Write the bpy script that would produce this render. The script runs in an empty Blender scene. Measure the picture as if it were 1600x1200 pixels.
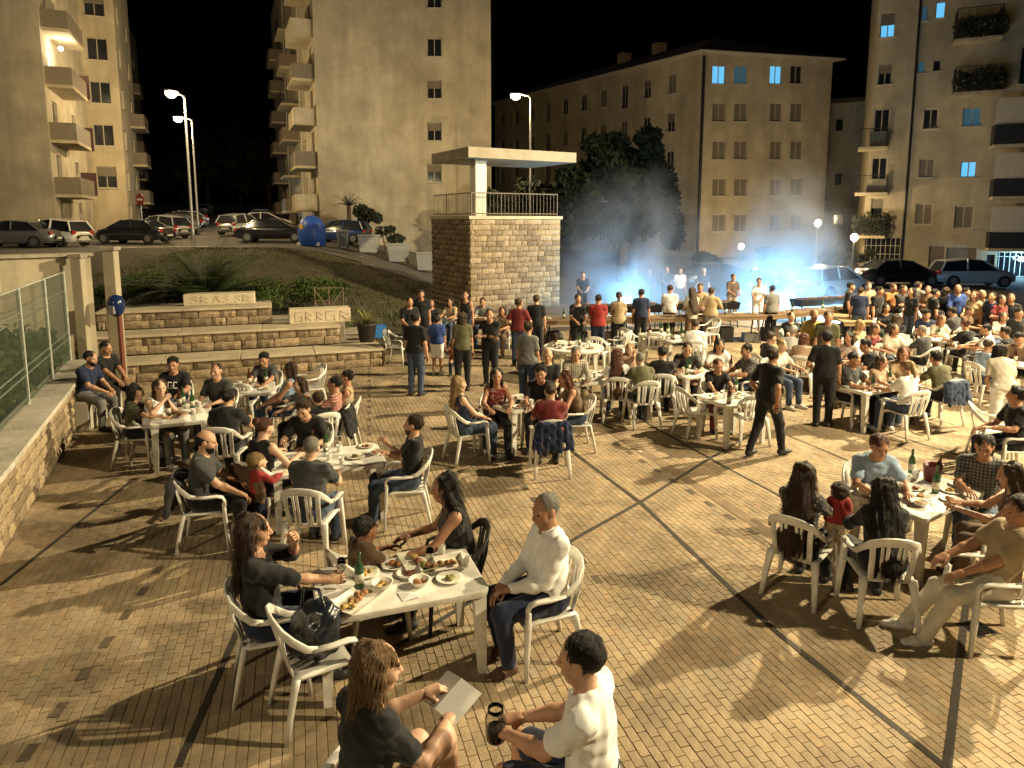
import bpy, math, random
import numpy as np
from mathutils import Vector, Matrix
random.seed(7); RNG = np.random.default_rng(7)
R = math.radians
SC = bpy.context.scene
COL = SC.collection

# ------------------------------------------------------------------ camera
CAM_H, F_PX, CY, HZ = 3.6, 1080.0, 490.0, 345.0          # focal length / principal row / horizon row of the 1600x1200 photograph
PITCH = math.atan((CY - HZ) / F_PX)
cd = bpy.data.cameras.new('camera'); cam = bpy.data.objects.new('camera', cd); COL.objects.link(cam)
cam.location = (0, 0, CAM_H); cam.rotation_euler = (R(90) - PITCH, 0, 0)
cd.sensor_fit = 'HORIZONTAL'; cd.sensor_width = 36.0; cd.lens = F_PX / 1600 * 36.0
cd.shift_y = -(600 - CY) / 1600; cd.clip_end = 2000; cd.clip_start = 0.05
SC.camera = cam

# ------------------------------------------------------------------ night sky and moonlight
SUN_EL, SUN_ROT = R(-6), R(200)
w = bpy.data.worlds.new('World'); SC.world = w; w.use_nodes = True
nt = w.node_tree; bg = nt.nodes['Background']
sky = nt.nodes.new('ShaderNodeTexSky'); sky.sky_type = 'NISHITA'; sky.sun_disc = False
sky.sun_elevation = SUN_EL; sky.sun_rotation = SUN_ROT
nt.links.new(sky.outputs[0], bg.inputs[0]); bg.inputs[1].default_value = 0.15
sd = bpy.data.lights.new('moon', 'SUN'); sd.energy = 0.02; sd.angle = R(0.5); sd.color = (0.8, 0.9, 1.0)
so = bpy.data.objects.new('moon', sd); COL.objects.link(so); so.rotation_euler = (R(48), 0, R(200))

# ------------------------------------------------------------------ exposure and render settings
vs = SC.view_settings; vs.view_transform = 'Standard'; vs.look = 'None'; vs.gamma = 1.0; vs.use_curve_mapping = False
vs.exposure = 0.35
cy = SC.cycles
cy.use_denoising = True; cy.max_bounces = 4; cy.diffuse_bounces = 2; cy.glossy_bounces = 2; cy.transmission_bounces = 4
cy.volume_bounces = 0; cy.transparent_max_bounces = 8; cy.caustics_reflective = False; cy.caustics_refractive = False
cy.volume_step_rate = 2.0; cy.volume_max_steps = 48; cy.sample_clamp_indirect = 6.0
try: cy.use_light_tree = True
except Exception: pass

SODIUM = (1.0, 0.76, 0.42)
FLOOD = (1.0, 0.82, 0.50)
COLD = (0.20, 0.58, 1.0)

# ------------------------------------------------------------------ pixel -> point helpers (distance comes from the plane that is touched)
_cp, _sp = math.cos(PITCH), math.sin(PITCH)
def ray(x, y):
    a = (x - 800) / F_PX; b = -(y - CY) / F_PX
    return Vector((a, _cp + b * _sp, -_sp + b * _cp))
def G(x, y, z=0.0):
    r = ray(x, y); t = (z - CAM_H) / r.z
    return Vector((r.x * t, r.y * t, z))
def AT(x, y, D):
    r = ray(x, y); t = D / r.y
    return Vector((r.x * t, D, CAM_H + r.z * t))

# ------------------------------------------------------------------ materials
MATS = {}
def mat(name, col, rough=0.7, var=0.12, scale=6.0, bump=0.0, bscale=40.0, metal=0.0, spec=0.4, emit=None, estr=0.0, trans=0.0, alpha=1.0, stretch=None, var2=None, sheen=0.0, coat=0.0):
    if name in MATS: return MATS[name]
    m = bpy.data.materials.new(name); m.use_nodes = True
    n = m.node_tree; b = n.nodes['Principled BSDF']
    b.inputs['Roughness'].default_value = rough; b.inputs['Metallic'].default_value = metal
    b.inputs['Specular IOR Level'].default_value = spec
    b.inputs['Transmission Weight'].default_value = trans; b.inputs['Alpha'].default_value = alpha
    if sheen: b.inputs['Sheen Weight'].default_value = sheen
    if coat: b.inputs['Coat Weight'].default_value = coat
    if emit: b.inputs['Emission Color'].default_value = (*emit, 1); b.inputs['Emission Strength'].default_value = estr
    b.inputs['Base Color'].default_value = (*col, 1)
    if var or bump:
        tc = n.nodes.new('ShaderNodeTexCoord'); mp = n.nodes.new('ShaderNodeMapping')
        n.links.new(tc.outputs['Object'], mp.inputs[0])
        if stretch: mp.inputs['Scale'].default_value = stretch
        if var:
            nz = n.nodes.new('ShaderNodeTexNoise'); nz.inputs['Scale'].default_value = scale; nz.inputs['Detail'].default_value = 5
            nz.inputs['Roughness'].default_value = 0.65
            rp = n.nodes.new('ShaderNodeValToRGB'); rp.color_ramp.elements[0].position = 0.28; rp.color_ramp.elements[1].position = 0.75
            lo = tuple(c * (1 - var) for c in col); hi = tuple(min(1, c * (1 + var)) for c in col)
            if var2: lo = var2
            rp.color_ramp.elements[0].color = (*lo, 1); rp.color_ramp.elements[1].color = (*hi, 1)
            n.links.new(mp.outputs[0], nz.inputs['Vector']); n.links.new(nz.outputs[0], rp.inputs[0]); n.links.new(rp.outputs[0], b.inputs['Base Color'])
        if bump:
            nb = n.nodes.new('ShaderNodeTexNoise'); nb.inputs['Scale'].default_value = bscale; nb.inputs['Detail'].default_value = 4
            bp = n.nodes.new('ShaderNodeBump'); bp.inputs['Strength'].default_value = min(1, bump); bp.inputs['Distance'].default_value = 0.02
            n.links.new(mp.outputs[0], nb.inputs['Vector']); n.links.new(nb.outputs[0], bp.inputs['Height']); n.links.new(bp.outputs[0], b.inputs['Normal'])
    MATS[name] = m; return m
def per_object(m, amount=0.25):
    """vary the colour a little from piece to piece (Object Info random)"""
    n = m.node_tree; b = n.nodes['Principled BSDF']
    src = b.inputs['Base Color'].links[0].from_socket if b.inputs['Base Color'].links else None
    oi = n.nodes.new('ShaderNodeObjectInfo'); hs = n.nodes.new('ShaderNodeHueSaturation'); mr = n.nodes.new('ShaderNodeMapRange')
    mr.inputs['To Min'].default_value = 1 - amount; mr.inputs['To Max'].default_value = 1 + amount
    n.links.new(oi.outputs['Random'], mr.inputs[0]); n.links.new(mr.outputs[0], hs.inputs['Value'])
    if src: n.links.new(src, hs.inputs['Color'])
    else: hs.inputs['Color'].default_value = b.inputs['Base Color'].default_value
    n.links.new(hs.outputs[0], b.inputs['Base Color']); return m

# ------------------------------------------------------------------ objects
def link(o, parent=None):
    COL.objects.link(o)
    if parent: o.parent = parent
    return o
def props(o, label=None, cat=None, group=None, kind=None):
    if label: o['label'] = label
    if cat: o['category'] = cat
    if group: o['group'] = group
    if kind: o['kind'] = kind
    return o
def thing(name, label, cat, loc=(0, 0, 0), rz=0.0, group=None):
    o = bpy.data.objects.new(name, None); link(o); o.empty_display_size = 0.1
    o.location = loc; o.rotation_euler = (0, 0, rz); return props(o, label, cat, group)
def inst(name, me, parent=None, m=None, loc=None, rot=None, scale=None):
    o = bpy.data.objects.new(name, me); link(o, parent)
    if m is not None:
        if not me.materials: me.materials.append(m)
        if me.materials[0] is not m: o.material_slots[0].link = 'OBJECT'; o.material_slots[0].material = m
    if loc is not None: o.location = loc
    if rot is not None: o.rotation_euler = rot
    if scale is not None: o.scale = scale
    return o

class MB:
    def __init__(s): s.v = []; s.f = []; s.mi = []; s.cur = 0
    def add(s, vs_, fs):
        n = len(s.v); s.v.extend([tuple(p) for p in vs_]); s.f.extend([tuple(i + n for i in q) for q in fs]); s.mi.extend([s.cur] * len(fs)); return s
    def box(s, c, d, rz=0.0, b=0.0, M=None):
        hx, hy, hz = d[0] / 2, d[1] / 2, d[2] / 2
        if M is None: M = Matrix.Translation(Vector(c)) @ Matrix.Rotation(rz, 4, 'Z')
        if b <= 0:
            P = [M @ Vector((x * hx, y * hy, z * hz)) for z in (-1, 1) for y in (-1, 1) for x in (-1, 1)]
            return s.add(P, [(0, 2, 3, 1), (4, 5, 7, 6), (0, 1, 5, 4), (2, 6, 7, 3), (0, 4, 6, 2), (1, 3, 7, 5)])
        b = min(b, hx * .9, hy * .9, hz * .9)
        idx = {}; P = []
        for x in (-1, 1):
            for y in (-1, 1):
                for z in (-1, 1):
                    for ax in range(3):
                        q = [x * (hx - b), y * (hy - b), z * (hz - b)]; q[ax] = (x, y, z)[ax] * (hx, hy, hz)[ax]
                        idx[(x, y, z, ax)] = len(P); P.append(Vector(q))
        fs = []
        for ax in range(3):
            o1, o2 = [a for a in range(3) if a != ax]
            for sg in (-1, 1):
                q = []
                for a_, c_ in ((-1, -1), (1, -1), (1, 1), (-1, 1)):
                    k = [0, 0, 0]; k[ax] = sg; k[o1] = a_; k[o2] = c_; q.append(idx[(*k, ax)])
                fs.append(q)
            for a_ in (-1, 1):
                for c_ in (-1, 1):                      # edge along axis ax
                    k0 = [0, 0, 0]; k0[o1] = a_; k0[o2] = c_; k1 = list(k0); k0[ax] = -1; k1[ax] = 1
                    fs.append([idx[(*k0, o1)], idx[(*k1, o1)], idx[(*k1, o2)], idx[(*k0, o2)]])
        for x in (-1, 1):
            for y in (-1, 1):
                for z in (-1, 1): fs.append([idx[(x, y, z, 0)], idx[(x, y, z, 1)], idx[(x, y, z, 2)]])
        out = []
        for q in fs:
            c0 = sum((P[i] for i in q), Vector()) / len(q); nrm = (P[q[1]] - P[q[0]]).cross(P[q[2]] - P[q[0]])
            out.append(q if nrm.dot(c0) > 0 else q[::-1])
        return s.add([M @ p for p in P], out)
    def tube(s, pts, r, n=8, cap=True, sq=1.0):
        pts = [Vector(p) for p in pts]; k = len(pts); rs = r if isinstance(r, (list, tuple)) else [r] * k
        vs_ = []; prev = None
        for i, p in enumerate(pts):
            t = (pts[min(i + 1, k - 1)] - pts[max(i - 1, 0)])
            if t.length < 1e-9: t = Vector((0, 0, 1))
            t.normalize()
            if prev is None:
                u = t.cross(Vector((0, 0, 1)) if abs(t.z) < .95 else Vector((1, 0, 0))).normalized()
            else:
                u = (prev - t * prev.dot(t))
                u = u.normalized() if u.length > 1e-6 else t.orthogonal().normalized()
            prev = u; v2 = t.cross(u)
            for j in range(n):
                a = 2 * math.pi * j / n + math.pi / n; vs_.append(p + u * (rs[i] * math.cos(a)) + v2 * (rs[i] * sq * math.sin(a)))
        fs = [(i * n + j, i * n + (j + 1) % n, (i + 1) * n + (j + 1) % n, (i + 1) * n + j) for i in range(k - 1) for j in range(n)]
        if cap: fs += [tuple(range(n))[::-1], tuple((k - 1) * n + j for j in range(n))]
        return s.add(vs_, fs)
    def ribbon(s, pts, wd, th, side):
        """strip of rectangular section: pts path, wd width along 'side' vectors, th thickness"""
        pts = [Vector(p) for p in pts]; k = len(pts)
        wd = wd if isinstance(wd, (list, tuple)) else [wd] * k; th = th if isinstance(th, (list, tuple)) else [th] * k
        sd_ = [Vector(q).normalized() for q in side] if isinstance(side, list) else [Vector(side).normalized()] * k
        vs_ = []
        for i, p in enumerate(pts):
            t = (pts[min(i + 1, k - 1)] - pts[max(i - 1, 0)]).normalized()
            u = (sd_[i] - t * sd_[i].dot(t)).normalized(); n_ = t.cross(u)
            a, b = wd[i] / 2, th[i] / 2; c = min(a, b) * .5
            for x, y in ((-a + c, -b), (a - c, -b), (a, -b + c), (a, b - c), (a - c, b), (-a + c, b), (-a, b - c), (-a, -b + c)): vs_.append(p + u * x + n_ * y)
        fs = [(i * 8 + j, i * 8 + (j + 1) % 8, (i + 1) * 8 + (j + 1) % 8, (i + 1) * 8 + j) for i in range(k - 1) for j in range(8)]
        fs += [tuple(range(8))[::-1], tuple((k - 1) * 8 + j for j in range(8))]
        return s.add(vs_, fs)
    def lathe(s, prof, n=14, c=(0, 0, 0)):
        vs_ = [(c[0] + r * math.cos(2 * math.pi * j / n), c[1] + r * math.sin(2 * math.pi * j / n), c[2] + z) for r, z in prof for j in range(n)]
        k = len(prof)
        fs = [(i * n + j, i * n + (j + 1) % n, (i + 1) * n + (j + 1) % n, (i + 1) * n + j) for i in range(k - 1) for j in range(n)]
        if prof[0][0] > 1e-5: fs.append(tuple(range(n))[::-1])
        if prof[-1][0] > 1e-5: fs.append(tuple((k - 1) * n + j for j in range(n)))
        return s.add(vs_, fs)
    def prism(s, poly, z0, z1):
        n = len(poly)
        ar = sum(poly[i][0] * poly[(i + 1) % n][1] - poly[(i + 1) % n][0] * poly[i][1] for i in range(n))
        if ar < 0: poly = poly[::-1]
        vs_ = [(p[0], p[1], z0) for p in poly] + [(p[0], p[1], z1) for p in poly]
        return s.add(vs_, [tuple(range(n))[::-1], tuple(range(n, 2 * n))] + [(i, (i + 1) % n, n + (i + 1) % n, n + i) for i in range(n)])
    def mesh(s, name, mats=None, smooth=False):
        me = bpy.data.meshes.new(name); me.from_pydata(s.v, [], s.f)
        for m in (mats if isinstance(mats, (list, tuple)) else [mats] if mats else []): me.materials.append(m)
        if any(s.mi): me.polygons.foreach_set('material_index', s.mi)
        if smooth: me.polygons.foreach_set('use_smooth', [True] * len(s.f))
        me.update(); return me
    def build(s, name, mats, parent=None, smooth=False, loc=None, rot=None):
        return inst(name, s.mesh(name, mats, smooth), parent, None, loc, rot)

def np_mesh(name, verts, faces, mats=None, smooth=True):
    """verts (n,3), faces (m,3) or (m,4) arrays"""
    me = bpy.data.meshes.new(name); nv, nf, k = len(verts), len(faces), (faces.shape[1] if len(faces) else 4)
    me.vertices.add(nv); me.vertices.foreach_set('co', np.ascontiguousarray(verts, dtype=np.float32).ravel())
    me.loops.add(nf * k); me.loops.foreach_set('vertex_index', np.ascontiguousarray(faces, dtype=np.int32).ravel())
    me.polygons.add(nf); me.polygons.foreach_set('loop_start', np.arange(0, nf * k, k, dtype=np.int32))
    me.polygons.foreach_set('use_smooth', np.full(nf, smooth, dtype=bool))
    for m in (mats if isinstance(mats, (list, tuple)) else [mats] if mats else []): me.materials.append(m)
    me.update(calc_edges=True); return me

def point_light(name, loc, power, color, radius=0.12, parent=None, spot=None):
    l = bpy.data.lights.new(name, 'SPOT' if spot else 'POINT'); l.energy = power; l.color = color; l.shadow_soft_size = radius
    o = bpy.data.objects.new(name, l); link(o, parent); o.location = loc
    if spot:
        l.spot_size = spot[1]; l.spot_blend = 0.4
        d = (Vector(spot[0]) - Vector(loc)); o.rotation_euler = d.to_track_quat('-Z', 'Y').to_euler()
    return o

def grime(m, amount=0.35, sc=(0.5, 0.5, 0.07), sc2=(.25, .25, .25), world=False):
    """rain streaks and patchy dirt on rendered walls"""
    n = m.node_tree; b = n.nodes['Principled BSDF']; src = b.inputs['Base Color'].links[0].from_socket
    tc = n.nodes.new('ShaderNodeNewGeometry' if world else 'ShaderNodeTexCoord'); out = src; co = tc.outputs['Position' if world else 'Object']
    for scale, k in ((sc, 2.2), (sc2, 1.0)):
        mp = n.nodes.new('ShaderNodeMapping'); mp.inputs['Scale'].default_value = scale; nz = n.nodes.new('ShaderNodeTexNoise'); nz.inputs['Scale'].default_value = k; nz.inputs['Detail'].default_value = 8; nz.inputs['Roughness'].default_value = .7
        n.links.new(co, mp.inputs[0]); n.links.new(mp.outputs[0], nz.inputs['Vector'])
        mr = n.nodes.new('ShaderNodeMapRange'); mr.inputs['From Min'].default_value = .35; mr.inputs['From Max'].default_value = .62; mr.inputs['To Min'].default_value = 1 - amount; mr.inputs['To Max'].default_value = 1.06; n.links.new(nz.outputs[0], mr.inputs[0])
        hs = n.nodes.new('ShaderNodeHueSaturation'); n.links.new(mr.outputs[0], hs.inputs['Value']); n.links.new(out, hs.inputs['Color']); out = hs.outputs[0]
    n.links.new(out, b.inputs['Base Color']); return m

# shared materials
M_white_plastic = mat('white_plastic', (0.72, 0.69, 0.62), 0.42, 0.10, 5.0, 0.05, 60, spec=0.45)
M_concrete = mat('concrete', (0.42, 0.36, 0.27), 0.9, 0.22, 2.2, 0.35, 25)
M_plaster = mat('plaster_tan', (0.42, 0.36, 0.25), 0.95, 0.16, 0.5, 0.15, 18)
M_plaster2 = mat('plaster_ochre', (0.40, 0.33, 0.21), 0.95, 0.14, 0.5, 0.15, 18)
M_stone = per_object(mat('stone_block', (0.36, 0.28, 0.175), 0.95, 0.38, 5.0, 1.0, 16, var2=(.17, .12, .07)), 0.34)
M_dark_metal = mat('dark_metal', (0.03, 0.03, 0.032), 0.5, 0.1, 10, metal=0.6)
M_grey_metal = mat('grey_metal', (0.30, 0.30, 0.29), 0.45, 0.15, 10, metal=0.7)
M_pale_paint = mat('pale_paint', (0.62, 0.58, 0.48), 0.6, 0.1, 8)
M_asphalt = mat('asphalt', (0.11, 0.098, 0.08), 0.9, 0.3, 3.0, 0.4, 90)
M_glass_dark = mat('glass_dark', (0.015, 0.017, 0.02), 0.08, 0, spec=0.6)
M_rubber = mat('rubber', (0.018, 0.018, 0.018), 0.85, 0.1)
M_wood = mat('wood_brown', (0.20, 0.11, 0.05), 0.7, 0.35, 3.0, 0.2, 30, stretch=(1, 8, 8))
grime(M_plaster, .16); grime(M_plaster2, .16); grime(M_concrete, .3, (1.5, 1.5, .8)); grime(M_pale_paint, .3)
per_object(M_white_plastic, .10); grime(M_white_plastic, .16, (3, 3, 3), (9, 9, 9))
# ================================================================== ground
def sst(x): x = np.clip(x, 0, 1); return x * x * (3 - 2 * x)
def hgt(X, Y):
    X = np.asarray(X, float); Y = np.asarray(Y, float)
    left = sst((-1.5 - X) / 11.0)
    z = left * (1.25 * sst((Y - 17.8) / 2.4) + 0.95 * sst((Y - 20.0) / 16.0))
    z = z + sst((-9 - X) / 9.0) * np.clip(Y - 40, 0, 200) * 0.040
    z = z + (1 - left) * sst((Y - 34) / 25) * 0.7
    return z
def sheet(name, x0, x1, y0, y1, step, m, zoff=0.0, keep=None, kind='structure'):
    xs = np.arange(x0, x1 + 1e-6, step); ys = np.arange(y0, y1 + 1e-6, step)
    X, Y = np.meshgrid(xs, ys, indexing='ij'); Z = hgt(X, Y) + zoff
    V = np.stack([X, Y, Z], -1).reshape(-1, 3); ny = len(ys)
    i, j = np.meshgrid(np.arange(len(xs) - 1), np.arange(ny - 1), indexing='ij')
    a = (i * ny + j).ravel(); Fq = np.stack([a, a + ny, a + ny + 1, a + 1], -1)
    if keep is not None:
        c = V[Fq].mean(1); Fq = Fq[keep(c[:, 0], c[:, 1])]
    o = inst(name, np_mesh(name, V, Fq, m)); return props(o, kind=kind)
M_soil = mat('sandy_joint', (0.20, 0.15, 0.088), 1.0, 0.25, 8, 0.3, 60)
g = MB().add([(-900, -300, -0.035), (900, -300, -0.035), (900, 1200, -0.035), (-900, 1200, -0.035)], [(0, 1, 2, 3)])
props(g.build('ground', mat('ground_earth', (0.05, 0.042, 0.03), 1, 0.3, 0.4)), kind='structure')

# --- upper ground: grass bank, parking street, lot behind the grills
M_dry = mat('dry_grass_soil', (0.055, 0.045, 0.02), 1.0, 0.45, 1.3, 0.6, 30, var2=(0.03, 0.02, 0.01))
isgrass = lambda X, Y: (X < 0.5) & (Y < 36.5 - 0.10 * (X + 8)) & (X > -20)
bank = sheet('grass_bank', -24, 0.5, 18.5, 40, 0.5, M_dry, -0.01, isgrass)
street = sheet('street', -90, 46, 18, 170, 1.0, M_asphalt, -0.02, lambda X, Y: ~(isgrass(X, Y)) & ((Y > 24) | (X > 6)) )
# painted bay lines on the street
M_paint = mat('road_paint', (0.62, 0.6, 0.52), 0.8, 0.25, 6)
def ground_strip(name, a, b, wd, m, zo=0.006, n=6, parent=None):
    a, b = Vector(a[:2]), Vector(b[:2]); d = (b - a).normalized(); s = Vector((-d.y, d.x)) * wd / 2; V = []; Fs = []
    for i in range(n + 1):
        p = a.lerp(b, i / n)
        for q in (p - s, p + s): V.append((q.x, q.y, float(hgt(q.x, q.y)) + zo))
        if i: Fs.append((2 * i - 2, 2 * i - 1, 2 * i + 1, 2 * i)[::-1])
    return MB().add(V, Fs).build(name, m, parent)
for k in range(6):
    p = Vector((-20.5, 37.5)) + Vector((-0.384, 0.923)) * (k * 5.5)
    ground_strip('bay_line', p, p + Vector((-4.6, 1.5)), 0.14, M_paint, parent=street)
    p = Vector((-13.0, 40.5)) + Vector((-0.384, 0.923)) * (k * 5.5)
    ground_strip('bay_line', p, p + Vector((4.6, -1.2)), 0.14, M_paint, parent=street)
ground_strip('stop_line', (-20.6, 36.6), (-16.6, 38.2), 0.35, M_paint, parent=street)

# --- plaza paving: real bricks with open joints
M_brick = mat('paving_brick', (0.37, 0.28, 0.17), 0.85, 0.28, 1.1, 0.35, 55)
per_object(M_brick, 0.08); grime(M_brick, .30, (.45, .45, .45), (1.6, 1.6, 1.6), True)
def brick_paint(m):                                       # colour drift over the square plus grain, piece by piece from the mesh attribute
    n = m.node_tree; b = n.nodes['Principled BSDF']; src = b.inputs['Base Color'].links[0].from_socket
    at = n.nodes.new('ShaderNodeAttribute'); at.attribute_name = 'tone'
    mx = n.nodes.new('ShaderNodeMix'); mx.data_type = 'RGBA'; mx.blend_type = 'MULTIPLY'; mx.inputs[0].default_value = 1
    n.links.new(src, mx.inputs[6]); n.links.new(at.outputs['Color'], mx.inputs[7]); n.links.new(mx.outputs[2], b.inputs['Base Color'])
M_bricks = M_brick.copy(); M_bricks.name = 'paving_bricks'; brick_paint(M_bricks)
plaza = MB().prism([(-12, 1.5), (20, 1.5), (34, 30), (-4, 30), (-3.5, 18), (-12, 15.5)], -0.03, -0.005).build('plaza_paving', M_soil)
props(plaza, kind='structure')
ANG = R(107.0); U = np.array([math.cos(ANG), math.sin(ANG)]); W = np.array([math.sin(ANG), -math.cos(ANG)])
BL, BW = 0.14, 0.075
def bricks():
    a = np.arange(-225, 225); b = np.arange(-380, 380)
    A, B = np.meshgrid(a, b, indexing='ij')
    c = ((A + 0.5 * (B % 2))[..., None] * BL * U + B[..., None] * BW * W + np.array([2.0, 13.0])).reshape(-1, 2)
    X, Y = c[:, 0], c[:, 1]
    k = (Y > 1.6) & (Y < 27.0) & (np.abs(X) < 0.80 * Y + 5.0) & (X < 19.5) & (X > -4.85 - 0.445 * (Y - 5.5) + 0.0) 
    k &= ~((Y > 16.95 + (X + 3.2) * 0.351) & (X < -3.15)) & ~((Y > 17) & (X < -3.15))
    c = c[k]; n = len(c)
    mid = float('inf')
    hl, hw, bv = BL / 2 - 0.0016, BW / 2 - 0.0016, 0.0025
    z = RNG.normal(0, 0.0012, n); th = RNG.normal(0, 0.006, n); tilt = RNG.normal(0, 0.006, (n, 2))
    ct, st = np.cos(th), np.sin(th)
    u = U[None] * ct[:, None] + W[None] * st[:, None]; w2 = -U[None] * st[:, None] + W[None] * ct[:, None]
    V = np.zeros((n, 8, 3)); q = 0
    for (ll, ww, zz) in ((hl, hw, -0.006), (hl - bv, hw - bv, 0.0)):
        for sx, sy in ((-1, -1), (1, -1), (1, 1), (-1, 1)):
            V[:, q, :2] = c + u * (sx * ll) + w2 * (sy * ww); V[:, q, 2] = zz + (z + tilt[:, 0] * sx * ll + tilt[:, 1] * sy * ww if zz == 0 else 0); q += 1
    fl = np.array([(4, 7, 6, 5), (0, 4, 5, 1), (1, 5, 6, 2), (2, 6, 7, 3), (3, 7, 4, 0)])
    order = np.argsort(np.hypot(c[:, 0], c[:, 1] - 0)); inframe = np.abs(c[order, 0]) < 0.735 * c[order, 1] + 0.05
    inframe &= c[order, 1] > 4.02
    near = order[inframe][:300]; mask = np.ones(n, bool); mask[near] = False
    m_idx = np.where(mask)[0]
    VV = V[m_idx].reshape(-1, 3); FF = (fl[None] + 8 * np.arange(len(m_idx))[:, None, None]).reshape(-1, 4)
    me = np_mesh('bricks', VV, FF, M_bricks, smooth=False)
    tone = 1 + 0.07 * RNG.normal(0, 1, len(m_idx)).clip(-2, 2); hue = RNG.normal(0, 0.03, len(m_idx))
    t4 = np.stack([tone * (1 + hue), tone, tone * (1 - hue), np.ones_like(tone)], -1)
    at = me.attributes.new('tone', 'FLOAT_COLOR', 'FACE'); at.data.foreach_set('color', np.repeat(t4, 5, 0).astype(np.float32).ravel())
    props(inst('brick_field', me, plaza), kind='stuff')
    # the nearest 300 as single pieces sharing one mesh
    Vb = np.zeros((8, 3)); q = 0
    for (ll, ww, zz) in ((hl, hw, -0.006), (hl - bv, hw - bv, 0.0)):
        for sx, sy in ((-1, -1), (1, -1), (1, 1), (-1, 1)): Vb[q] = (sx * ll, sy * ww, zz); q += 1
    bm_ = np_mesh('brick', Vb, fl[:, ::-1], M_brick, smooth=False)
    for i in near: inst('brick', bm_, plaza, None, (c[i, 0], c[i, 1], z[i]), (0, 0, ANG + th[i]))
bricks()
M_slate = mat('dark_slate_paver', (0.045, 0.036, 0.026), 0.85, 0.3, 12, 0.3, 60)
M_gutter = mat('gutter_paver', (0.19, 0.135, 0.08), 0.9, 0.3, 6, 0.3, 60)
def line(px, wd, m=M_slate, name='dark_paver_strip', dash=None, zo=0.004):
    P = [G(*p) for p in px]
    for a, b in zip(P[:-1], P[1:]):
        d = (b - a); L_ = d.length; d.normalize(); s = Vector((-d.y, d.x, 0)) * wd / 2
        segs = [(0, L_)] if not dash else [(t, min(t + dash[0], L_)) for t in np.arange(0, L_, dash[1])]
        for t0, t1 in segs:
            p, q = a + d * t0, a + d * t1
            MB().prism([(p - s).xy[:], (q - s).xy[:], (q + s).xy[:], (p + s).xy[:]], -0.004, zo).build('dark_paver' if dash else name, m, plaza)
M_slate2 = mat('worn_slate_paver', (0.10, 0.075, 0.05), 0.85, 0.3, 12, 0.3, 60)
line([(840, 665), (1000, 785), (1210, 985), (1478, 1199)], 0.055)
line([(620, 1010), (910, 835), (1000, 785), (1100, 722), (1185, 672)], 0.048, zo=0.0045)
line([(1512, 925), (1480, 1200)], 0.055, zo=0.005)
line([(0, 915), (205, 752)], 0.045)
line([(278, 1199), (385, 955)], 0.055)
line([(1000, 655), (1130, 728), (1228, 780)], 0.045)
line([(1234, 682), (1340, 726), (1590, 830)], 0.045)
line([(1391, 678), (1600, 744)], 0.045)
line([(35, 1190), (290, 830)], 0.075, M_slate2, dash=(0.16, 0.42))
line([(577, 740), (577, 575)], 0.07, M_slate2, dash=(0.16, 0.45))
line([(960, 692), (1228, 864)], 0.075, M_slate2, dash=(0.16, 0.42))
line([(805, 742), (950, 928)], 0.075, M_slate2, dash=(0.16, 0.42))
line([(930, 658), (1062, 742), (1250, 862)], 0.16, M_gutter, 'gutter_strip', zo=0.003)

# ================================================================== stone blocks
def stone_variant(k):
    rg = np.random.default_rng(100 + k); nx, nz = 5, 4; V = []; Fs = []
    for i in range(nx):
        for j in range(nz):
            e = (i in (0, nx - 1)) or (j in (0, nz - 1))
            V.append((-0.5 + i / (nx - 1), 0.0 if e else -0.10 - 0.14 * rg.random(), -0.5 + j / (nz - 1)))
            if e: V[-1] = (V[-1][0] + rg.normal(0, .012), rg.normal(0, .02), V[-1][2] + rg.normal(0, .02))
    for i in range(nx - 1):
        for j in range(nz - 1): a = i * nz + j; Fs.append((a, a + nz, a + nz + 1, a + 1))
    ring = [i * nz for i in range(nx)] + [(nx - 1) * nz + j for j in range(1, nz)] + [i * nz + nz - 1 for i in range(nx - 2, -1, -1)] + [j for j in range(nz - 2, 0, -1)]
    n0 = len(V); V += [(V[i][0], 0.8, V[i][2]) for i in ring]; L_ = len(ring)
    for t in range(L_): Fs.append((ring[t], n0 + t, n0 + (t + 1) % L_, ring[(t + 1) % L_]))
    return MB().add(V, Fs).mesh('stone', M_stone)
STONES = [stone_variant(k) for k in range(6)]
def stone_wall(parent, A, B, z0, z1, ch, wm, depth=0.16, rg=random.Random(3), z1b=None):
    A, B = Vector(A), Vector(B); d = B - A; L_ = d.length; rz = math.atan2(d.y, d.x); d.normalize(); n = max(1, round((z1 - z0) / ch))
    for r in range(n):
        t = 0.0; zc0 = z0 + (z1 - z0) * r / n; h = (z1 - z0) / n
        while t < L_ - 0.02:
            wd = wm * rg.uniform(0.65, 1.4) if t or r % 2 else wm * rg.uniform(.35, .8)
            if L_ - t - wd < wm * 0.4: wd = L_ - t
            p = A + d * (t + wd / 2)
            inst('stone', STONES[rg.randrange(6)], parent, None, (p.x, p.y, zc0 + h / 2), (0, 0, rz), (wd - 0.016, depth * rg.uniform(.85, 1.1), h - 0.014))
            t += wd

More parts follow.
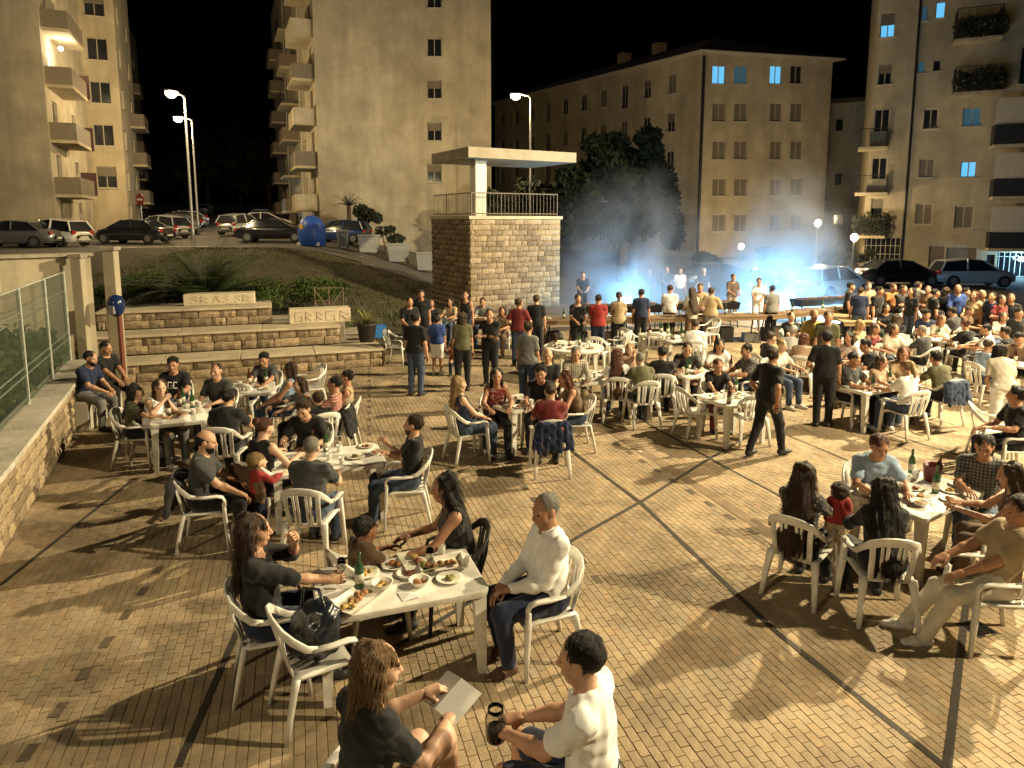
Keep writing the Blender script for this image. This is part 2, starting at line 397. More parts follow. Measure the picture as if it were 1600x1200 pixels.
# --- stepped planter at the foot of the bank
Q0, Q1 = Vector((-3.2, 17.0)), Vector((-8.95, 15.0)); qd = (Q0 - Q1).normalized(); qn = Vector((-qd.y, qd.x))
steps = thing('stepped_planter_wall', 'long stepped stone planter wall with pale concrete copings below the grass bank', 'wall')
M_coping = mat('coping_concrete', (0.50, 0.42, 0.29), 0.85, 0.25, 2.5, 0.3, 30)
for k, (e0, e1, zt, zb) in enumerate(((0, 0.0, 0.45, 0.0), (0.0, 0.95, 0.92, 0.45), (0.0, 2.6, 1.38, 0.92))):
    a = Q1 + qn * (1.05 * k) - qd * 0.6; b = Q0 + qn * (1.05 * k) - qd * e1
    stone_wall(steps, a, b, zb, zt - 0.05, 0.21, 0.46)
    core = MB(); c0, c1 = a + qn * 0.10, b + qn * 0.10; ext = (4.0 - 1.05 * k)
    core.prism([c0[:], (c1 - qd * .02)[:], (c1 - qd * .02 + qn * ext)[:], (c0 + qn * ext)[:]], zb - 0.3 if k == 0 else zb - .02, zt - 0.06).build('core', M_concrete, steps)
    m_ = MB(); L_ = (b - a).length; ncap = max(2, int(L_ / 1.6))
    for q in range(ncap):                                  # coping slabs
        p = a.lerp(b, (q + .5) / ncap) + qn * 0.42
        MB().box((p.x, p.y, zt - 0.028 + 0.003 * (q % 2)), (L_ / ncap - 0.012, 0.98, 0.062), math.atan2(qd.y, qd.x), 0.01).build('coping', M_coping, steps)
stone_wall(steps, Q0 + qd * 0.0, Q0 + qn * 3.0, 0, 0.40, 0.2, 0.45)
# concrete bench blocks with spray-painted scribbles, standing on the tiers
M_block = mat('pale_block', (0.55, 0.47, 0.33), 0.85, 0.2, 3, 0.25, 30)
M_spray = mat('spray_paint', (0.16, 0.10, 0.06), 0.8, 0.2, 8); M_spray2 = mat('spray_red', (0.30, 0.09, 0.05), 0.8, 0.2, 8)
def graffiti_block(px0, px1, tier, ztop, label, seed):
    zb = (0.45, 0.92, 1.38)[tier]; off = 1.05 * tier + 0.55
    def online(px, z):                                     # where the view ray meets the vertical plane of the block front
        r = ray(px, 500); a = Q0 + qn * off; k = (a.x * qn.x + a.y * qn.y) / (r.x * qn.x + r.y * qn.y); return Vector((r.x * k, r.y * k))
    a, b = online(px0, 0), online(px1, 0); c = (a + b) / 2 + qn * 0.25; L_ = (b - a).length; rz = math.atan2(qd.y, qd.x)
    t = thing('concrete_block', label, 'concrete block', (c.x, c.y, zb + 0.006), rz, 'scribbled concrete blocks on the planter')
    MB().box((0, 0, (ztop - zb) / 2), (L_, 0.5, ztop - zb), 0, 0.015).build('block', M_block, t)
    rg = random.Random(seed); x = -L_ / 2 + 0.15
    while x < L_ / 2 - 0.2:
        h = (ztop - zb) * 0.62; pts = []
        kind = rg.randrange(4); ww = rg.uniform(.14, .24); z0 = (ztop - zb) * 0.18
        if kind == 0: pts = [(0, 0), (0, h), (ww, h * .6), (0, h * .45), (ww, 0)]
        elif kind == 1: pts = [(ww, h), (0, h), (0, 0), (ww, 0), (ww, h * .5), (ww * .5, h * .5)]
        elif kind == 2: pts = [(0, 0), (ww / 2, h), (ww, 0), (ww * .8, h * .4), (ww * .2, h * .4)]
        else: pts = [(0, h * .2), (ww * .3, 0), (ww, h * .3), (ww * .2, h * .75), (ww * .7, h), (ww, h * .8)]
        MB().tube([(x + p[0], -0.2505, z0 + p[1]) for p in pts], 0.013, 4, sq=.15).build('scribble', M_spray if rg.random() < .6 else M_spray2, t)
        x += ww + rg.uniform(.05, .14)
    return t
graffiti_block(452, 548, 1, 1.30, 'pale concrete block with scribbled lettering on the middle tier of the planter', 4)
graffiti_block(288, 400, 2, 1.68, 'pale concrete block with palm scribbles on the top tier under the palm fronds', 9)

# --- low rubble wall at the left with fence
lw = thing('low_stone_wall', 'low rubble stone wall with pale cap stones under the mesh fence', 'wall')
LA, LB_ = Vector((-4.75, 5.3)), Vector((-8.45, 13.65)); ld = (LB_ - LA).normalized(); ln = Vector((ld.y, -ld.x)) # towards plaza
stone_wall(lw, LA, LB_, 0, 0.78, 0.17, 0.26, 0.13, random.Random(11))
MB().prism([(LA - ln * .08)[:], (LB_ - ln * .08)[:], (LB_ - ln * .5)[:], (LA - ln * .5)[:]], -0.03, 0.79).build('core', M_concrete, lw)
M_cap = per_object(mat('cap_stone', (0.46, 0.42, 0.34), 0.8, 0.25, 4, 0.4, 30), .15)
for q in range(14):
    p = LA.lerp(LB_, (q + .5) / 14) - ln * 0.22
    MB().box((p.x, p.y, 0.82), ((LB_ - LA).length / 14 - .02, 0.56, 0.07), math.atan2(ld.y, ld.x) + random.uniform(-.01, .01), 0.012).build('cap_stone', M_cap, lw)
fence = thing('mesh_fence', 'tall green wire mesh fence with pale posts on the low stone wall', 'fence')
M_green = mat('green_wire', (0.035, 0.05, 0.028), 0.6, 0.2, 6); M_post = mat('fence_post', (0.42, 0.44, 0.38), 0.5, 0.2, 6, metal=0.3)
FL = (LB_ - LA).length; fo = LA - ln * 0.36
for q in range(6):
    p = fo + ld * (FL * q / 5.0)
    MB().tube([(p.x, p.y, 0.85), (p.x, p.y, 2.62)], 0.028, 8).build('post', M_post, fence)
for z in (0.95, 1.30, 1.42, 2.15, 2.25, 2.6):
    a, b = fo, fo + ld * FL; MB().tube([(a.x, a.y, z), (b.x, b.y, z)], 0.012, 6).build('rail', M_post, fence)
wm_ = MB()
for q in range(int(FL / 0.05)):
    p = fo + ld * (q * 0.05) + ln * 0.015; wm_.tube([(p.x, p.y, 0.9), (p.x, p.y, 2.6)], 0.0035, 3, False)
for z in np.arange(0.95, 2.6, 0.2):
    a, b = fo + ln * .02, fo + ld * FL + ln * .02; wm_.tube([(a.x, a.y, z), (b.x, b.y, z)], 0.0035, 3, False)
props(wm_.build('wire_mesh', M_green, fence), kind='stuff')
# --- rendered gate wall and pillars behind the fence
gw = thing('garden_wall', 'tall rendered garden wall with flat coping beyond the mesh fence', 'wall')
MB().box((-10.4, 13.35, 1.42), (3.9, 0.22, 2.86), R(41)).build('wall', M_plaster, gw); MB().box((-10.4, 13.35, 2.90), (4.0, 0.36, 0.08), R(41), .01).build('coping', M_concrete, gw)
for (x, y, wd, zt, lab) in ((-10.0, 13.1, 0.34, 3.30, 'squat rendered pillar rising above the garden wall coping'), (-8.88, 14.15, 0.20, 2.95, 'slim rendered pillar at the end of the mesh fence'), (-8.55, 14.75, 0.24, 3.08, 'rendered pillar standing behind the garden wall end beside the steps')):
    t = thing('gate_pillar', lab, 'pillar', (x, y, -0.02), 0.1)
    MB().box((0, 0, zt / 2 - .05), (wd, wd, zt - .1), 0, .012).build('shaft', M_plaster, t); MB().box((0, 0, zt - .045), (wd + .07, wd + .07, .085), 0, .01).build('cap', M_concrete, t)
an = thing('shed_roof', 'low dark shed with pale sloping roof edge behind the garden wall', 'shed')
MB().box((-12.2, 12.3, 1.25), (2.6, 2.0, 2.5)).build('wall', M_plaster2, an); MB().box((-12.0, 12.0, 2.62), (2.9, 2.3, 0.12), 0.1, .02).build('roof', mat('zinc', (0.40, 0.45, 0.50), 0.4, 0.15, 3, metal=.5), an)

# ================================================================== stone tower with canopy
tw = thing('stone_tower', 'square rough stone tower with railing, white column and flat concrete canopy', 'tower')
T0 = Vector((-1.62, 27.0)); td = Vector((0.866, 0.5)); tn = Vector((-0.5, 0.866)); TW, TL, TZ = 4.2, 3.75, 3.66
tr = T0 + td * TW; tl = T0 + tn * TL
stone_wall(tw, T0, tr, 0.0, TZ, 0.215, 0.42, 0.22, random.Random(5)); stone_wall(tw, tl, T0, 0.0, TZ, 0.215, 0.42, 0.22, random.Random(6))
ins = 0.10
MB().prism([(T0 + td * ins + tn * ins)[:], (tr - td * .02 + tn * ins)[:], (tr + tn * TL)[:], (tl + td * ins)[:]], -0.03, TZ).build('core', M_concrete, tw)
MB().prism([(T0 - td * .07 - tn * .07)[:], (tr + td * .07 - tn * .07)[:], (tr + tn * TL + td * .07)[:], (tl - td * .07)[:]], TZ + .003, TZ + .13).build('coping', M_coping, tw)
M_white = mat('white_paint', (0.72, 0.68, 0.58), 0.7, 0.1, 3)
cc = T0 + td * 0.75 + tn * 0.75
MB().box((cc.x, cc.y, (TZ + 6.0) / 2), (0.5, 0.5, 6.0 - TZ), R(30), .02).build('column', M_white, tw)
a = T0 - td * 0.1 - tn * .1
MB().prism([(a)[:], (a + td * 5.0)[:], (a + td * 5.0 + tn * 3.5)[:], (a + tn * 3.5)[:]], 6.0, 6.40).build('canopy', mat('canopy_concrete', (.36, .30, .21), .9, .2, 2, .2, 20), tw)
for (p, q) in ((T0 + td * .1 + tn * .1, tr - td * .1 + tn * .1), (tl + td * .1 - tn * .1, T0 + td * .1 + tn * .1)):
    for z in (TZ + .22, TZ + 1.02): MB().tube([(p.x, p.y, z), (q.x, q.y, z)], 0.025, 6).build('rail', mat('railing_brown', (.16, .13, .09), .6, .2, 6), tw)
    n = int((q - p).length / 0.16)
    for i in range(n + 1):
        r_ = p.lerp(q, i / n); MB().tube([(r_.x, r_.y, TZ + .13), (r_.x, r_.y, TZ + 1.02)], 0.022 if i % 8 == 0 else 0.011, 5).build('baluster', mat('railing_brown', (.16, .13, .09), .6, .2, 6), tw)

# ================================================================== buildings
M_frame = mat('window_frame', (0.36, 0.31, 0.22), 0.6, 0.1, 4)
M_shut = mat('shutter', (0.16, 0.125, 0.085), 0.7, 0.15, 6); M_shut2 = mat('shutter_pale', (0.15, 0.12, 0.08), 0.7, 0.15, 6)
M_lit = mat('lit_window', (0.1, 0.2, 0.25), 0.5, 0, emit=(0.10, 0.42, 0.72), estr=1.0)
M_warm = mat('lit_warm', (0.4, 0.3, 0.2), 0.5, 0, emit=(1.0, 0.83, 0.52), estr=2.2)
M_litdim = mat('lit_dim', (0.05, 0.1, 0.12), 0.5, 0, emit=(0.10, 0.36, 0.55), estr=0.12)
M_sill = mat('sill', (0.44, 0.38, 0.28), 0.8, 0.1, 4)
class Face:
    def __init__(s, A, B): s.A, s.B = Vector(A), Vector(B); d = s.B - s.A; s.L = d.length; s.d = d.normalized(); s.n = Vector((s.d.y, -s.d.x)); s.rz = math.atan2(s.d.y, s.d.x)
    def uz(s, px, py):
        r = ray(px, py); k = (s.A.x * s.n.x + s.A.y * s.n.y) / (r.x * s.n.x + r.y * s.n.y)
        p = Vector((r.x * k, r.y * k)); return (p - s.A).dot(s.d), CAM_H + r.z * k
    def rect(s, x0, y0, x1, y1):
        ym, xm = (y0 + y1) / 2, (x0 + x1) / 2
        u0, u1 = s.uz(x0, ym)[0], s.uz(x1, ym)[0]; zt, zb = s.uz(xm, y0)[1], s.uz(xm, y1)[1]; return (u0, u1, zb, zt)
    def P(s, u, out, z): q = s.A + s.d * u + s.n * out; return Vector((q.x, q.y, z))
def wall_face(parent, f, z0, z1, holes, m, dep=0.22):
    us = sorted({0.0, f.L, *[h[0] for h in holes], *[h[1] for h in holes]}); zs = sorted({z0, z1, *[h[2] for h in holes], *[h[3] for h in holes]})
    us = [u for u in us if -1e-6 <= u <= f.L + 1e-6]; zs = [z for z in zs if z0 - 1e-6 <= z <= z1 + 1e-6]; mb = MB()
    for i in range(len(us) - 1):
        for j in range(len(zs) - 1):
            uc, zc = (us[i] + us[i + 1]) / 2, (zs[j] + zs[j + 1]) / 2
            if any(h[0] < uc < h[1] and h[2] < zc < h[3] for h in holes): continue
            mb.add([f.P(us[i], 0, zs[j]), f.P(us[i + 1], 0, zs[j]), f.P(us[i + 1], 0, zs[j + 1]), f.P(us[i], 0, zs[j + 1])], [(0, 1, 2, 3)])
    for (u0, u1, a, b, *_) in holes:
        q = [(u0, a), (u1, a), (u1, b), (u0, b)]
        for k in range(4):
            (p0, p1), (r0, r1) = q[k], q[(k + 1) % 4]
            mb.add([f.P(p0, 0, p1), f.P(r0, 0, r1), f.P(r0, -dep, r1), f.P(p0, -dep, p1)], [(0, 3, 2, 1)])
    return mb.build('wall', m, parent)
def window(parent, f, h, kind, dep=0.20):
    u0, u1, a, b = h[:4]; fr = MB(); t = 0.06; w_, hh = u1 - u0, b - a; uc = (u0 + u1) / 2
    def bar(ua, ub, za, zb, out=0.0, dp=0.07): fr.box(f.P((ua + ub) / 2, -dep + 0.04 + out, (za + zb) / 2), (ub - ua, dp, zb - za), f.rz)
    bar(u0, u0 + t, a, b); bar(u1 - t, u1, a, b); bar(u0 + t, u1 - t, a, a + t); bar(u0 + t, u1 - t, b - t, b)
    if w_ > 0.75: bar(uc - t / 2, uc + t / 2, a + t, b - t)
    wn = fr.build('window', M_frame, parent)
    za, zb = a + t, b - t; split_ = None
    if kind == 'half': split_ = b - hh * 0.45
    if kind == 'litlow': split_ = b - hh * 0.5
    def pane(z_a, z_b, m, name, out): MB().box(f.P(uc, -dep + out, (z_a + z_b) / 2), (w_ - 2 * t, 0.03, z_b - z_a), f.rz).build(name, m, wn)
    top = split_ or zb
    if kind == 'shut':
        pane(za, zb, M_shut2, 'shutter', 0.055)
    else:
        pane(za, zb, {'lit': M_lit, 'litlow': M_lit, 'warm': M_warm, 'dim': M_litdim}.get(kind, M_glass_dark), 'pane', 0.012)
        if split_: pane(split_, zb, M_shut2, 'shutter', 0.10)
    MB().box(f.P(uc, 0.03, a - 0.035), (w_ + 0.16, 0.14, 0.06), f.rz).build('sill', M_sill, wn)
    return wn
def balcony(parent, f, u0, u1, z, out=1.2, m=None, solid=True, plants=False, h=1.0, slab=M_plaster2):
    mb = MB().box(f.P((u0 + u1) / 2, out / 2, z + .09), (u1 - u0, out, 0.18), f.rz); bal = mb.build('balcony', slab, parent)
    m = m or M_shut2
    if solid:
        MB().box(f.P((u0 + u1) / 2, out - .04, z + .18 + h / 2), (u1 - u0, 0.06, h), f.rz).build('parapet', m, bal)
        for uu in (u0 + .03, u1 - .03): MB().box(f.P(uu, out / 2 - .04, z + .18 + h / 2), (.06, out - .09, h), f.rz).build('parapet', m, bal)
    else:
        rl = MB()
        for uu in np.arange(u0 + .05, u1, 0.13): rl.box(f.P(uu, out - .04, z + .18 + h / 2), (.02, .02, h), f.rz)
        for oo in np.arange(.1, out - .06, .13):
            for uu in (u0 + .04, u1 - .04): rl.box(f.P(uu, oo, z + .18 + h / 2), (.02, .02, h), f.rz)
        rl.box(f.P((u0 + u1) / 2, out - .04, z + .18 + h), (u1 - u0, .05, .04), f.rz)
        props(rl.build('railing', M_dark_metal, bal), kind='stuff')
    return bal
def leaves(n, center, radii, size, rg, shell=0.55, flat=0.0):
    d = rg.normal(0, 1, (n, 3)); d /= np.linalg.norm(d, axis=1)[:, None]; r = shell + (1 - shell) * rg.random(n) ** 0.7
    p = np.array(center) + d * r[:, None] * np.array(radii)
    a = rg.normal(0, 1, (n, 3)); a /= np.linalg.norm(a, axis=1)[:, None]; b = np.cross(a, rg.normal(0, 1, (n, 3))); b /= np.linalg.norm(b, axis=1)[:, None] + 1e-9
    s = size * (0.6 + 0.8 * rg.random(n))[:, None]
    V = np.stack([p - a * s, p + b * s * .45, p + a * s, p - b * s * .45], 1); return V.reshape(-1, 3)
def leaf_obj(name, parts, m, parent, kind='stuff'):
    V = np.concatenate(parts); Fq = np.arange(len(V)).reshape(-1, 4)
    return props(inst(name, np_mesh(name, V, Fq, m, smooth=False), parent), kind=kind)
M_leaf = mat('dark_foliage', (0.030, 0.036, 0.014), 0.7, 0.5, 0.8); M_leaf2 = mat('green_foliage', (0.05, 0.075, 0.018), 0.75, 0.45, 1.5, spec=.12)
M_bark = mat('bark', (0.09, 0.065, 0.04), 0.95, 0.35, 6, 0.6, 20)

# --- left block
LBt = thing('apartment_block', 'tan apartment block with stacked balconies beside the parked white hatchback', 'building')
f1 = Face((-50, 38.6), (-26.8, 41)); f2 = Face((-26.8, 41), (-26.8 - .384 * 56, 41 + .923 * 56))
wall_face(LBt, f1, 1.6, 26, [], M_plaster)
h2 = []; wins = []
for fl_, zs in enumerate((2.5, 5.25, 8.4, 11.55, 14.7, 17.9, 21)):
    h2.append((1.6, 3.0, zs + .05, zs + 2.3)); wins.append('warm' if fl_ == 3 else 'glass')
    for t in (7.5, 27, 31, 38, 43, 50): h2.append((t, t + 1.3, zs + (.1 if t in (31, 43) else .9), zs + 2.3)); wins.append('half' if (fl_ + int(t)) % 3 else 'shut')
wall_face(LBt, f2, 1.6, 26, h2, M_plaster)
for h, k in zip(h2, wins): window(LBt, f2, h, k)
for fl_, zs in enumerate((5.1, 8.25, 11.4, 14.55, 17.7)):
    balcony(LBt, f2, 0.4, 5.2, zs - .12, 1.35, M_shut if fl_ == 2 else M_shut2, True)
    for t in (29.5, 41.5): balcony(LBt, f2, t, t + 4, zs - .12, 1.3, M_shut2, fl_ % 2 == 0)
lb_ = f2.P(2.4, .55, 13.9); t_ = MB().lathe([(0, -.14), (.1, -.1), (.13, 0), (.1, .08), (.04, .1)], 10, lb_.to_tuple()).build('balcony_lamp', mat('balcony_bulb', (1, .95, .8), .5, 0, emit=(1, .85, .6), estr=30), LBt, True)
point_light('lamp_light', (lb_.x + .3, lb_.y - .1, lb_.z - .25), 170, (1, .86, .6), .1, LBt)
M_awn = mat('dark_awning', (.10, .05, .035), .8, .2, 3)
for zz_ in (8.9, 6.0, 12.2): MB().box(f2.P(5.6, 1.0, zz_), (.06, .9, 1.5), f2.rz).build('awning', M_awn, LBt)
bay0 = f2.P(13.5, 0, 0); f3 = Face(f2.P(13.5, 0, 0).xy, f2.P(13.5, 2.3, 0).xy); f4 = Face(f2.P(13.5, 2.3, 0).xy, f2.P(23.5, 2.3, 0).xy)
h3 = [(0.35, 1.7, z + .9, z + 2.5) for z in (5.2, 8.35, 11.5, 14.65, 17.8)]
wall_face(LBt, f3, 1.6, 26, h3, M_plaster2)
for i, h in enumerate(h3): window(LBt, f3, h, ('half', 'glass', 'glass', 'glass', 'half')[i])
h4 = [(u, u + 1.3, z + .8, z + 2.3) for z in (2.6, 5.2, 8.35, 11.5, 14.65, 17.8) for u in (1.2, 6.8)]
wall_face(LBt, f4, 1.6, 26, h4, M_plaster)
for i, h in enumerate(h4): window(LBt, f4, h, 'half' if i % 2 else 'shut')
for zs in (5.1, 8.25, 11.4): balcony(LBt, f4, 5.6, 9.2, zs - .1, 1.1, M_shut2)
MB().prism([f1.A[:], f1.B[:], f2.B[:], (f1.A + (f2.B - f2.A))[:]], 26, 26.4).build('roof', M_concrete, LBt)
# --- centre block
CBt = thing('apartment_block', 'tall tan apartment block with one column of small windows behind the stone tower', 'building')
c1 = Face((-13.75, 50), (-1.48, 50.3)); c2 = Face((-13.75 - .384 * 38, 50 + .923 * 38), (-13.75, 50)); c3 = Face((-1.48, 50.3), (-2.6, 76))
hc = [(*c1.rect(667, y0, 690, y1),) for (y0, y1) in ((-15, 12), (59, 88), (125, 154), (191, 220), (256, 285))]
wall_face(CBt, c1, 0.3, 27, hc, M_plaster)
for h, k in zip(hc, ('glass', 'glass', 'half', 'half', 'half')): window(CBt, c1, h, k)
hc2 = []
for fl_, zs in enumerate((1.6, 4.6, 7.6, 10.6, 13.6, 16.6, 19.6)):
    for t in (35.2, 30, 24, 18, 12, 6): hc2.append((t, t + 1.2, zs + (.2 if t in (35.2, 24, 12) else 1.0), zs + 2.4))
wall_face(CBt, c2, 0.8, 27, hc2, M_plaster)
for i, h in enumerate(hc2): window(CBt, c2, h, ('half', 'shut', 'glass')[i % 3])
for fl_, zs in enumerate((4.4, 7.4, 10.4, 13.4, 16.4, 19.4)):
    balcony(CBt, c2, 33.6, 37.6, zs - .1, 1.5, M_shut2 if fl_ % 2 else M_plaster, True); balcony(CBt, c2, 22.5, 26.5, zs - .1, 1.4, M_shut, fl_ % 2 == 0); balcony(CBt, c2, 10.5, 14.5, zs - .1, 1.4, M_shut2)
for t in (29.2, 16.5): MB().tube([c2.P(t, .12, 1.8), c2.P(t, .12, 27)], .06, 6).build('drain_pipe', M_pale_paint, CBt)
wall_face(CBt, c3, 0.3, 27, [], M_plaster)
MB().prism([c1.A[:], c1.B[:], c3.B[:], c2.A[:]], 27, 27.4).build('roof', M_concrete, CBt)
# --- middle long block with hipped roof
MBt = thing('apartment_block', 'long five storey block with hipped dark roof behind the smoke', 'building')
m1 = Face((14.8, 56), (26.2, 58.7)); m2 = Face((-1.9, 80), (14.8, 56)); EV = 3.6 + 249 * 56 / 1080.0
hm = []; km = []
for r_, (y0, y1) in enumerate(((102, 131), (161, 190), (220, 249), (279, 306), (335, 362))):
    for c_, (x0, x1) in enumerate(((1113, 1134), (1147, 1168), (1203, 1222), (1235, 1254))):
        hm.append(m1.rect(x0, y0, x1, y1)); km.append({(0, 0): 'lit', (0, 1): 'dim', (0, 2): 'lit', }.get((r_, c_), 'glass' if (r_, c_) in ((0, 3),) else 'shut'))
wall_face(MBt, m1, 0.2, EV, hm, M_plaster2)
for h, k in zip(hm, km): window(MBt, m1, h, k)
hm2 = []
for r_ in range(5):
    zb = EV - 2.6 - 3.05 * r_
    for c_ in range(10):
        u = m2.L - 2.6 - c_ * 2.75; hm2.append((u - .9, u, zb - (.5 if c_ % 4 == 2 else 0), zb + 1.5))
wall_face(MBt, m2, 0.2, EV, hm2, M_plaster2)
for i, h in enumerate(hm2): window(MBt, m2, h, ('shut', 'half', 'glass')[i % 3])
MB().tube([m1.P(.15, .1, .3), m1.P(.15, .1, EV - .2)], .12, 6).build('drain_pipe', M_dark_metal, MBt)
M_tile = mat('roof_tile', (0.09, 0.06, 0.04), 0.9, 0.3, 4, 0.5, 12)
ov = 0.7; e = [m2.A - m2.d * .7 + m2.n * ov, m1.A + (m1.n + m2.n) * ov * .75, m1.B + m1.n * ov + m1.d * ov, m1.B + (m2.A - m2.B) + m1.d * ov - m2.d * .7]
r0 = (e[1] + e[2]) / 2 + (e[0] - e[1]).normalized() * 6; r1 = (e[0] + e[3]) / 2 - (e[0] - e[1]).normalized() * 6
MB().add([(*p, EV + .12) for p in e] + [(*r0, EV + 2.6), (*r1, EV + 2.6)], [(1, 2, 4), (0, 1, 4, 5), (2, 3, 5, 4), (3, 0, 5)]).build('roof', M_tile, MBt)
MB().prism([p[:] for p in e], EV + .001, EV + .117).build('eave', M_sill, MBt)
for k in (.35, .6): p = r0.lerp(r1, k); MB().box((p.x, p.y, EV + 2.6), (1.1, .8, 1.6), .4).build('chimney', M_plaster2, MBt)
# --- dim block behind
FBt = thing('apartment_block', 'dim lower apartment block wedged between the hipped roof block and the right block', 'building')
b1 = Face((28.5, 66), (36.8, 62)); wall_face(FBt, b1, 0.2, 14.3, [b1.rect(1305, 185, 1318, 205), b1.rect(1303, 270, 1316, 290), b1.rect(1302, 335, 1318, 352)], M_plaster2)
for rr in ((1305, 185, 1318, 205), (1303, 270, 1316, 290), (1302, 335, 1318, 352)): window(FBt, b1, b1.rect(*rr), 'glass')
for yy in (247, 318): u0, u1, zb, zt = b1.rect(1281, yy - 20, 1293, yy); balcony(FBt, b1, u0 - 1, u1, zb, 1.2, M_dark_metal, False)
MB().prism([b1.A[:], b1.B[:], (b1.B + Vector((2, 8)))[:], (b1.A + Vector((2, 8)))[:]], 14.3, 14.7).build('roof', M_tile, FBt)
# --- right block
RBt = thing('apartment_block', 'ochre apartment block with plant filled balconies and blue lit windows over the shuttered shops', 'building')
r1_ = Face((23.25, 46), (23.25 + .9 * 16, 46 - .43 * 16)); rr_ = Face((23.25 + 4, 46 + 9), (23.25, 46))
spec = [(1376, 20, 1399, 58, 'litlow'), (1372, 100, 1394, 132, 'half'), (1366, 170, 1390, 206, 'glass'), (1362, 246, 1386, 280, 'glass'), (1360, 310, 1380, 344, 'half'),
        (1440, 8, 1450, 33, 'dim'), (1462, 2, 1478, 28, 'lit'), (1434, 95, 1446, 114, 'dim'), (1458, 93, 1471, 111, 'glass'), (1443, 170, 1466, 201, 'glass'), (1504, 168, 1534, 197, 'dim'),
        (1436, 248, 1460, 277, 'shut'), (1501, 252, 1526, 277, 'lit'), (1430, 318, 1457, 351, 'shut'), (1491, 322, 1521, 357, 'shut'), (1594, 70, 1640, 130, 'glass')]
gfl = [(1450, 385, 1474, 442), (1477, 387, 1524, 446), (1540, 398, 1553, 448), (1556, 395, 1625, 462), (1350, 372, 1408, 428)]
hr = [r1_.rect(*s[:4]) for s in spec] + [(q[0], q[1], max(q[2], .02), q[3]) for q in (r1_.rect(*g_) for g_ in gfl)]
wall_face(RBt, r1_, -0.03, 24, hr, M_plaster2, 0.25); wall_face(RBt, rr_, -0.03, 24, [], M_plaster2)
for h, s in zip(hr, spec): window(RBt, r1_, h, s[4])
M_roll = mat('roller_shutter', (0.19, 0.16, 0.12), 0.6, 0.15, 3)
for q, g_ in zip(hr[len(spec):], gfl):
    rs = MB(); uc = (q[0] + q[1]) / 2
    if g_[0] in (1350, 1556):                              # bar grilles
        for uu in np.arange(q[0] + .1, q[1], .28): rs.box(r1_.P(uu, -.1, (q[2] + q[3]) / 2), (.035, .04, q[3] - q[2]), r1_.rz)
        for zz in np.arange(q[2] + .2, q[3], .55 if g_[0] == 1350 else 1.2): rs.box(r1_.P(uc, -.1, zz), (q[1] - q[0], .05, .035), r1_.rz)
        props(rs.build('grille', M_pale_paint, RBt), kind='stuff'); MB().box(r1_.P(uc, -.24, (q[2] + q[3]) / 2), (q[1] - q[0], .02, q[3] - q[2]), r1_.rz).build('shop_front', M_glass_dark, RBt)
    else:
        nsl = int((q[3] - q[2]) / .11)
        for i in range(nsl): rs.box(r1_.P(uc, -.17 + .012 * (i % 2), q[2] + (i + .5) * (q[3] - q[2]) / nsl), (q[1] - q[0], .05, (q[3] - q[2]) / nsl - .008), r1_.rz)
        props(rs.build('roller_shutter', M_roll if g_[0] != 1540 else M_dark_metal, RBt), kind='stuff')
MB().tube([r1_.P(r1_.uz(1416, 300)[0], .08, .2), r1_.P(r1_.uz(1416, 300)[0], .08, 23.5)], .075, 6).build('drain_pipe', M_dark_metal, RBt)
rgp = np.random.default_rng(5)
for (x0, y0, x1, y1, pl, sol, aw) in ((1366, 203, 1386, 236, 0, 0, 0), (1360, 275, 1386, 306, 0, 0, 0), (1356, 342, 1382, 372, 1, 0, 0), (1490, 18, 1562, 70, 1, 0, 0), (1488, 108, 1562, 152, 1, 0, 0), (1548, 196, 1640, 232, 0, 1, 1), (1546, 280, 1640, 312, 0, 1, 1), (1540, 362, 1640, 392, 0, 1, 1)):
    u0, u1, zb, zt = r1_.rect(x0, y0, x1, y1)
    if x1 < 1400: u0 -= 0.9
    b_ = balcony(RBt, r1_, u0, u1, zb, 1.25, M_dark_metal, bool(sol), h=max(.9, zt - zb - .2))
    if pl: leaf_obj('plants', [leaves(260, r1_.P(u, .9, zb + .9)[:], (.45, .45, .6 + .3 * rgp.random()), .12, rgp, .2) for u in np.arange(u0 + .3, u1, .5)], M_leaf, b_)
    if aw: MB().box(r1_.P((u0 + u1) / 2, 1.1, zt + .75), (u1 - u0, .03, 1.5), r1_.rz).build('awning', M_sill, b_)
MB().prism([r1_.A[:], r1_.B[:], (r1_.B + Vector((6, 12)))[:], (rr_.A)[:]], 24, 24.4).build('roof', M_tile, RBt)
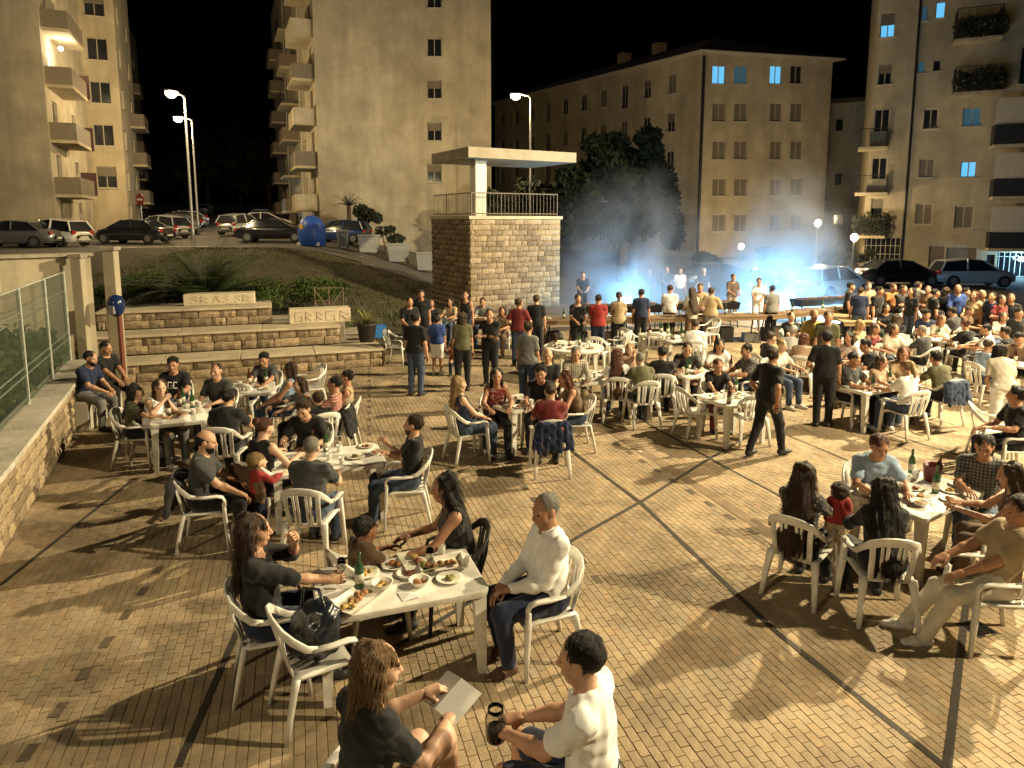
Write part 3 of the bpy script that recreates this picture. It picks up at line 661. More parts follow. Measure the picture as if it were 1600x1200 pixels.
# ================================================================== street lamps and flood lamps
M_lamp = mat('lamp_glow', (1, .9, .7), .5, 0, emit=(1.0, 0.72, 0.36), estr=60.0)
M_lampc = mat('lamp_glow_cold', (.8, .9, 1), .5, 0, emit=(0.55, 0.82, 1.0), estr=60.0)
def street_lamp(base, top, label, power, color=SODIUM, kind='arm', mgl=None, group='street lamps', heading=0.0, radius=.14, spot=None):
    b = Vector(base); h = top - b.z; t = thing('street_lamp', label, 'street lamp', b, heading, group)
    MB().lathe([(.11, 0), (.11, .9), (.075, 1.0), (.055, h * .98), (.03, h)], 10).build('pole', M_grey_metal, t, True)
    if kind == 'globe':
        MB().lathe([(.02, h - .02), (.12, h + .02), (.20, h + .16), (.20, h + .24), (.12, h + .38), (0, h + .42)], 12).build('globe', mgl or M_lamp, t, True); lp = (0, 0, h + .72)
    else:
        MB().tube([(0, 0, h - .25), (.12, 0, h - .02), (.55, 0, h + .06)], .035, 6).build('arm', M_grey_metal, t, True)
        MB().box((.85, 0, h + .09), (.75, .28, .12), 0, .04).build('lamp_head', M_grey_metal, t)
        MB().lathe([(0, -.27), (.15, -.24), (.27, -.12), (.29, .0), (.26, .03)], 14, (.88, 0, h + .02)).build('lamp_glass', mgl or M_lamp, t, True); lp = (.88, 0, h - .52)
    o = point_light('lamp_light', lp, power, color, radius, t)
    if spot:                                               # floodlight head thrown across the square
        o.data.type = 'SPOT'; o.data.spot_size = R(140); o.data.spot_blend = .35
        d = Vector({'A': (-3, 15, 0), 'B': (-3, 10, 0)}[spot]) - b - Matrix.Rotation(heading, 3, 'Z') @ Vector(lp)
        o.rotation_euler = (Matrix.Rotation(-heading, 3, 'Z') @ d).to_track_quat('-Z', 'Y').to_euler()
    return t
street_lamp((17.4, 17.0, 0), 12.0, 'tall floodlight mast standing at the right edge of the plaza by the shops', 31000, FLOOD, heading=R(205), spot='A', radius=.16)
street_lamp((14.4, 4.6, 0), 9.6, 'floodlight mast standing at the near right corner of the plaza', 11000, FLOOD, heading=R(165), spot='B', radius=.16)
def zg(x, y): return float(hgt(x, y))
street_lamp((-9.5, -6.0, 0), 7.5, 'unseen globe fill lamp added behind the viewpoint near the left wall', 2300, FLOOD, kind='globe', radius=.3)  # fill lamp added out of view to lift the shadows on the square
p = AT(303, 392, 38); street_lamp((p.x, 38, zg(p.x, 38)), 10.2, 'tall lit street lamp at the street corner beside the black parked cars', 1900, heading=R(250))
p = AT(300, 190, 50); street_lamp((p.x, 50, zg(p.x, 50)), 10.7, 'lit street lamp farther up the parking street, just beyond the corner lamp', 2100, heading=R(200))
p = AT(829, 158, 42); street_lamp((p.x, 42, zg(p.x, 42)), 10.9, 'single lit street lamp behind the stone tower canopy', 1250, heading=R(180))
p = AT(1278, 348, 45); street_lamp((p.x, 45, zg(p.x, 45)), 3.25, 'low globe lamp on a pole beside the hipped roof block', 800, kind='globe')
p = AT(1335, 370, 40); street_lamp((p.x, 40, 0), 2.45, 'bright low globe lamp before the barred shop grille', 750, kind='globe')
p = AT(1158, 390, 52); street_lamp((p.x, 52, zg(p.x, 52)), 1.5, 'small globe lamp at the foot of the hipped roof block', 260, kind='globe')
# lit lamp on the shop wall
q = r1_.uz(1594, 404); wp = r1_.P(q[0], .15, q[1])
t = thing('wall_lamp', 'cold white lamp fixed to the wall of the shuttered shop', 'lamp', wp, r1_.rz)
MB().box((0, -.02, 0), (.3, .16, .22), 0, .03).build('housing', M_grey_metal, t); MB().lathe([(.1, -.16), (.16, -.08), (.16, 0), (.1, .08)], 10, (0, -.22, 0.02)).build('bulb', M_lampc, t, True)
point_light('lamp_light', (0, -.55, 0), 240, COLD, .15, t)
# grill end work light, and lamps added behind the grills to light the smoke
def floor_lamp(base, label, power):
    t = thing('work_light', label, 'work light', base, 0, 'work lights at the grills')
    for sx in (-1, 1): MB().tube([(sx * .14, -.12, 0), (sx * .14, 0, .2), (sx * .14, .12, 0)], .012, 6).build('stand', M_dark_metal, t)
    MB().box((0, 0, .22), (.3, .16, .12), 0, .02).build('housing', M_dark_metal, t); MB().box((0, 0, .284), (.26, .13, .012), 0).build('lens', M_lampc, t)
    point_light('lamp_light', (0, 0, .42), power, COLD, .12, t)
p = AT(1318, 452, 25.2); floor_lamp((p.x, 25.2, 0), 'dazzling cold work light on the ground at the smoky grill end', 1100)
floor_lamp((4.7, 28.2, 0), 'hidden cold lamp added to light the smoke beside the stone tower', 650)  # added out of sight so that the left smoke glows blue
floor_lamp((10.4, 27.6, 0), 'hidden cold lamp added behind the grill to light the right smoke column', 1150)  # added low behind the grill to make the right smoke glow

# ================================================================== cars
M_tyre = mat('tyre', (.015, .015, .015), .9, .1); M_rim = mat('rim', (.35, .35, .34), .35, .05, metal=.8)
M_headl = mat('headlamp_glass', (.55, .55, .5), .15, 0); M_tail = mat('tail_lamp', (.30, .015, .01), .2, 0)
PAINT = {}
def paint(c):
    k = 'car_paint_%d_%d_%d' % tuple(int(v * 100) for v in c)
    return mat(k, c, 0.28, 0.03, 2, coat=0.6, spec=.5)
def car_meshes(kind):
    L_, Wd = (4.0, .85) if kind == 'hatch' else (4.5, .88)
    #  y, z_bottom, z_belt(top of lower body), half width
    st = [(-.5, .34, .62, .62), (-.485, .26, .74, .78), (-.42, .22, .86, .94), (-.30, .20, .93, 1.0), (-.05, .20, .93, 1.0), (.18, .20, .93, 1.0), (.32, .21, .90, .98), (.43, .24, .78, .90), (.485, .28, .66, .74), (.5, .34, .56, .6)]
    if kind == 'sedan': st[1] = (-.485, .26, .80, .8); st[2] = (-.42, .22, .92, .94)
    V = []; Fs = []; n = 10
    for (y, zb, zt, hw) in st:
        w_ = Wd * hw
        for (a, b) in ((0, 0), (.8, 0), (.97, .12), (1.0, .5), (.97, .8), (.86, 1.0), (.4, 1.05), (0, 1.06)):
            V.append((w_ * a, y * L_, zb + (zt - zb) * b))
    k = 8; half = len(V)
    V += [(-x, y, z) for x, y, z in V]
    for i in range(len(st) - 1):
        for j in range(k - 1):
            a = i * k + j; Fs.append((a, a + 1, a + k + 1, a + k)[::-1]); b = a + half; Fs.append((b, b + 1, b + k + 1, b + k))
    for e in (0, (len(st) - 1) * k):
        loop = [e + j for j in range(k)] + [e + half + j for j in range(k - 1, -1, -1)]; Fs.append(loop if e else loop[::-1])
    body = MB().add(V, Fs).mesh('body', None, True)
    # cabin
    if kind == 'hatch': prof = [(-.47, .86), (-.40, 1.38), (-.10, 1.50), (.06, 1.44), (.26, .92)]
    else: prof = [(-.36, .93), (-.22, 1.36), (-.02, 1.43), (.08, 1.38), (.27, .92)]
    ty, by = Wd * .70, Wd * .93; b0, t0, tm, t1, b1 = [(y * L_, z) for y, z in prof]
    gl = MB(); V = []
    for (y, z) in (b0, t0, tm, t1, b1):
        w_ = by if z < 1.0 else ty
        V += [(w_, y, z - .02), (-w_, y, z - .02)]
    gl.add(V, [(0, 2, 8), (2, 4, 8), (4, 6, 8), (1, 9, 3), (3, 9, 5), (5, 9, 7), (0, 1, 3, 2), (6, 7, 9, 8), (2, 3, 5, 4), (4, 5, 7, 6)])
    rf = MB(); V = []
    for (y, z) in (t0, tm, t1): V += [(ty + .015, y, z - .03), (-ty - .015, y, z - .03), (ty * .8, y, z + .02), (-ty * .8, y, z + .02)]
    rf.add(V, [(2, 6, 7, 3), (6, 10, 11, 7), (0, 4, 6, 2), (4, 8, 10, 6), (1, 3, 7, 5), (5, 7, 11, 9), (0, 2, 3, 1), (8, 9, 11, 10)])
    for sx in (1, -1):                                      # pillars
        for (a, b) in ((b0, t0), (t1, b1), ((tm[0] - .15, .92), (tm[0] - .12, tm[1]))):
            rf.tube([(sx * (by + .005), a[0], a[1]), (sx * (ty + .01), b[0], b[1])] if a[1] < b[1] else [(sx * (ty + .01), a[0], a[1]), (sx * (by + .005), b[0], b[1])], .045, 5)
    wh = MB().tube([(-.1, 0, 0), (-.085, 0, 0), (.085, 0, 0), (.1, 0, 0)], [.27, .31, .31, .27], 18); rim = MB().tube([(-.105, 0, 0), (.105, 0, 0)], .19, 12)
    tr_ = MB().tube([(-.104, 0, 0), (.104, 0, 0)], .315, 18)
    return dict(body=body, glass=gl.mesh('cabin_glass', M_glass_dark, False), roof=rf.mesh('roof', None, False), tyre=tr_.mesh('tyre', M_tyre), rim=MB().tube([(-.108, 0, 0), (.108, 0, 0)], .2, 12).mesh('rim', M_rim), L=L_, W=Wd,
                hl=MB().box((0, 0, 0), (.34, .16, .14), 0, .04).mesh('headlight', M_headl), tl=MB().box((0, 0, 0), (.26, .12, .2), 0, .03).mesh('taillight', M_tail), plate=MB().box((0, 0, 0), (.5, .02, .11)).mesh('number_plate', M_pale_paint))
CARS = {k: car_meshes(k) for k in ('hatch', 'sedan')}
for k in CARS:
    for q in ('body', 'roof'): CARS[k][q].materials.append(paint((.3, .3, .3)))
def car(px, py, D, kind, col, heading, label, group='parked cars', z=None):
    c = CARS[kind]; pnt = AT(px, py, D); z = zg(pnt.x, D) if z is None else z
    a = R(-heading)
    t = thing('parked_car', label, 'car', (pnt.x, D, z), a, group)
    m = paint(col)
    inst('body', c['body'], t, m); inst('cabin_glass', c['glass'], t); inst('roof', c['roof'], t, m)
    for sx in (-1, 1):
        for yy in (-.31, .32):
            w_ = inst('wheel', c['tyre'], t, None, (sx * (c['W'] - .085), yy * c['L'], .315)); inst('rim', c['rim'], w_)
        inst('headlight', c['hl'], t, None, (sx * c['W'] * .66, .455 * c['L'], .68), (0, 0, -sx * .35)); inst('taillight', c['tl'], t, None, (sx * c['W'] * .70, -.475 * c['L'], .76))
    inst('number_plate', c['plate'], t, None, (0, -.5 * c['L'] - .01, .5))
    return t
WHITE, BLACK, GREY, BLUE, SILVER = (.62, .60, .55), (.012, .012, .014), (.10, .10, .10), (.02, .04, .12), (.34, .34, .33)
car(84, 370, 38.5, 'hatch', WHITE, -78, 'white hatchback parked sideways under the left apartment block')
car(25, 378, 37.0, 'sedan', GREY, -95, 'dark grey car half hidden behind the garden wall')
car(212, 372, 41.5, 'sedan', BLACK, -82, 'black saloon parked at the head of the row beside the lamp')
car(252, 362, 46.5, 'hatch', SILVER, -70, 'silver hatchback next after the black saloon in the row')
car(266, 356, 50.5, 'sedan', GREY, -68, 'grey car third along the row under the left block')
car(278, 350, 55.0, 'hatch', BLACK, -66, 'black hatchback fourth along the row under the left block')
car(287, 345, 60.5, 'sedan', SILVER, -66, 'silver saloon fifth along the row under the left block')
car(292, 340, 67.0, 'hatch', BLACK, -66, 'black hatchback last along the row under the left block')
car(319, 330, 92.0, 'hatch', SILVER, 170, 'small distant car at the far end of the street')
car(377, 356, 50.0, 'hatch', SILVER, 10, 'silver hatchback seen from behind in the middle of the right hand bays')
car(428, 368, 43.5, 'sedan', BLACK, 84, 'black saloon parked sideways by the blue recycling bell')
car(412, 345, 56.0, 'sedan', WHITE, 70, 'pale car parked behind the black saloon')
HEADCAR = car(408, 338, 64.0, 'hatch', GREY, 175, 'dark car with one lit headlamp up the street')
car(532, 378, 45.5, 'hatch', BLUE, -80, 'dark blue hatchback behind the row of bins')
car(1300, 440, 33.0, 'hatch', WHITE, 60, 'white hatchback parked behind the smoky grill end')
car(1120, 425, 36.0, 'sedan', BLACK, 80, 'black car parked beyond the grill cooks')
car(1515, 455, 38.0, 'hatch', SILVER, 98, 'silver hatchback lit blue by the shop lamp')
car(1400, 440, 38.5, 'sedan', BLACK, 88, 'black saloon parked before the barred shop grille')
car(1240, 432, 38.0, 'sedan', GREY, 85, 'grey saloon parked behind the right smoke column')
hb = MB().lathe([(0, -.12), (.1, -.08), (.13, 0), (.1, .08), (0, .12)], 10).build('headlight_glow', M_lampc, HEADCAR, True); hb.location = (.56, 2.05, .68); point_light('lamp_light', (.56, 2.5, .7), 120, (.8, .9, 1), .1, HEADCAR)

# ================================================================== bins, bell container, signs
def bell(px, D):
    p = AT(px, 380, D); t = thing('recycling_bell', 'blue bell shaped recycling container with a yellow sticker', 'recycling bin', (p.x, D, zg(p.x, D)))
    m = mat('blue_plastic', (.02, .07, .33), .45, .12, 3)
    MB().lathe([(.72, 0), (.78, .08), (.80, .7), (.74, 1.15), (.56, 1.5), (.3, 1.68), (.12, 1.74), (0, 1.75)], 20).build('shell', m, t, True)
    MB().tube([(-.12, 0, 1.74), (-.1, 0, 1.88), (.1, 0, 1.88), (.12, 0, 1.74)], .03, 6).build('lifting_loop', M_grey_metal, t)
    MB().box((-.42, -.63, 1.08), (.30, .05, .26), -.55, .02).build('sticker', mat('yellow_sticker', (.6, .42, .03), .5, .1), t)
    for s in (-.6, .45): MB().box((s, -.5, .1), (.22, .3, .2), 0, .03).build('foot', M_pale_paint, t)
bell(488, 40.5)
def bin_(px, D, w_, h, label):
    p = AT(px, 390, D); t = thing('wheelie_bin', label, 'bin', (p.x, D, zg(p.x, D)), .1, 'bins beside the tower')
    m = mat('bin_grey', (.34, .33, .28), .5, .12, 4)
    V = []; 
    for (s, z) in ((.82, .12), (1.0, h * .86)): V += [(-w_ / 2 * s, -.36 * s, z), (w_ / 2 * s, -.36 * s, z), (w_ / 2 * s, .36 * s, z), (-w_ / 2 * s, .36 * s, z)]
    MB().add(V, [(0, 3, 2, 1), (4, 5, 6, 7), (0, 1, 5, 4), (1, 2, 6, 5), (2, 3, 7, 6), (3, 0, 4, 7)]).build('tub', m, t)
    MB().box((0, 0, h * .9), (w_ * 1.06, .8, h * .09), 0, .04).build('lid', m, t)
    for sx in (-1, 1): MB().tube([(sx * w_ * .4 - .04, .25, .1), (sx * w_ * .4 + .04, .25, .1)], .1, 10).build('wheel', M_tyre, t)
bin_(536, 41.5, .62, 1.15, 'narrow grey wheelie bin beside the blue bell'); bin_(577, 41.8, 1.25, 1.22, 'wide pale bin second from the blue bell, its lid closed')
bin_(623, 41.2, 1.3, 1.25, 'wide pale bin standing third from the blue bell'); bin_(664, 40.5, 1.0, 1.2, 'pale bin half hidden by the stone tower')
p = AT(221, 330, 45); t = thing('road_sign', 'round no entry road sign on a post beside the left block', 'sign', (p.x, 45, zg(p.x, 45)), R(-25))
MB().tube([(0, 0, 0), (0, 0, 2.9)], .035, 6).build('post', M_grey_metal, t); MB().tube([(0, -.04, 2.55), (0, -.07, 2.55)], .38, 20).build('disc', mat('sign_red', (.22, .035, .03), .5, .1), t); MB().box((0, -.078, 2.55), (.46, .01, .12)).build('bar', M_white, t)
# blue dome on a post beside the pillar
p = AT(181, 478, 14.3); t = thing('payphone_hood', 'dark blue domed payphone hood on a post beside the pillar', 'payphone', (p.x, p.y, p.z - 1.35))
MB().tube([(0, .1, -.5), (0, .1, 1.3)], .05, 8).build('post', mat('rust_red', (.16, .05, .03), .7, .2, 8), t)
MB().lathe([(.04, 1.12), (.13, 1.19), (.175, 1.32), (.17, 1.45), (.12, 1.55), (0, 1.59)], 16).build('hood', mat('navy_gloss', (.010, .022, .08), .2, .05), t, True)
MB().box((0, -.15, 1.28), (.13, .08, .18), 0, .02).build('phone', M_grey_metal, t)

# ================================================================== trees and plants
def tree(px, D, base_z, h, crown, label, m, nl, seed, size=.22, trunk=.22, name='tree', group=None):
    rg = np.random.default_rng(seed); p = AT(px, 400, D); t = thing(name, label, 'tree', (p.x, D, base_z), 0, group)
    tb = MB(); tb.tube([(0, 0, -.1), (.08, .02, h * .25), (-.05, .05, h * .5), (.05, 0, h * .75)], [trunk, trunk * .8, trunk * .6, trunk * .25], 8)
    cl = []
    for (cx, cy_, cz_, rx, ry, rz_) in crown:
        tb.tube([(0, .03, h * .4), (cx * .5, cy_ * .5, (h * .4 + cz_) / 2), (cx, cy_, cz_)], [trunk * .45, trunk * .3, .03], 5)
        k = max(3, int(rx * ry * 2.2))
        for _ in range(k):
            d = rg.normal(0, 1, 3); d /= np.linalg.norm(d); c = np.array([cx, cy_, cz_]) + d * np.array([rx, ry, rz_]) * rg.uniform(.35, .95)
            cl.append(leaves(int(nl / len(crown) / k), c, np.array([rx, ry, rz_]) * rg.uniform(.28, .5), size, rg, .3))
    tb.build('trunk', M_bark, t, True); leaf_obj('crown', cl, m, t)
    return t
tree(972, 38, .35, 7.4, [(0, 0, 5.0, 2.5, 2.4, 2.3), (-1.9, 0, 4.3, 1.9, 2, 1.9), (1.9, 0, 4.5, 1.8, 2, 2.1), (.3, 0, 6.7, 1.8, 1.8, 1.4), (2.3, 0, 3.1, 1.4, 1.4, 1.5), (-2.5, 0, 3.1, 1.4, 1.5, 1.4), (-1, 0, 6.1, 1.8, 1.8, 1.4), (.2, -.6, 3.4, 2.2, 1.8, 1.6)], 'big dark broad crowned tree beyond the smoke', mat('black_green_foliage', (.014, .018, .008), .85, .5, .8, spec=.1), 36000, 3, .24, .3)
tree(840, 44, .5, 6, [(0, 0, 4, 2.6, 2.2, 1.9), (-2.4, 0, 3.4, 2, 2, 1.6)], 'dark tree behind the stone tower and its canopy', M_leaf, 6000, 4, .26)
for k, (px, D, h, lab) in enumerate(((330, 110, 13, 'dim tree at the far end of the street, left of its neighbour'), (380, 120, 16, 'tall dim tree closing the far end of the street'), (425, 105, 12, 'dim tree at the far end of the street beside the tall block'), (290, 125, 11, 'dim low tree beyond the last parked cars'))):
    p = AT(px, 330, D); tree(px, D, zg(p.x, D), h, [(0, 0, h * .62, 4.4, 4, h * .3), (2.5, 0, h * .5, 3, 3, h * .22), (-2.8, 0, h * .48, 3, 3, h * .22)], lab, M_leaf, 3500, 10 + k, .5, .35, group='dim trees closing the street')
for k, (px, D, lab) in enumerate(((1085, 42, 'dark rounded bush at the corner of the hipped roof block'), (1330, 44, 'dark hedge bush by the globe lamps'), (1190, 45, 'low dark bush before the hipped roof block'))):
    tree(px, D, zg(AT(px, 400, D).x, D), 1.8, [(0, 0, 1.0, 1.5, 1.1, .9), (1.1, .1, .8, 1.0, .9, .7)], lab, M_leaf, 2200, 30 + k, .14, .06, 'bush', 'dark bushes')
tree(600, 44, 1.3, 2.4, [(0, 0, 1.1, 1.3, .8, 1.0), (1.2, 0, .9, 1.0, .7, .7)], 'thin shrub against the tall block wall behind the bins', M_leaf, 1200, 41, .12, .05, 'bush', 'dark bushes')
def frond(mb, base, az, el, L_, droop, w0=.30, n=26, rg=None):
    d = Vector((math.cos(az), math.sin(az), 0)); side = Vector((-d.y, d.x, 0)); prev = None
    for i in range(n + 1):
        s = i / n; x = L_ * (s * math.cos(el)); z = L_ * (s * math.sin(el) - droop * s * s); p = Vector(base) + d * x + Vector((0, 0, z))
        if i > 1:
            for sg in (-1, 1):
                ll = 1.25 * w0 * math.sin(math.pi * min(1, s * .92 + .08)) ** .6; tip = p + side * sg * ll * .8 + d * ll * .55 + Vector((0, 0, -.10 * ll + .25 * ll * (1 - s)))
                q_ = p + (tip - p) * .5; mb.add([p - d * .03, p + d * .03, q_ + d * .035, tip, q_ - d * .03], [(0, 1, 2, 3, 4)])
        if prev is not None: mb.tube([prev, p], .012 * (1.1 - s), 4, False)
        prev = p
def palm(px, py, z, nfr, L_, label, trunk_h=.25, m=M_leaf2, seed=1, D=None, name='palm'):
    rg = random.Random(seed); b = G(px, py, z) if D is None else AT(px, py, D)
    if D is not None: g0 = zg(b.x, b.y) - .05; trunk_h = max(trunk_h, b.z - g0); b = Vector((b.x, b.y, g0))
    t = thing(name, label, 'palm', b, 0)
    MB().lathe([(.2, -.3), (.22, 0), (.16, trunk_h * .5), (.13, trunk_h), (0, trunk_h + .08)], 10).build('trunk', M_bark, t)
    for k in range(nfr):
        mb = MB(); frond(mb, (0, 0, trunk_h), k * 2.399 + rg.uniform(-.2, .2), R(rg.uniform(12, 78)), L_ * rg.uniform(.75, 1.1), rg.uniform(.15, .55), .3 * L_ / 1.8)
        mb.build('frond', m, t)
    return t
bz = zg(*AT(322, 480, 20.5).xy)
palm(322, 466, bz + .55, 54, 3.0, 'large low palm with arching fronds behind the top tier of the planter', .35, mat('palm_green', (.045, .07, .018), .8, .4, 2, spec=.08), 2, D=20.0)
palm(545, 322, 0, 26, 1.5, 'spiky headed palm tree before the tall block', 0.2, M_leaf, 5, D=46)['label'] = 'dark spiky palm head rising over the bins before the tall block'
tree(566, 46.0, 1.35, 2.9, [(0, 0, 2.2, 1.15, 1.0, .9), (.5, 0, 2.6, .8, .8, .7)], 'small dark bushy tree beside the spiky palm behind the bins', M_leaf, 2600, 44, .13, .09)
# agave in a pot on the planter
b = AT(573, 520, 17.9); t = thing('potted_agave', 'yellow green spiky plant in a dark pot at the planter end', 'plant', (b.x, b.y, .455))
MB().lathe([(.17, 0), (.2, .05), (.25, .42), (.28, .44), (.28, .50), (.22, .50), (.2, .44)], 14).build('pot', mat('dark_pot', (.03, .025, .02), .7, .2, 5), t, True)
rg = random.Random(8); M_yel = mat('agave_leaf', (.20, .19, .05), .55, .3, 3)
for k in range(46):
    az, el, L_ = rg.uniform(0, 6.28), R(rg.uniform(15, 85)), rg.uniform(.45, .75); d = Vector((math.cos(az), math.sin(az), 0)); s = Vector((-d.y, d.x, 0)); q = [Vector((0, 0, .48)) + d * (L_ * u * math.cos(el)) + Vector((0, 0, L_ * (u * math.sin(el) - .25 * u * u))) for u in (0, .5, 1)]
    MB().add([q[0] - s * .018, q[0] + s * .018, q[1] - s * .016, q[1] + s * .016, q[2]], [(0, 1, 3, 2), (2, 3, 4)]).build('leaf', M_yel, t)
# rusty trellis panel standing on the planter
b = AT(515, 492, 19.0); t = thing('metal_trellis', 'thin rusty metal trellis panel standing on the planter beside the potted plant', 'trellis', (b.x, b.y, b.z - .05), .15)
M_rust = mat('rusty_metal', (.22, .15, .09), .7, .3, 12)
for (a, b_) in (((-.38, 0), (-.38, .82)), ((.38, 0), (.38, .82)), ((0, 0), (0, .82)), ((-.38, .8), (.38, .8)), ((-.38, .45), (.0, .45)), ((-.38, .75), (0, .2)), ((0, .2), (.36, .72)), ((-.2, .05), (-.36, .4)), ((.1, .35), (.38, .12))):
    MB().tube([(a[0], 0, a[1]), (b_[0], 0, b_[1])], .011, 5).build('bar', M_rust, t)
MB().box((0, 0, -.45), (.8, .06, .9)).build('base', M_concrete, t)
# grass and ground cover on the bank
def grass():
    rg = np.random.default_rng(21); n = 26000; X = rg.uniform(-16, -1.5, n); Y = rg.uniform(18.6, 36, n)
    dens = 0.35 + .65 * (np.sin(X * .9 + 1) * np.sin(Y * .7) > -.1); k = (rg.random(n) < dens) & ~((X > -4.2) & (Y > 26)) & (Y > 19.4 + (X + 3.2) * .35 + .2); X, Y = X[k], Y[k]; n = len(X)
    Z = hgt(X, Y) - .02; tall = np.where((np.abs(X + 9) < 5) & (Y < 26), .17, .09) * rg.uniform(.5, 1.4, n)
    a = rg.uniform(0, 6.28, n); w_ = .022; dx, dy = np.cos(a), np.sin(a); lean = rg.normal(0, .3, (n, 2)) * tall[:, None]
    V = np.stack([np.stack([X - dx * w_, Y - dy * w_, Z], -1), np.stack([X + dx * w_, Y + dy * w_, Z], -1), np.stack([X + lean[:, 0], Y + lean[:, 1], Z + tall], -1)], 1).reshape(-1, 3)
    o = inst('grass', np_mesh('grass', V, np.arange(len(V)).reshape(-1, 3), mat('grass_blade', (.075, .078, .022), .7, .5, .6), smooth=False)); props(o, 'dry uneven grass growing over the bank', 'grass', None, 'stuff')
    cl = []
    for _ in range(46): cl.append(leaves(420, (rg.uniform(-13.5, -5.5), rg.uniform(20.0, 25), 0), (.6, .5, .30), .05, rg, .2))
    for c in cl: c[:, 2] += np.maximum(hgt(c[:, 0], c[:, 1]), 1.2) + .12
    o = leaf_obj('ground_cover', cl, M_leaf2, None); props(o, 'low leafy ground cover around the large palm', 'ground cover')
grass()
rgf = np.random.default_rng(77)
o = leaf_obj('climbing_plant', [leaves(240, (LA - ln * .75 + ld * u).to_tuple() + (1.0 + .5 * rgf.random(),), (.35, .55, .55), .09, rgf, .2) for u in np.arange(.4, FL, .45)], M_leaf2, None); props(o, 'dark creeper growing behind the mesh fence', 'creeper')

# ================================================================== smoke over the grills
def smoke(name, c, size, dens, seed, label):
    m = bpy.data.materials.new('smoke_' + str(seed)); m.use_nodes = True; n = m.node_tree; n.nodes.clear()
    out = n.nodes.new('ShaderNodeOutputMaterial'); pv = n.nodes.new('ShaderNodeVolumePrincipled'); n.links.new(pv.outputs[0], out.inputs['Volume'])
    pv.inputs['Color'].default_value = (.92, .95, 1, 1); pv.inputs['Anisotropy'].default_value = 0.45
    tc = n.nodes.new('ShaderNodeTexCoord'); mp = n.nodes.new('ShaderNodeMapping'); mp.inputs['Location'].default_value = (seed, 0, 0)
    nz = n.nodes.new('ShaderNodeTexNoise'); nz.inputs['Scale'].default_value = .55; nz.inputs['Detail'].default_value = 4; nz.inputs['Distortion'].default_value = .8
    n.links.new(tc.outputs['Object'], mp.inputs[0]); n.links.new(mp.outputs[0], nz.inputs['Vector'])
    r1 = n.nodes.new('ShaderNodeMapRange'); r1.inputs['From Min'].default_value = .38; r1.inputs['From Max'].default_value = .72; n.links.new(nz.outputs[0], r1.inputs[0])
    dv = n.nodes.new('ShaderNodeVectorMath'); dv.operation = 'DIVIDE'; dv.inputs[1].default_value = (size[0] / 2, size[1] / 2, size[2]); n.links.new(tc.outputs['Object'], dv.inputs[0])
    ln_ = n.nodes.new('ShaderNodeVectorMath'); ln_.operation = 'LENGTH'; n.links.new(dv.outputs[0], ln_.inputs[0])
    r2 = n.nodes.new('ShaderNodeMapRange'); r2.interpolation_type = 'SMOOTHERSTEP'; r2.inputs['From Min'].default_value = 1.0; r2.inputs['From Max'].default_value = .15; n.links.new(ln_.outputs['Value'], r2.inputs[0])
    mu = n.nodes.new('ShaderNodeMath'); mu.operation = 'MULTIPLY'; n.links.new(r1.outputs[0], mu.inputs[0]); n.links.new(r2.outputs[0], mu.inputs[1])
    m2_ = n.nodes.new('ShaderNodeMath'); m2_.operation = 'MULTIPLY'; m2_.inputs[1].default_value = dens; n.links.new(mu.outputs[0], m2_.inputs[0]); n.links.new(m2_.outputs[0], pv.inputs['Density'])
    o = MB().box((0, 0, size[2] / 2), size).build(name, m); o.location = c; props(o, label, 'smoke', 'smoke over the grills', 'stuff'); return o
smoke('smoke', (4.8, 26.0, 0.2), (10.0, 7.5, 6.2), .55, 3, 'blue lit smoke drifting up beside the stone tower')
smoke('smoke', (10.6, 26.4, 0.2), (7.0, 6.0, 6.6), .95, 8, 'dense blue white smoke rising from the right end of the grills')

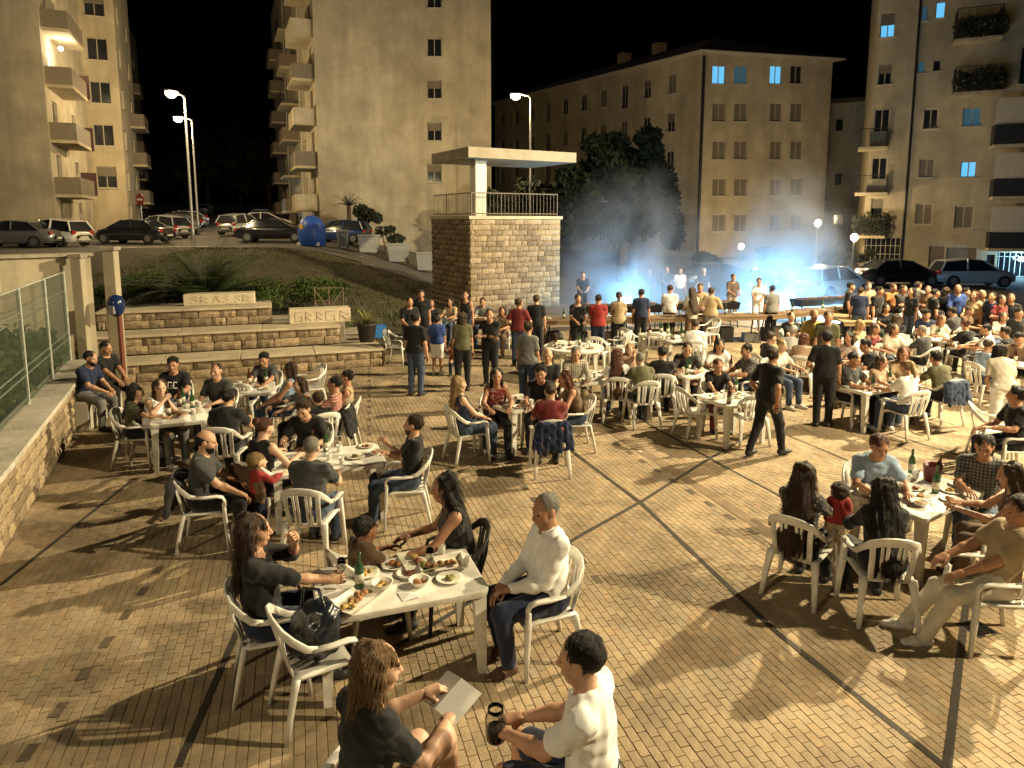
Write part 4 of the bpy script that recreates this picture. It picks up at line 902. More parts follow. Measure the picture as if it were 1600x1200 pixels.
# ================================================================== people: signed-distance bodies meshed with surface nets
def V3(*a): return np.array(a, float)
def C(a, b, ra, rb=None, k=.03, sq=None, sub=False): return ('c', np.array(a, float), np.array(b, float), ra, ra if rb is None else rb, k, sq, sub)
def E(c, r, k=.03, rot=None, sub=False): return ('e', np.array(c, float), np.array(r, float), rot, k, sub)
def PL(pt, n): return ('p', np.array(pt, float), np.array(n, float), True)
def sdf(prims, res, fold=0.0, seed=0):
    lo = np.full(3, 1e9); hi = -lo
    def bb(p):
        if p[0] == 'c': r = max(p[3], p[4]); return np.minimum(p[1], p[2]) - r, np.maximum(p[1], p[2]) + r
        r = float(p[2].max()) if p[3] is not None else p[2]; return p[1] - r, p[1] + r
    for p in prims:
        if p[0] != 'p' and not p[-1]: a, b = bb(p); lo = np.minimum(lo, a); hi = np.maximum(hi, b)
    lo = lo - res * 2.5; n = np.ceil((hi - lo) / res + 3.5).astype(int)
    ax = [lo[i] + res * np.arange(n[i]) for i in range(3)]; Fd = np.full(n, 0.3, np.float32)
    cuts = [p for p in prims if p[0] == 'p']; prims = [p for p in prims if p[0] != 'p']
    for p in prims:
        a, b = bb(p); k = p[5] if p[0] == 'c' else p[4]; mg = max(k, res * 2.5) + .004
        i0 = np.maximum(0, np.floor((a - mg - lo) / res).astype(int)); i1 = np.minimum(n, np.ceil((b + mg - lo) / res).astype(int) + 1)
        if (i1 <= i0).any(): continue
        X = ax[0][i0[0]:i1[0], None, None]; Y = ax[1][None, i0[1]:i1[1], None]; Z = ax[2][None, None, i0[2]:i1[2]]
        if p[0] == 'c':
            A, B = p[1], p[2]; d = B - A; dd = max(1e-12, float(d @ d))
            px, py, pz = X - A[0], Y - A[1], Z - A[2]; t = np.clip((px * d[0] + py * d[1] + pz * d[2]) / dd, 0, 1)
            px = px - t * d[0]; py = py - t * d[1]; pz = pz - t * d[2]
            if p[6] is not None:
                nn, s = p[6]; q = (px * nn[0] + py * nn[1] + pz * nn[2]) * (1 / s - 1); px = px + q * nn[0]; py = py + q * nn[1]; pz = pz + q * nn[2]
            f = np.sqrt(px * px + py * py + pz * pz) - (p[3] + t * (p[4] - p[3]))
            if p[6] is not None: f = f * .85
        else:
            px, py, pz = X - p[1][0], Y - p[1][1], Z - p[1][2]
            if p[3] is not None: M = p[3]; px, py, pz = (M[0, 0] * px + M[1, 0] * py + M[2, 0] * pz, M[0, 1] * px + M[1, 1] * py + M[2, 1] * pz, M[0, 2] * px + M[1, 2] * py + M[2, 2] * pz)
            r = p[2]; k0 = np.sqrt((px / r[0]) ** 2 + (py / r[1]) ** 2 + (pz / r[2]) ** 2); k1 = np.sqrt((px / r[0] ** 2) ** 2 + (py / r[1] ** 2) ** 2 + (pz / r[2] ** 2) ** 2); f = k0 * (k0 - 1) / (k1 + 1e-9)
        sl = (slice(i0[0], i1[0]), slice(i0[1], i1[1]), slice(i0[2], i1[2])); old = Fd[sl]; f = f.astype(np.float32)
        if p[-1]: f = -f; h = np.maximum(k - np.abs(old - f), 0) / k; Fd[sl] = np.maximum(old, f) + h * h * k * .25
        else: h = np.maximum(k - np.abs(old - f), 0) / k; Fd[sl] = np.minimum(old, f) - h * h * k * .25
    if fold:
        rg = np.random.default_rng(seed); X, Y, Z = ax[0][:, None, None], ax[1][None, :, None], ax[2][None, None, :]
        for _ in range(6):
            w_ = rg.normal(0, 1, 3); w_ /= np.linalg.norm(w_); w_ *= rg.uniform(30, 95); Fd += (fold / 3.2 * np.sin(w_[0] * X + w_[1] * Y + w_[2] * Z + rg.uniform(0, 6) + 1.2 * np.sin(7 * Z + 9 * X + 5 * Y + rg.uniform(0, 6)))).astype(np.float32)
    for p in cuts:
        n_ = p[2]; f = ((ax[0] - p[1][0]) * n_[0])[:, None, None] + ((ax[1] - p[1][1]) * n_[1])[None, :, None] + ((ax[2] - p[1][2]) * n_[2])[None, None, :]; Fd = np.maximum(Fd, f.astype(np.float32))
    return Fd, lo
_CO = [(0, 0, 0), (1, 0, 0), (0, 1, 0), (1, 1, 0), (0, 0, 1), (1, 0, 1), (0, 1, 1), (1, 1, 1)]
_ED = [(0, 1), (2, 3), (4, 5), (6, 7), (0, 2), (1, 3), (4, 6), (5, 7), (0, 4), (1, 5), (2, 6), (3, 7)]
def nets(Fd, lo, res):
    S = Fd < 0; n = S.shape
    cnt = np.zeros((n[0] - 1, n[1] - 1, n[2] - 1), np.int8)
    for c in _CO: cnt += S[c[0]:n[0] - 1 + c[0], c[1]:n[1] - 1 + c[1], c[2]:n[2] - 1 + c[2]]
    I, J, K = np.nonzero((cnt > 0) & (cnt < 8)); m = len(I)
    if m == 0: return np.zeros((0, 3)), np.zeros((0, 4), int)
    val = np.stack([Fd[I + c[0], J + c[1], K + c[2]] for c in _CO], 1)
    acc = np.zeros((m, 3)); num = np.zeros(m); co = np.array(_CO, float)
    for a, b in _ED:
        va, vb = val[:, a], val[:, b]; cr = (va < 0) != (vb < 0); t = np.where(cr, va / np.where(cr, va - vb, 1), 0)
        acc += cr[:, None] * (co[a] + t[:, None] * (co[b] - co[a])); num += cr
    V = (acc / num[:, None] + np.stack([I, J, K], 1)) * res + lo
    idg = np.full(cnt.shape, -1, np.int32); idg[I, J, K] = np.arange(m); Q = []
    for axx in range(3):
        o1, o2 = [(1, 2), (2, 0), (0, 1)][axx]
        a = [slice(None)] * 3; b = [slice(None)] * 3; a[axx] = slice(0, -1); b[axx] = slice(1, None); sa, sb = S[tuple(a)], S[tuple(b)]
        E_ = np.array(np.nonzero(sa != sb)).T
        E_ = E_[(E_[:, o1] > 0) & (E_[:, o2] > 0) & (E_[:, o1] < n[o1] - 1) & (E_[:, o2] < n[o2] - 1)]
        if not len(E_): continue
        inv = sa[E_[:, 0], E_[:, 1], E_[:, 2]]
        def cell(d1, d2): c = E_.copy(); c[:, o1] += d1; c[:, o2] += d2; return idg[c[:, 0], c[:, 1], c[:, 2]]
        q = np.stack([cell(-1, -1), cell(0, -1), cell(0, 0), cell(-1, 0)], 1); q[~inv] = q[~inv][:, ::-1]; Q.append(q)
    q = np.concatenate(Q); return V, q[(q >= 0).all(1)]
def smesh(prims, res, fold=0, seed=0): return nets(*sdf(prims, res, fold, seed), res)
def join(parts):
    V = []; Q = []; n = 0
    for v, q in parts:
        if q.shape[1] == 3: q = np.concatenate([q, q[:, 2:3]], 1)
        V.append(v); Q.append(q + n); n += len(v)
    return np.concatenate(V), np.concatenate(Q)

# --- heads (origin at the head centre, facing +Y)
HEADP = [E((0, -.014, .030), (.076, .097, .090), .02), E((0, .024, -.030), (.060, .072, .086), .03), C((0, .060, -.098), (0, .045, -.09), .026, .03, .03), E((.040, .052, -.022), (.026, .03, .03), .03), E((-.040, .052, -.022), (.026, .03, .03), .03),
         C((-.034, .076, .024), (.034, .076, .024), .015, None, .02), E((.031, .101, .006), (.017, .014, .012), .014, None, True), E((-.031, .101, .006), (.017, .014, .012), .014, None, True),
         C((0, .090, .014), (0, .112, -.026), .009, .014, .014), E((.012, .098, -.032), (.009, .010, .008), .010), E((-.012, .098, -.032), (.009, .010, .008), .010),
         E((0, .091, -.058), (.024, .012, .008), .012), E((0, .089, -.070), (.020, .012, .009), .010),
         E((.078, -.006, -.004), (.010, .022, .033), .012), E((-.078, -.006, -.004), (.010, .022, .033), .012), C((0, -.005, -.08), (0, -.012, -.16), .054, .056, .03)]
CUT = [E((0, .112, -.035), (.074, .062, .092), .012, None, True), E((0, .06, -.155), (.16, .13, .10), .012, None, True), E((.082, .004, -.03), (.02, .03, .06), .012, None, True), E((-.082, .004, -.03), (.02, .03, .06), .012, None, True)]
CAP = [E((0, -.030, .040), (.084, .099, .093), .02)]
BROW = [C((.014, .092, .024), (.046, .080, .026), .0055, .004, .006), C((-.014, .092, .024), (-.046, .080, .026), .0055, .004, .006)]
def rotx(a): c, s = math.cos(R(a)), math.sin(R(a)); return np.array([[1, 0, 0], [0, c, -s], [0, s, c]])
HAIRP = {
 'short': CAP + CUT + BROW, 'thick': [E((0, -.029, .043), (.087, .101, .097), .02), C((-.03, .03, .112), (.03, .03, .112), .020, None, .05)] + CUT + BROW,
 'buzz': [E((0, -.020, .034), (.0785, .0955, .0895), .02)] + [E((0, .112, -.03), (.074, .056, .10), .012, None, True)] + CUT[1:] + BROW,
 'bald': [E((0, -.016, .026), (.081, .101, .085), .02), E((0, .02, .09), (.09, .13, .075), .012, None, True), E((0, .11, 0), (.09, .09, .15), .012, None, True)] + CUT[1:] + BROW,
 'long': CAP + [CUT[0]] + [C((0, -.075, .03), (0, -.10, -.34), .085, .075, .05, (V3(0, 1, 0), .55)), C((.066, -.03, .03), (.080, -.03, -.26), .042, .032, .03), C((-.066, -.03, .03), (-.080, -.03, -.26), .042, .032, .03)] + [E((0, .11, -.055), (.060, .078, .105), .012, None, True)] + BROW,
 'bob': CAP + [CUT[0]] + [C((0, -.06, .02), (0, -.065, -.12), .088, .08, .05, (V3(0, 1, 0), .7)), C((.066, -.02, .03), (.076, -.01, -.11), .038, .034, .03), C((-.066, -.02, .03), (-.076, -.01, -.11), .038, .034, .03), E((0, .11, -.055), (.060, .078, .105), .012, None, True)] + BROW,
 'bun': CAP + CUT + [E((0, -.125, .07), (.045, .04, .042), .015)] + BROW,
 'pony': CAP + CUT + [C((0, -.115, .06), (0, -.15, -.16), .034, .024, .03)] + BROW,
 'verylong': CAP + [CUT[0]] + [C((0, -.075, .03), (0, -.13, -.60), .088, .12, .05, (V3(0, 1, 0), .5)), C((.066, -.03, .03), (.10, -.06, -.45), .045, .05, .03), C((-.066, -.03, .03), (-.10, -.06, -.45), .045, .05, .03), E((0, .11, -.055), (.060, .078, .105), .012, None, True)] + BROW,
 'curly': [E((0, -.03, .05), (.105, .118, .11), .02), E((.07, -.03, -.03), (.05, .06, .09), .03), E((-.07, -.03, -.03), (.05, .06, .09), .03), E((0, -.08, -.04), (.08, .06, .10), .03)] + [CUT[0]] + [E((0, .11, -.055), (.060, .078, .105), .012, None, True)] + BROW}
_hc = {}
def head_geo(res):
    if ('h', res) not in _hc: _hc[('h', res)] = smesh(HEADP, res)
    return _hc[('h', res)]
def hair_geo(style, res):
    if (style, res) not in _hc: _hc[(style, res)] = smesh(HAIRP[style], res, .010 if style in ('curly', 'long', 'verylong', 'bob') else .002 if style in ('buzz', 'bald') else .006, 3)
    return _hc[(style, res)]
def strand_geo(style, res, n):
    key = ('strand', style, res)
    if key in _hc: return _hc[key]
    V, Q = hair_geo(style, res); rg = np.random.default_rng(9); P4 = V[Q]; fc = P4.mean(1); nr = np.cross(P4[:, 2] - P4[:, 0], P4[:, 3] - P4[:, 1]); nr /= np.linalg.norm(nr, axis=1)[:, None] + 1e-12
    ok = ~((fc[:, 1] > .062) & (fc[:, 2] < .045)); idx = np.nonzero(ok)[0]; idx = rg.choice(idx, n); c, nn = fc[idx] + rg.normal(0, .002, (n, 3)), nr[idx]
    v = c - np.array((0, -.035, .125)); lng = style in ('long', 'verylong', 'bob', 'curly'); L0 = {'buzz': .007, 'bald': .007, 'short': .026, 'thick': .036, 'pony': .05, 'bun': .03, 'bob': .075, 'long': .10, 'verylong': .13, 'curly': .05}[style]
    gw_ = np.clip((.13 - c[:, 2]) / .10, 0, 1)[:, None] * (4 if lng else .6); d = v / (np.linalg.norm(v, axis=1)[:, None] + 1e-9) + gw_ * np.array((0, -.1, -1)) + rg.normal(0, .07 if lng else .22, (n, 3)) * (2 if lng else 1); d -= nn * (d * nn).sum(1)[:, None]; d /= np.linalg.norm(d, axis=1)[:, None] + 1e-9
    L_ = (L0 * rg.uniform(.5, 1.3, n) * (np.clip(1.0 - (c[:, 2] - .01) / .11, .28, 1) if lng else 1))[:, None]; sd_ = np.cross(nn, d); wd = rg.uniform(.0012, .0028, n)[:, None] * (1.3 if lng else 1); lift = L_ * rg.uniform(.01, .035 if lng else .14, n)[:, None]
    p0 = c - nn * .002; p1 = c + d * L_ * .5 + nn * (lift + .001); g_ = np.array((0, 0, -1)) * L_ * (.15 if lng else .04); p2 = c + d * L_ + nn * lift * .6 + g_ - nn * L_ * L_ * (.9 if lng else 2.2)
    VV = np.stack([p0 - sd_ * wd, p0 + sd_ * wd, p1 - sd_ * wd, p1 + sd_ * wd, p2 - sd_ * wd * .25, p2 + sd_ * wd * .25], 1).reshape(-1, 3); b = 6 * np.arange(n)[:, None]
    FF = np.concatenate([b + np.array((0, 1, 3, 2)), b + np.array((2, 3, 5, 4))]); _hc[key] = (VV, FF); return _hc[key]
def beard_geo(res):
    if ('beard', res) not in _hc: _hc[('beard', res)] = smesh([E((0, .032, -.045), (.063, .076, .083), .02), C((0, .062, -.10), (0, .05, -.09), .031, .034, .02), E((0, .06, .01), (.1, .1, .062), .012, None, True), E((0, .105, -.064), (.024, .022, .012), .01, None, True), E((0, -.06, 0), (.12, .075, .2), .01, None, True)], res)
    return _hc[('beard', res)]
# --- hands: wrist at the origin, fingers along +Y, back of the hand +Z, thumb on -X (right hand)
def hand_prims(curl, spread=1.0, thumb=0.0):
    P = []; kn = [(-.030, .088, .004), (-.010, .093, .006), (.011, .089, .004), (.030, .079, 0)]; ln_ = [(.043, .026, .021), (.048, .030, .022), (.044, .028, .021), (.034, .021, .018)]
    P.append(C((0, -.03, 0), (0, .02, 0), .026, .026, .02, (V3(0, 0, 1), .75)))
    for q in kn: P.append(C((q[0] * .55, .012, 0), q, .019, .013, .018))
    for i, q in enumerate(kn):
        p = np.array(q); a = 0.0; yaw = (i - 1.4) * .07 * spread
        for j, l in enumerate(ln_[i]):
            a += R(curl[i]) * (.75, 1.0, .8)[j]; d = np.array([math.sin(yaw) * math.cos(a), math.cos(yaw) * math.cos(a), -math.sin(a)]); e = p + d * l
            P.append(C(p, e, .0092 - .0008 * j, .0085 - .0008 * j, .004)); p = e
    b = np.array((-.022, .022, -.004)); m1 = b + np.array((-.030, .030, -.012 - .015 * thumb)); m2 = m1 + np.array((-.012 + .02 * thumb, .030, -.010 - .012 * thumb)); m3 = m2 + np.array((-.002 + .015 * thumb, .024, -.006 - .01 * thumb))
    P += [C(b, m1, .017, .013, .015), C(m1, m2, .0115, .0105, .006), C(m2, m3, .0105, .009, .004)]
    return P
HPOSE = {'relax': ((22, 26, 30, 34), 1.0, .2), 'flat': ((5, 5, 6, 8), 1.6, 0), 'grip': ((50, 52, 55, 58), .6, 1.0), 'fist': ((80, 82, 84, 86), .4, 1.0)}
def hand_geo(pose, res):
    if ('hand', pose, res) not in _hc:
        P = hand_prims(*HPOSE[pose])
        if res < .0065: _hc[('hand', pose, res)] = smesh(P, res)
        else:
            mb = MB()
            for p in P[:5]: mb.tube([p[1], p[2]], [p[3], p[4]], 5)
            for p in P[5:]: mb.tube([p[1], p[2]], [p[3], p[4]], 4)
            q = [f for f in mb.f if len(f) == 4]; _hc[('hand', pose, res)] = (np.array(mb.v, float), np.array(q, int))
    return _hc[('hand', pose, res)]
def ik(a, t, l1, l2, pole):
    a, t = np.array(a, float), np.array(t, float); d = t - a; L_ = np.linalg.norm(d); mx = (l1 + l2) * .995
    if L_ > mx: t = a + d / L_ * mx; d = t - a; L_ = mx
    if L_ < abs(l1 - l2) + .02: L_ = abs(l1 - l2) + .02
    u = d / (np.linalg.norm(d) + 1e-9); x = (l1 * l1 - l2 * l2 + L_ * L_) / (2 * L_); h = math.sqrt(max(1e-6, l1 * l1 - x * x))
    pl = np.array(pole, float); pl = pl - u * (pl @ u); pl /= np.linalg.norm(pl) + 1e-9
    return a + u * x + pl * h, t
def unit(v): return v / (np.linalg.norm(v) + 1e-9)
DEF = dict(kind='sit', s=1.0, f=0, lean=4, side=0, twist=0, hy=0, hp=0, lh=(-.16, .42, .76), rh=(.16, .42, .76), lf=None, rf=None, seat=.45, fat=1.0, sleeve='short', legs='long', hair='short', shoe=1, lpose='relax', rpose='relax', hem=0, lroll=None, rroll=None, beard=0, skirt=0, lpole=None, rpole=None)
def person_geo(sp, res, hres, hdres, fold=.004, seed=0):
    o = dict(DEF); o.update(sp); s, f = o['s'], o['f']; sit = o['kind'] == 'sit'
    wsh = (.142 if f else .163) * s; whip = (.095 if f else .088) * s; pz = o['seat'] + .095 * s if sit else (.93 * s if o['kind'] == 'stand' else o['seat'])
    P0 = V3(0, -.07 if sit else 0, pz); l, sd_, tw = R(o['lean']), R(o['side']), R(o['twist'])
    up = unit(V3(math.sin(sd_), math.sin(l), math.cos(l) * math.cos(sd_))); fw = V3(math.sin(tw), math.cos(tw), 0); fw = unit(fw - up * (fw @ up)); rt = np.cross(fw, up)
    T = lambda x, y, z: P0 + rt * x * s + fw * y * s + up * z * s
    waist, chest, neck = T(0, .0, .17), T(0, .005, .33), T(0, -.015, .485)
    slump = .012 * max(0, o['lean']) / 10
    shl, shr = T(-wsh / s, -.012 + slump, .428), T(wsh / s, -.012 + slump, .428); hd = T(0, .022 + .0012 * o['lean'], .645)
    hl, hr_ = P0 + V3(-whip, .01, -.01 * s), P0 + V3(whip, .01, -.01 * s)
    ua, fa, th, shn = .285 * s, .25 * s, .43 * s, .42 * s
    if o['kind'] == 'stand':
        LF = o['lf'] or (-.10 * s, -.02, .075 * s); RF = o['rf'] or (.10 * s, .02, .075 * s)
    elif s < .85 and o['seat'] > .3: LF = o['lf'] or (-.09, .36 * s, o['seat'] - .33 * s); RF = o['rf'] or (.09, .38 * s, o['seat'] - .33 * s)
    else: LF = o['lf'] or (-.13, .40 * s + .0, .075 * s); RF = o['rf'] or (.13, .38 * s, .075 * s)
    if not sit and o['kind'] == 'stand':
        if sp.get('lh') is None: o['lh'] = tuple(shl + np.array((-.07, .05, -.53)) * s)
        if sp.get('rh') is None: o['rh'] = tuple(shr + np.array((.07, .05, -.53)) * s)
    kl, al = ik(hl, LF, th, shn, o['lpole'] or (-.12, 1, .55)); kr, ar = ik(hr_, RF, th, shn, o['rpole'] or (.12, 1, .55))
    el, wl = ik(shl, o['lh'], ua, fa, (-.55, -.7, -.5)); er, wr = ik(shr, o['rh'], ua, fa, (.55, -.7, -.5))
    q = .9 if f else 1.0; sq = (fw, .70); ft = o['fat']
    tor = lambda e: [C(hl + up * .02, hr_ + up * .02, .098 * s + e, None, .05, (fw, .95)), C(P0 + up * .03 * s + fw * .01 * ft, waist + fw * .012 * ft, (.145 * q * (.5 + .5 * ft)) * s + e, (.128 * q * ft) * s + e, .06, (fw, .74 + .14 * (ft - 1))), C(waist, chest, .128 * q * (.4 + .6 * ft) * s + e, .150 * q * s + e, .06, sq), C(chest, T(0, -.01, .40), .150 * q * s + e, .12 * q * s + e, .06, sq),
                    C(shl, shr, .047 * q * s + e, None, .05), C(neck - up * .03 * s, shl, .050 * s + e * .6, .045 * q * s + e, .04), C(neck - up * .03 * s, shr, .050 * s + e * .6, .045 * q * s + e, .04)] + ([E(T(-.065, .075, .30), (.058 * s + e, .055 * s + e, .055 * s + e), .04), E(T(.065, .075, .30), (.058 * s + e, .055 * s + e, .055 * s + e), .04)] if f and s > .8 else [])
    aq = .86 if f else 1.0
    arm = lambda a, b, c, e: [C(a, b, (.053 * aq) * s + e, (.041 * aq) * s + e, .03), C(b, b + (c - b) * .35, (.041 * aq) * s + e, (.042 * aq) * s + e, .02), C(b + (c - b) * .35, c, (.042 * aq) * s + e, (.027) * s + e, .02)]
    leg = lambda a, b, c, e: [C(a, b, .088 * s * (.5 + .5 * ft) + e, .060 * s + e, .05), C(b, b + (c - b) * .3, .058 * s + e, .057 * s + e, .03), C(b + (c - b) * .3, c, .057 * s + e, .037 * s + e, .02)]
    def footp(a, k, e):
        dr = a - k; d = V3(dr[0], dr[1], 0); d = V3(*(o.get('toe') or (0, 1))[:2], 0) if np.linalg.norm(d) < .35 * s else (V3(0, 1, 0) if k[1] <= a[1] + .05 else V3(0, 1, 0)); d = unit(d + V3(.12 * np.sign(a[0]), 0, 0)); z = a[2] - .045 * s
        h = V3(a[0], a[1], z) - d * .03 * s; m_ = V3(a[0], a[1], z - .004) + d * .08 * s; t_ = V3(a[0], a[1], z - .010 * s) + d * .165 * s
        return [C(h, m_, .030 * s + e, .034 * s + e, .02), C(m_, t_, .036 * s + e, .024 * s + e, .02, (V3(0, 0, 1), .75)), C(a, h, .036 * s + e, .03 * s + e, .02)]
    skin = tor(0) + arm(shl, el, wl, 0) + arm(shr, er, wr, 0) + leg(hl, kl, al, 0) + leg(hr_, kr, ar, 0) + footp(al, kl, 0) + footp(ar, kr, 0) + [C(neck - up * .04 * s, hd - up * .07 * s, .057 * s, .054 * s, .03)]
    out = {}
    # head and hands, placed rigidly
    yw, pt = R(o['hy']), R(o['hp']); bas = np.stack([rt, fw, up], 1); bas2 = np.stack([unit(np.cross(fw, V3(0, 0, 1))), unit(V3(fw[0], fw[1], 0)), V3(0, 0, 1)], 1); bas = bas2
    Rz = np.array([[math.cos(yw), math.sin(yw), 0], [-math.sin(yw), math.cos(yw), 0], [0, 0, 1]]); Rx = rotx(-o['hp']); HR = bas @ Rz @ Rx; hs = (.97 if f else 1.03) * (1.0 if s > .9 else (.84 + .16 * s) / s * .98) * s
    put = lambda gq: (gq[0] * hs @ HR.T + hd, gq[1])
    parts = [smesh(skin, res), put(head_geo(hres))]
    def hand(w_, e_, pose, roll, left):
        v, qd_ = hand_geo(pose, hdres); v = v * s * (.92 if f else 1.0); y = unit(w_ - e_); y = unit(y * 1.0 + V3(0, 0, -.0)); z = np.array(roll, float) if roll is not None else V3(0, 0, 1)
        z = z - y * (z @ y); z = unit(z) if np.linalg.norm(z) > .1 else unit(np.cross(y, V3(1, 0, 0))); x = np.cross(y, z)
        if left: v = v * np.array((-1, 1, 1)); qd_ = qd_[:, ::-1]
        return v @ np.stack([x, y, z], 1).T + w_, qd_
    parts += [hand(wl, el, o['lpose'], o['lroll'], True), hand(wr, er, o['rpose'], o['rroll'], False)]
    out['body'] = join(parts)
    if o['hair'] != 'none': out['hair'] = put(hair_geo(o['hair'], hres)) if hres > .01 else put(join([hair_geo(o['hair'], hres), strand_geo(o['hair'], hres, 3600 if hres < .007 else 900)]))
    if o['beard']: out['beard'] = put(beard_geo(hres))
    # clothes
    ncut = [E(neck + up * .045 * s + fw * .05 * s, np.array((.085, .075, .075)) * s * (1.25 if f else 1.0), .012, None, True)]
    top = tor(.019); hemp = P0 - up * (.05 + o['hem']) * s
    if not sit: top += [C(P0 + up * .05, hemp - up * .06, .166 * q * s * (.5 + .5 * ft), .172 * q * s * (.5 + .5 * ft), .05, (fw, .78))]
    ncut += [PL(hemp if not sit else P0 + up * .035 * s, -up)]
    sl = {'none': 0, 'short': .62, 'long': 9, 'elbow': .95}[o['sleeve']]
    for a, b, c in ((shl, el, wl), (shr, er, wr)):
        if 0 < sl < 2: top += [C(a, a + (b - a) * sl, .054 * aq * s + .012, .056 * aq * s + .012, .03)]
        elif sl > 2: top += arm(a, b, a * 0 + b + (c - b) * .93, .013)
    if not sl: ncut += [E(shl + rt * -.03 * s, np.array((.06, .08, .085)) * s, .01, None, True), E(shr + rt * .03 * s, np.array((.06, .08, .085)) * s, .01, None, True)]
    out['top'] = smesh(top + ncut, res, fold, seed)
    bot = [C(hl + up * .02, hr_ + up * .02, .098 * s + .009, None, .05, (fw, .95)), C(P0 + up * .03 * s + fw * .01 * ft, P0 + up * .09 * s, .145 * q * (.5 + .5 * ft) * s + .008, None, .06, (fw, .74 + .14 * (ft - 1))), PL(P0 + up * .10 * s, up)]
    for a, b, c in ((hl, kl, al), (hr_, kr, ar)):
        if o['legs'] == 'long': bot += [C(a, b, .088 * s * (.5 + .5 * ft) + .012, .066 * s + .012, .05), C(b, c + (b - c) * .06, .064 * s + .010, .048 * s + .010, .03)]
        else: bot += [C(a, a + (b - a) * (.88 if o['legs'] == 'short' else .5), .088 * s * (.5 + .5 * ft) + .014, .070 * s + .014, .05)]
    out['trousers'] = smesh(bot, res, fold * .7, seed + 1)
    if o['shoe']:
        out['shoe_l'] = smesh(footp(al, kl, .012), max(.008, res * .7)); out['shoe_r'] = smesh(footp(ar, kr, .012), max(.008, res * .7))
    ey = {}
    for i, sx in enumerate((-1, 1)): out['eye%d' % i] = ('pt', HR @ (V3(sx * .031, .083, .005) * hs) + hd, .0115 * hs)
    out['mouth'] = ('mouth', HR, hd, hs)
    info = dict(head=hd, wl=wl, wr=wr, kl=kl, kr=kr, HR=HR, hs=hs); return out, info
SKIN = {k: mat('skin_' + k, c, .5, .12, 14, .08, 90, spec=.35) for k, c in (('a', (.47, .27, .17)), ('b', (.38, .20, .12)), ('c', (.55, .34, .23)), ('d', (.28, .14, .08)))}
HAIRM = {k: mat('hair_' + k, c, .5, .35, 10, .7, 60, stretch=(6, 6, .7), spec=.35) for k, c in (('black', (.012, .009, .007)), ('brown', (.045, .024, .012)), ('auburn', (.10, .035, .018)), ('blond', (.30, .19, .08)), ('fair', (.15, .085, .035)), ('grey', (.22, .20, .17)), ('white', (.45, .42, .37)))}
CLOTHC = dict(black=(.012, .012, .013), navy=(.015, .022, .055), white=(.80, .79, .76), cream=(.55, .50, .40), grey=(.16, .16, .15), olive=(.10, .095, .05), tan=(.36, .27, .16), red=(.24, .025, .022), maroon=(.14, .02, .02), blue=(.03, .06, .21), sky=(.25, .34, .45), yellow=(.42, .33, .09), peach=(.42, .29, .20), pink=(.45, .22, .18), green=(.05, .11, .05), jeans=(.045, .065, .11), brown=(.10, .06, .035), darkgrey=(.045, .045, .045), orange=(.33, .14, .05), teal=(.03, .10, .11), violet=(.12, .06, .16))
def cloth(c):
    base, _, pat = c.partition('_'); nm = 'cloth_' + c
    if nm in MATS: return MATS[nm]
    m = mat(nm, CLOTHC[base], .85, .14, 8, .25, 160, sheen=.15, spec=.2)
    if pat:
        n = m.node_tree; b = n.nodes['Principled BSDF']; out = b.inputs['Base Color'].links[0].from_socket; tc = n.nodes.new('ShaderNodeTexCoord')
        if pat in ('stripe', 'plaid'):
            for k, (dr, sc) in enumerate((('Z', 9.0), ('X', 9.0))[:2 if pat == 'plaid' else 1]):
                wv = n.nodes.new('ShaderNodeTexWave'); wv.bands_direction = dr; wv.inputs['Scale'].default_value = sc; mr = n.nodes.new('ShaderNodeMapRange'); mr.inputs['From Min'].default_value = .55; mr.inputs['From Max'].default_value = .62; mr.inputs['To Min'].default_value = 1.0; mr.inputs['To Max'].default_value = .45
                n.links.new(tc.outputs['Object'], wv.inputs['Vector']); n.links.new(wv.outputs['Fac'], mr.inputs[0]); hs = n.nodes.new('ShaderNodeHueSaturation'); n.links.new(mr.outputs[0], hs.inputs['Value']); n.links.new(out, hs.inputs['Color']); out = hs.outputs[0]
        else:
            vo = n.nodes.new('ShaderNodeTexVoronoi'); vo.inputs['Scale'].default_value = 26; n.links.new(tc.outputs['Object'], vo.inputs['Vector']); mr = n.nodes.new('ShaderNodeMapRange'); mr.inputs['From Min'].default_value = .25; mr.inputs['From Max'].default_value = .4; n.links.new(vo.outputs['Distance'], mr.inputs[0])
            mx = n.nodes.new('ShaderNodeMix'); mx.data_type = 'RGBA'; mx.inputs[6].default_value = (.38, .30, .22, 1); n.links.new(mr.outputs[0], mx.inputs[0]); n.links.new(out, mx.inputs[7]); out = mx.outputs[2]
        n.links.new(out, b.inputs['Base Color'])
    return m
M_eye = mat('eye_dark', (.02, .014, .01), .15, 0, spec=.6); M_lip = mat('lip', (.30, .10, .08), .5, .05)
M_shoe = {k: mat('shoe_' + k, c, .6, .1, 8) for k, c in (('black', (.015, .014, .013)), ('white', (.55, .52, .47)), ('brown', (.09, .05, .03)))}
_uv = MB(); _n = 6
EYE_ME = MB().lathe([(0, -1), (.7, -.7), (1, 0), (.7, .7), (0, 1)], 8).mesh('eye', M_eye, True)
LIP_ME = MB().lathe([(0, -1), (.7, -.7), (1, 0), (.7, .7), (0, 1)], 8).mesh('lips', M_lip, True)
_tc = {}
PEOPLE = []
def tier(D): return ('n', .0115, .0058, .0048) if D < 8.3 else ('m', .017, .009, .02) if D < 13.2 else ('f', .026, .0125, .02)
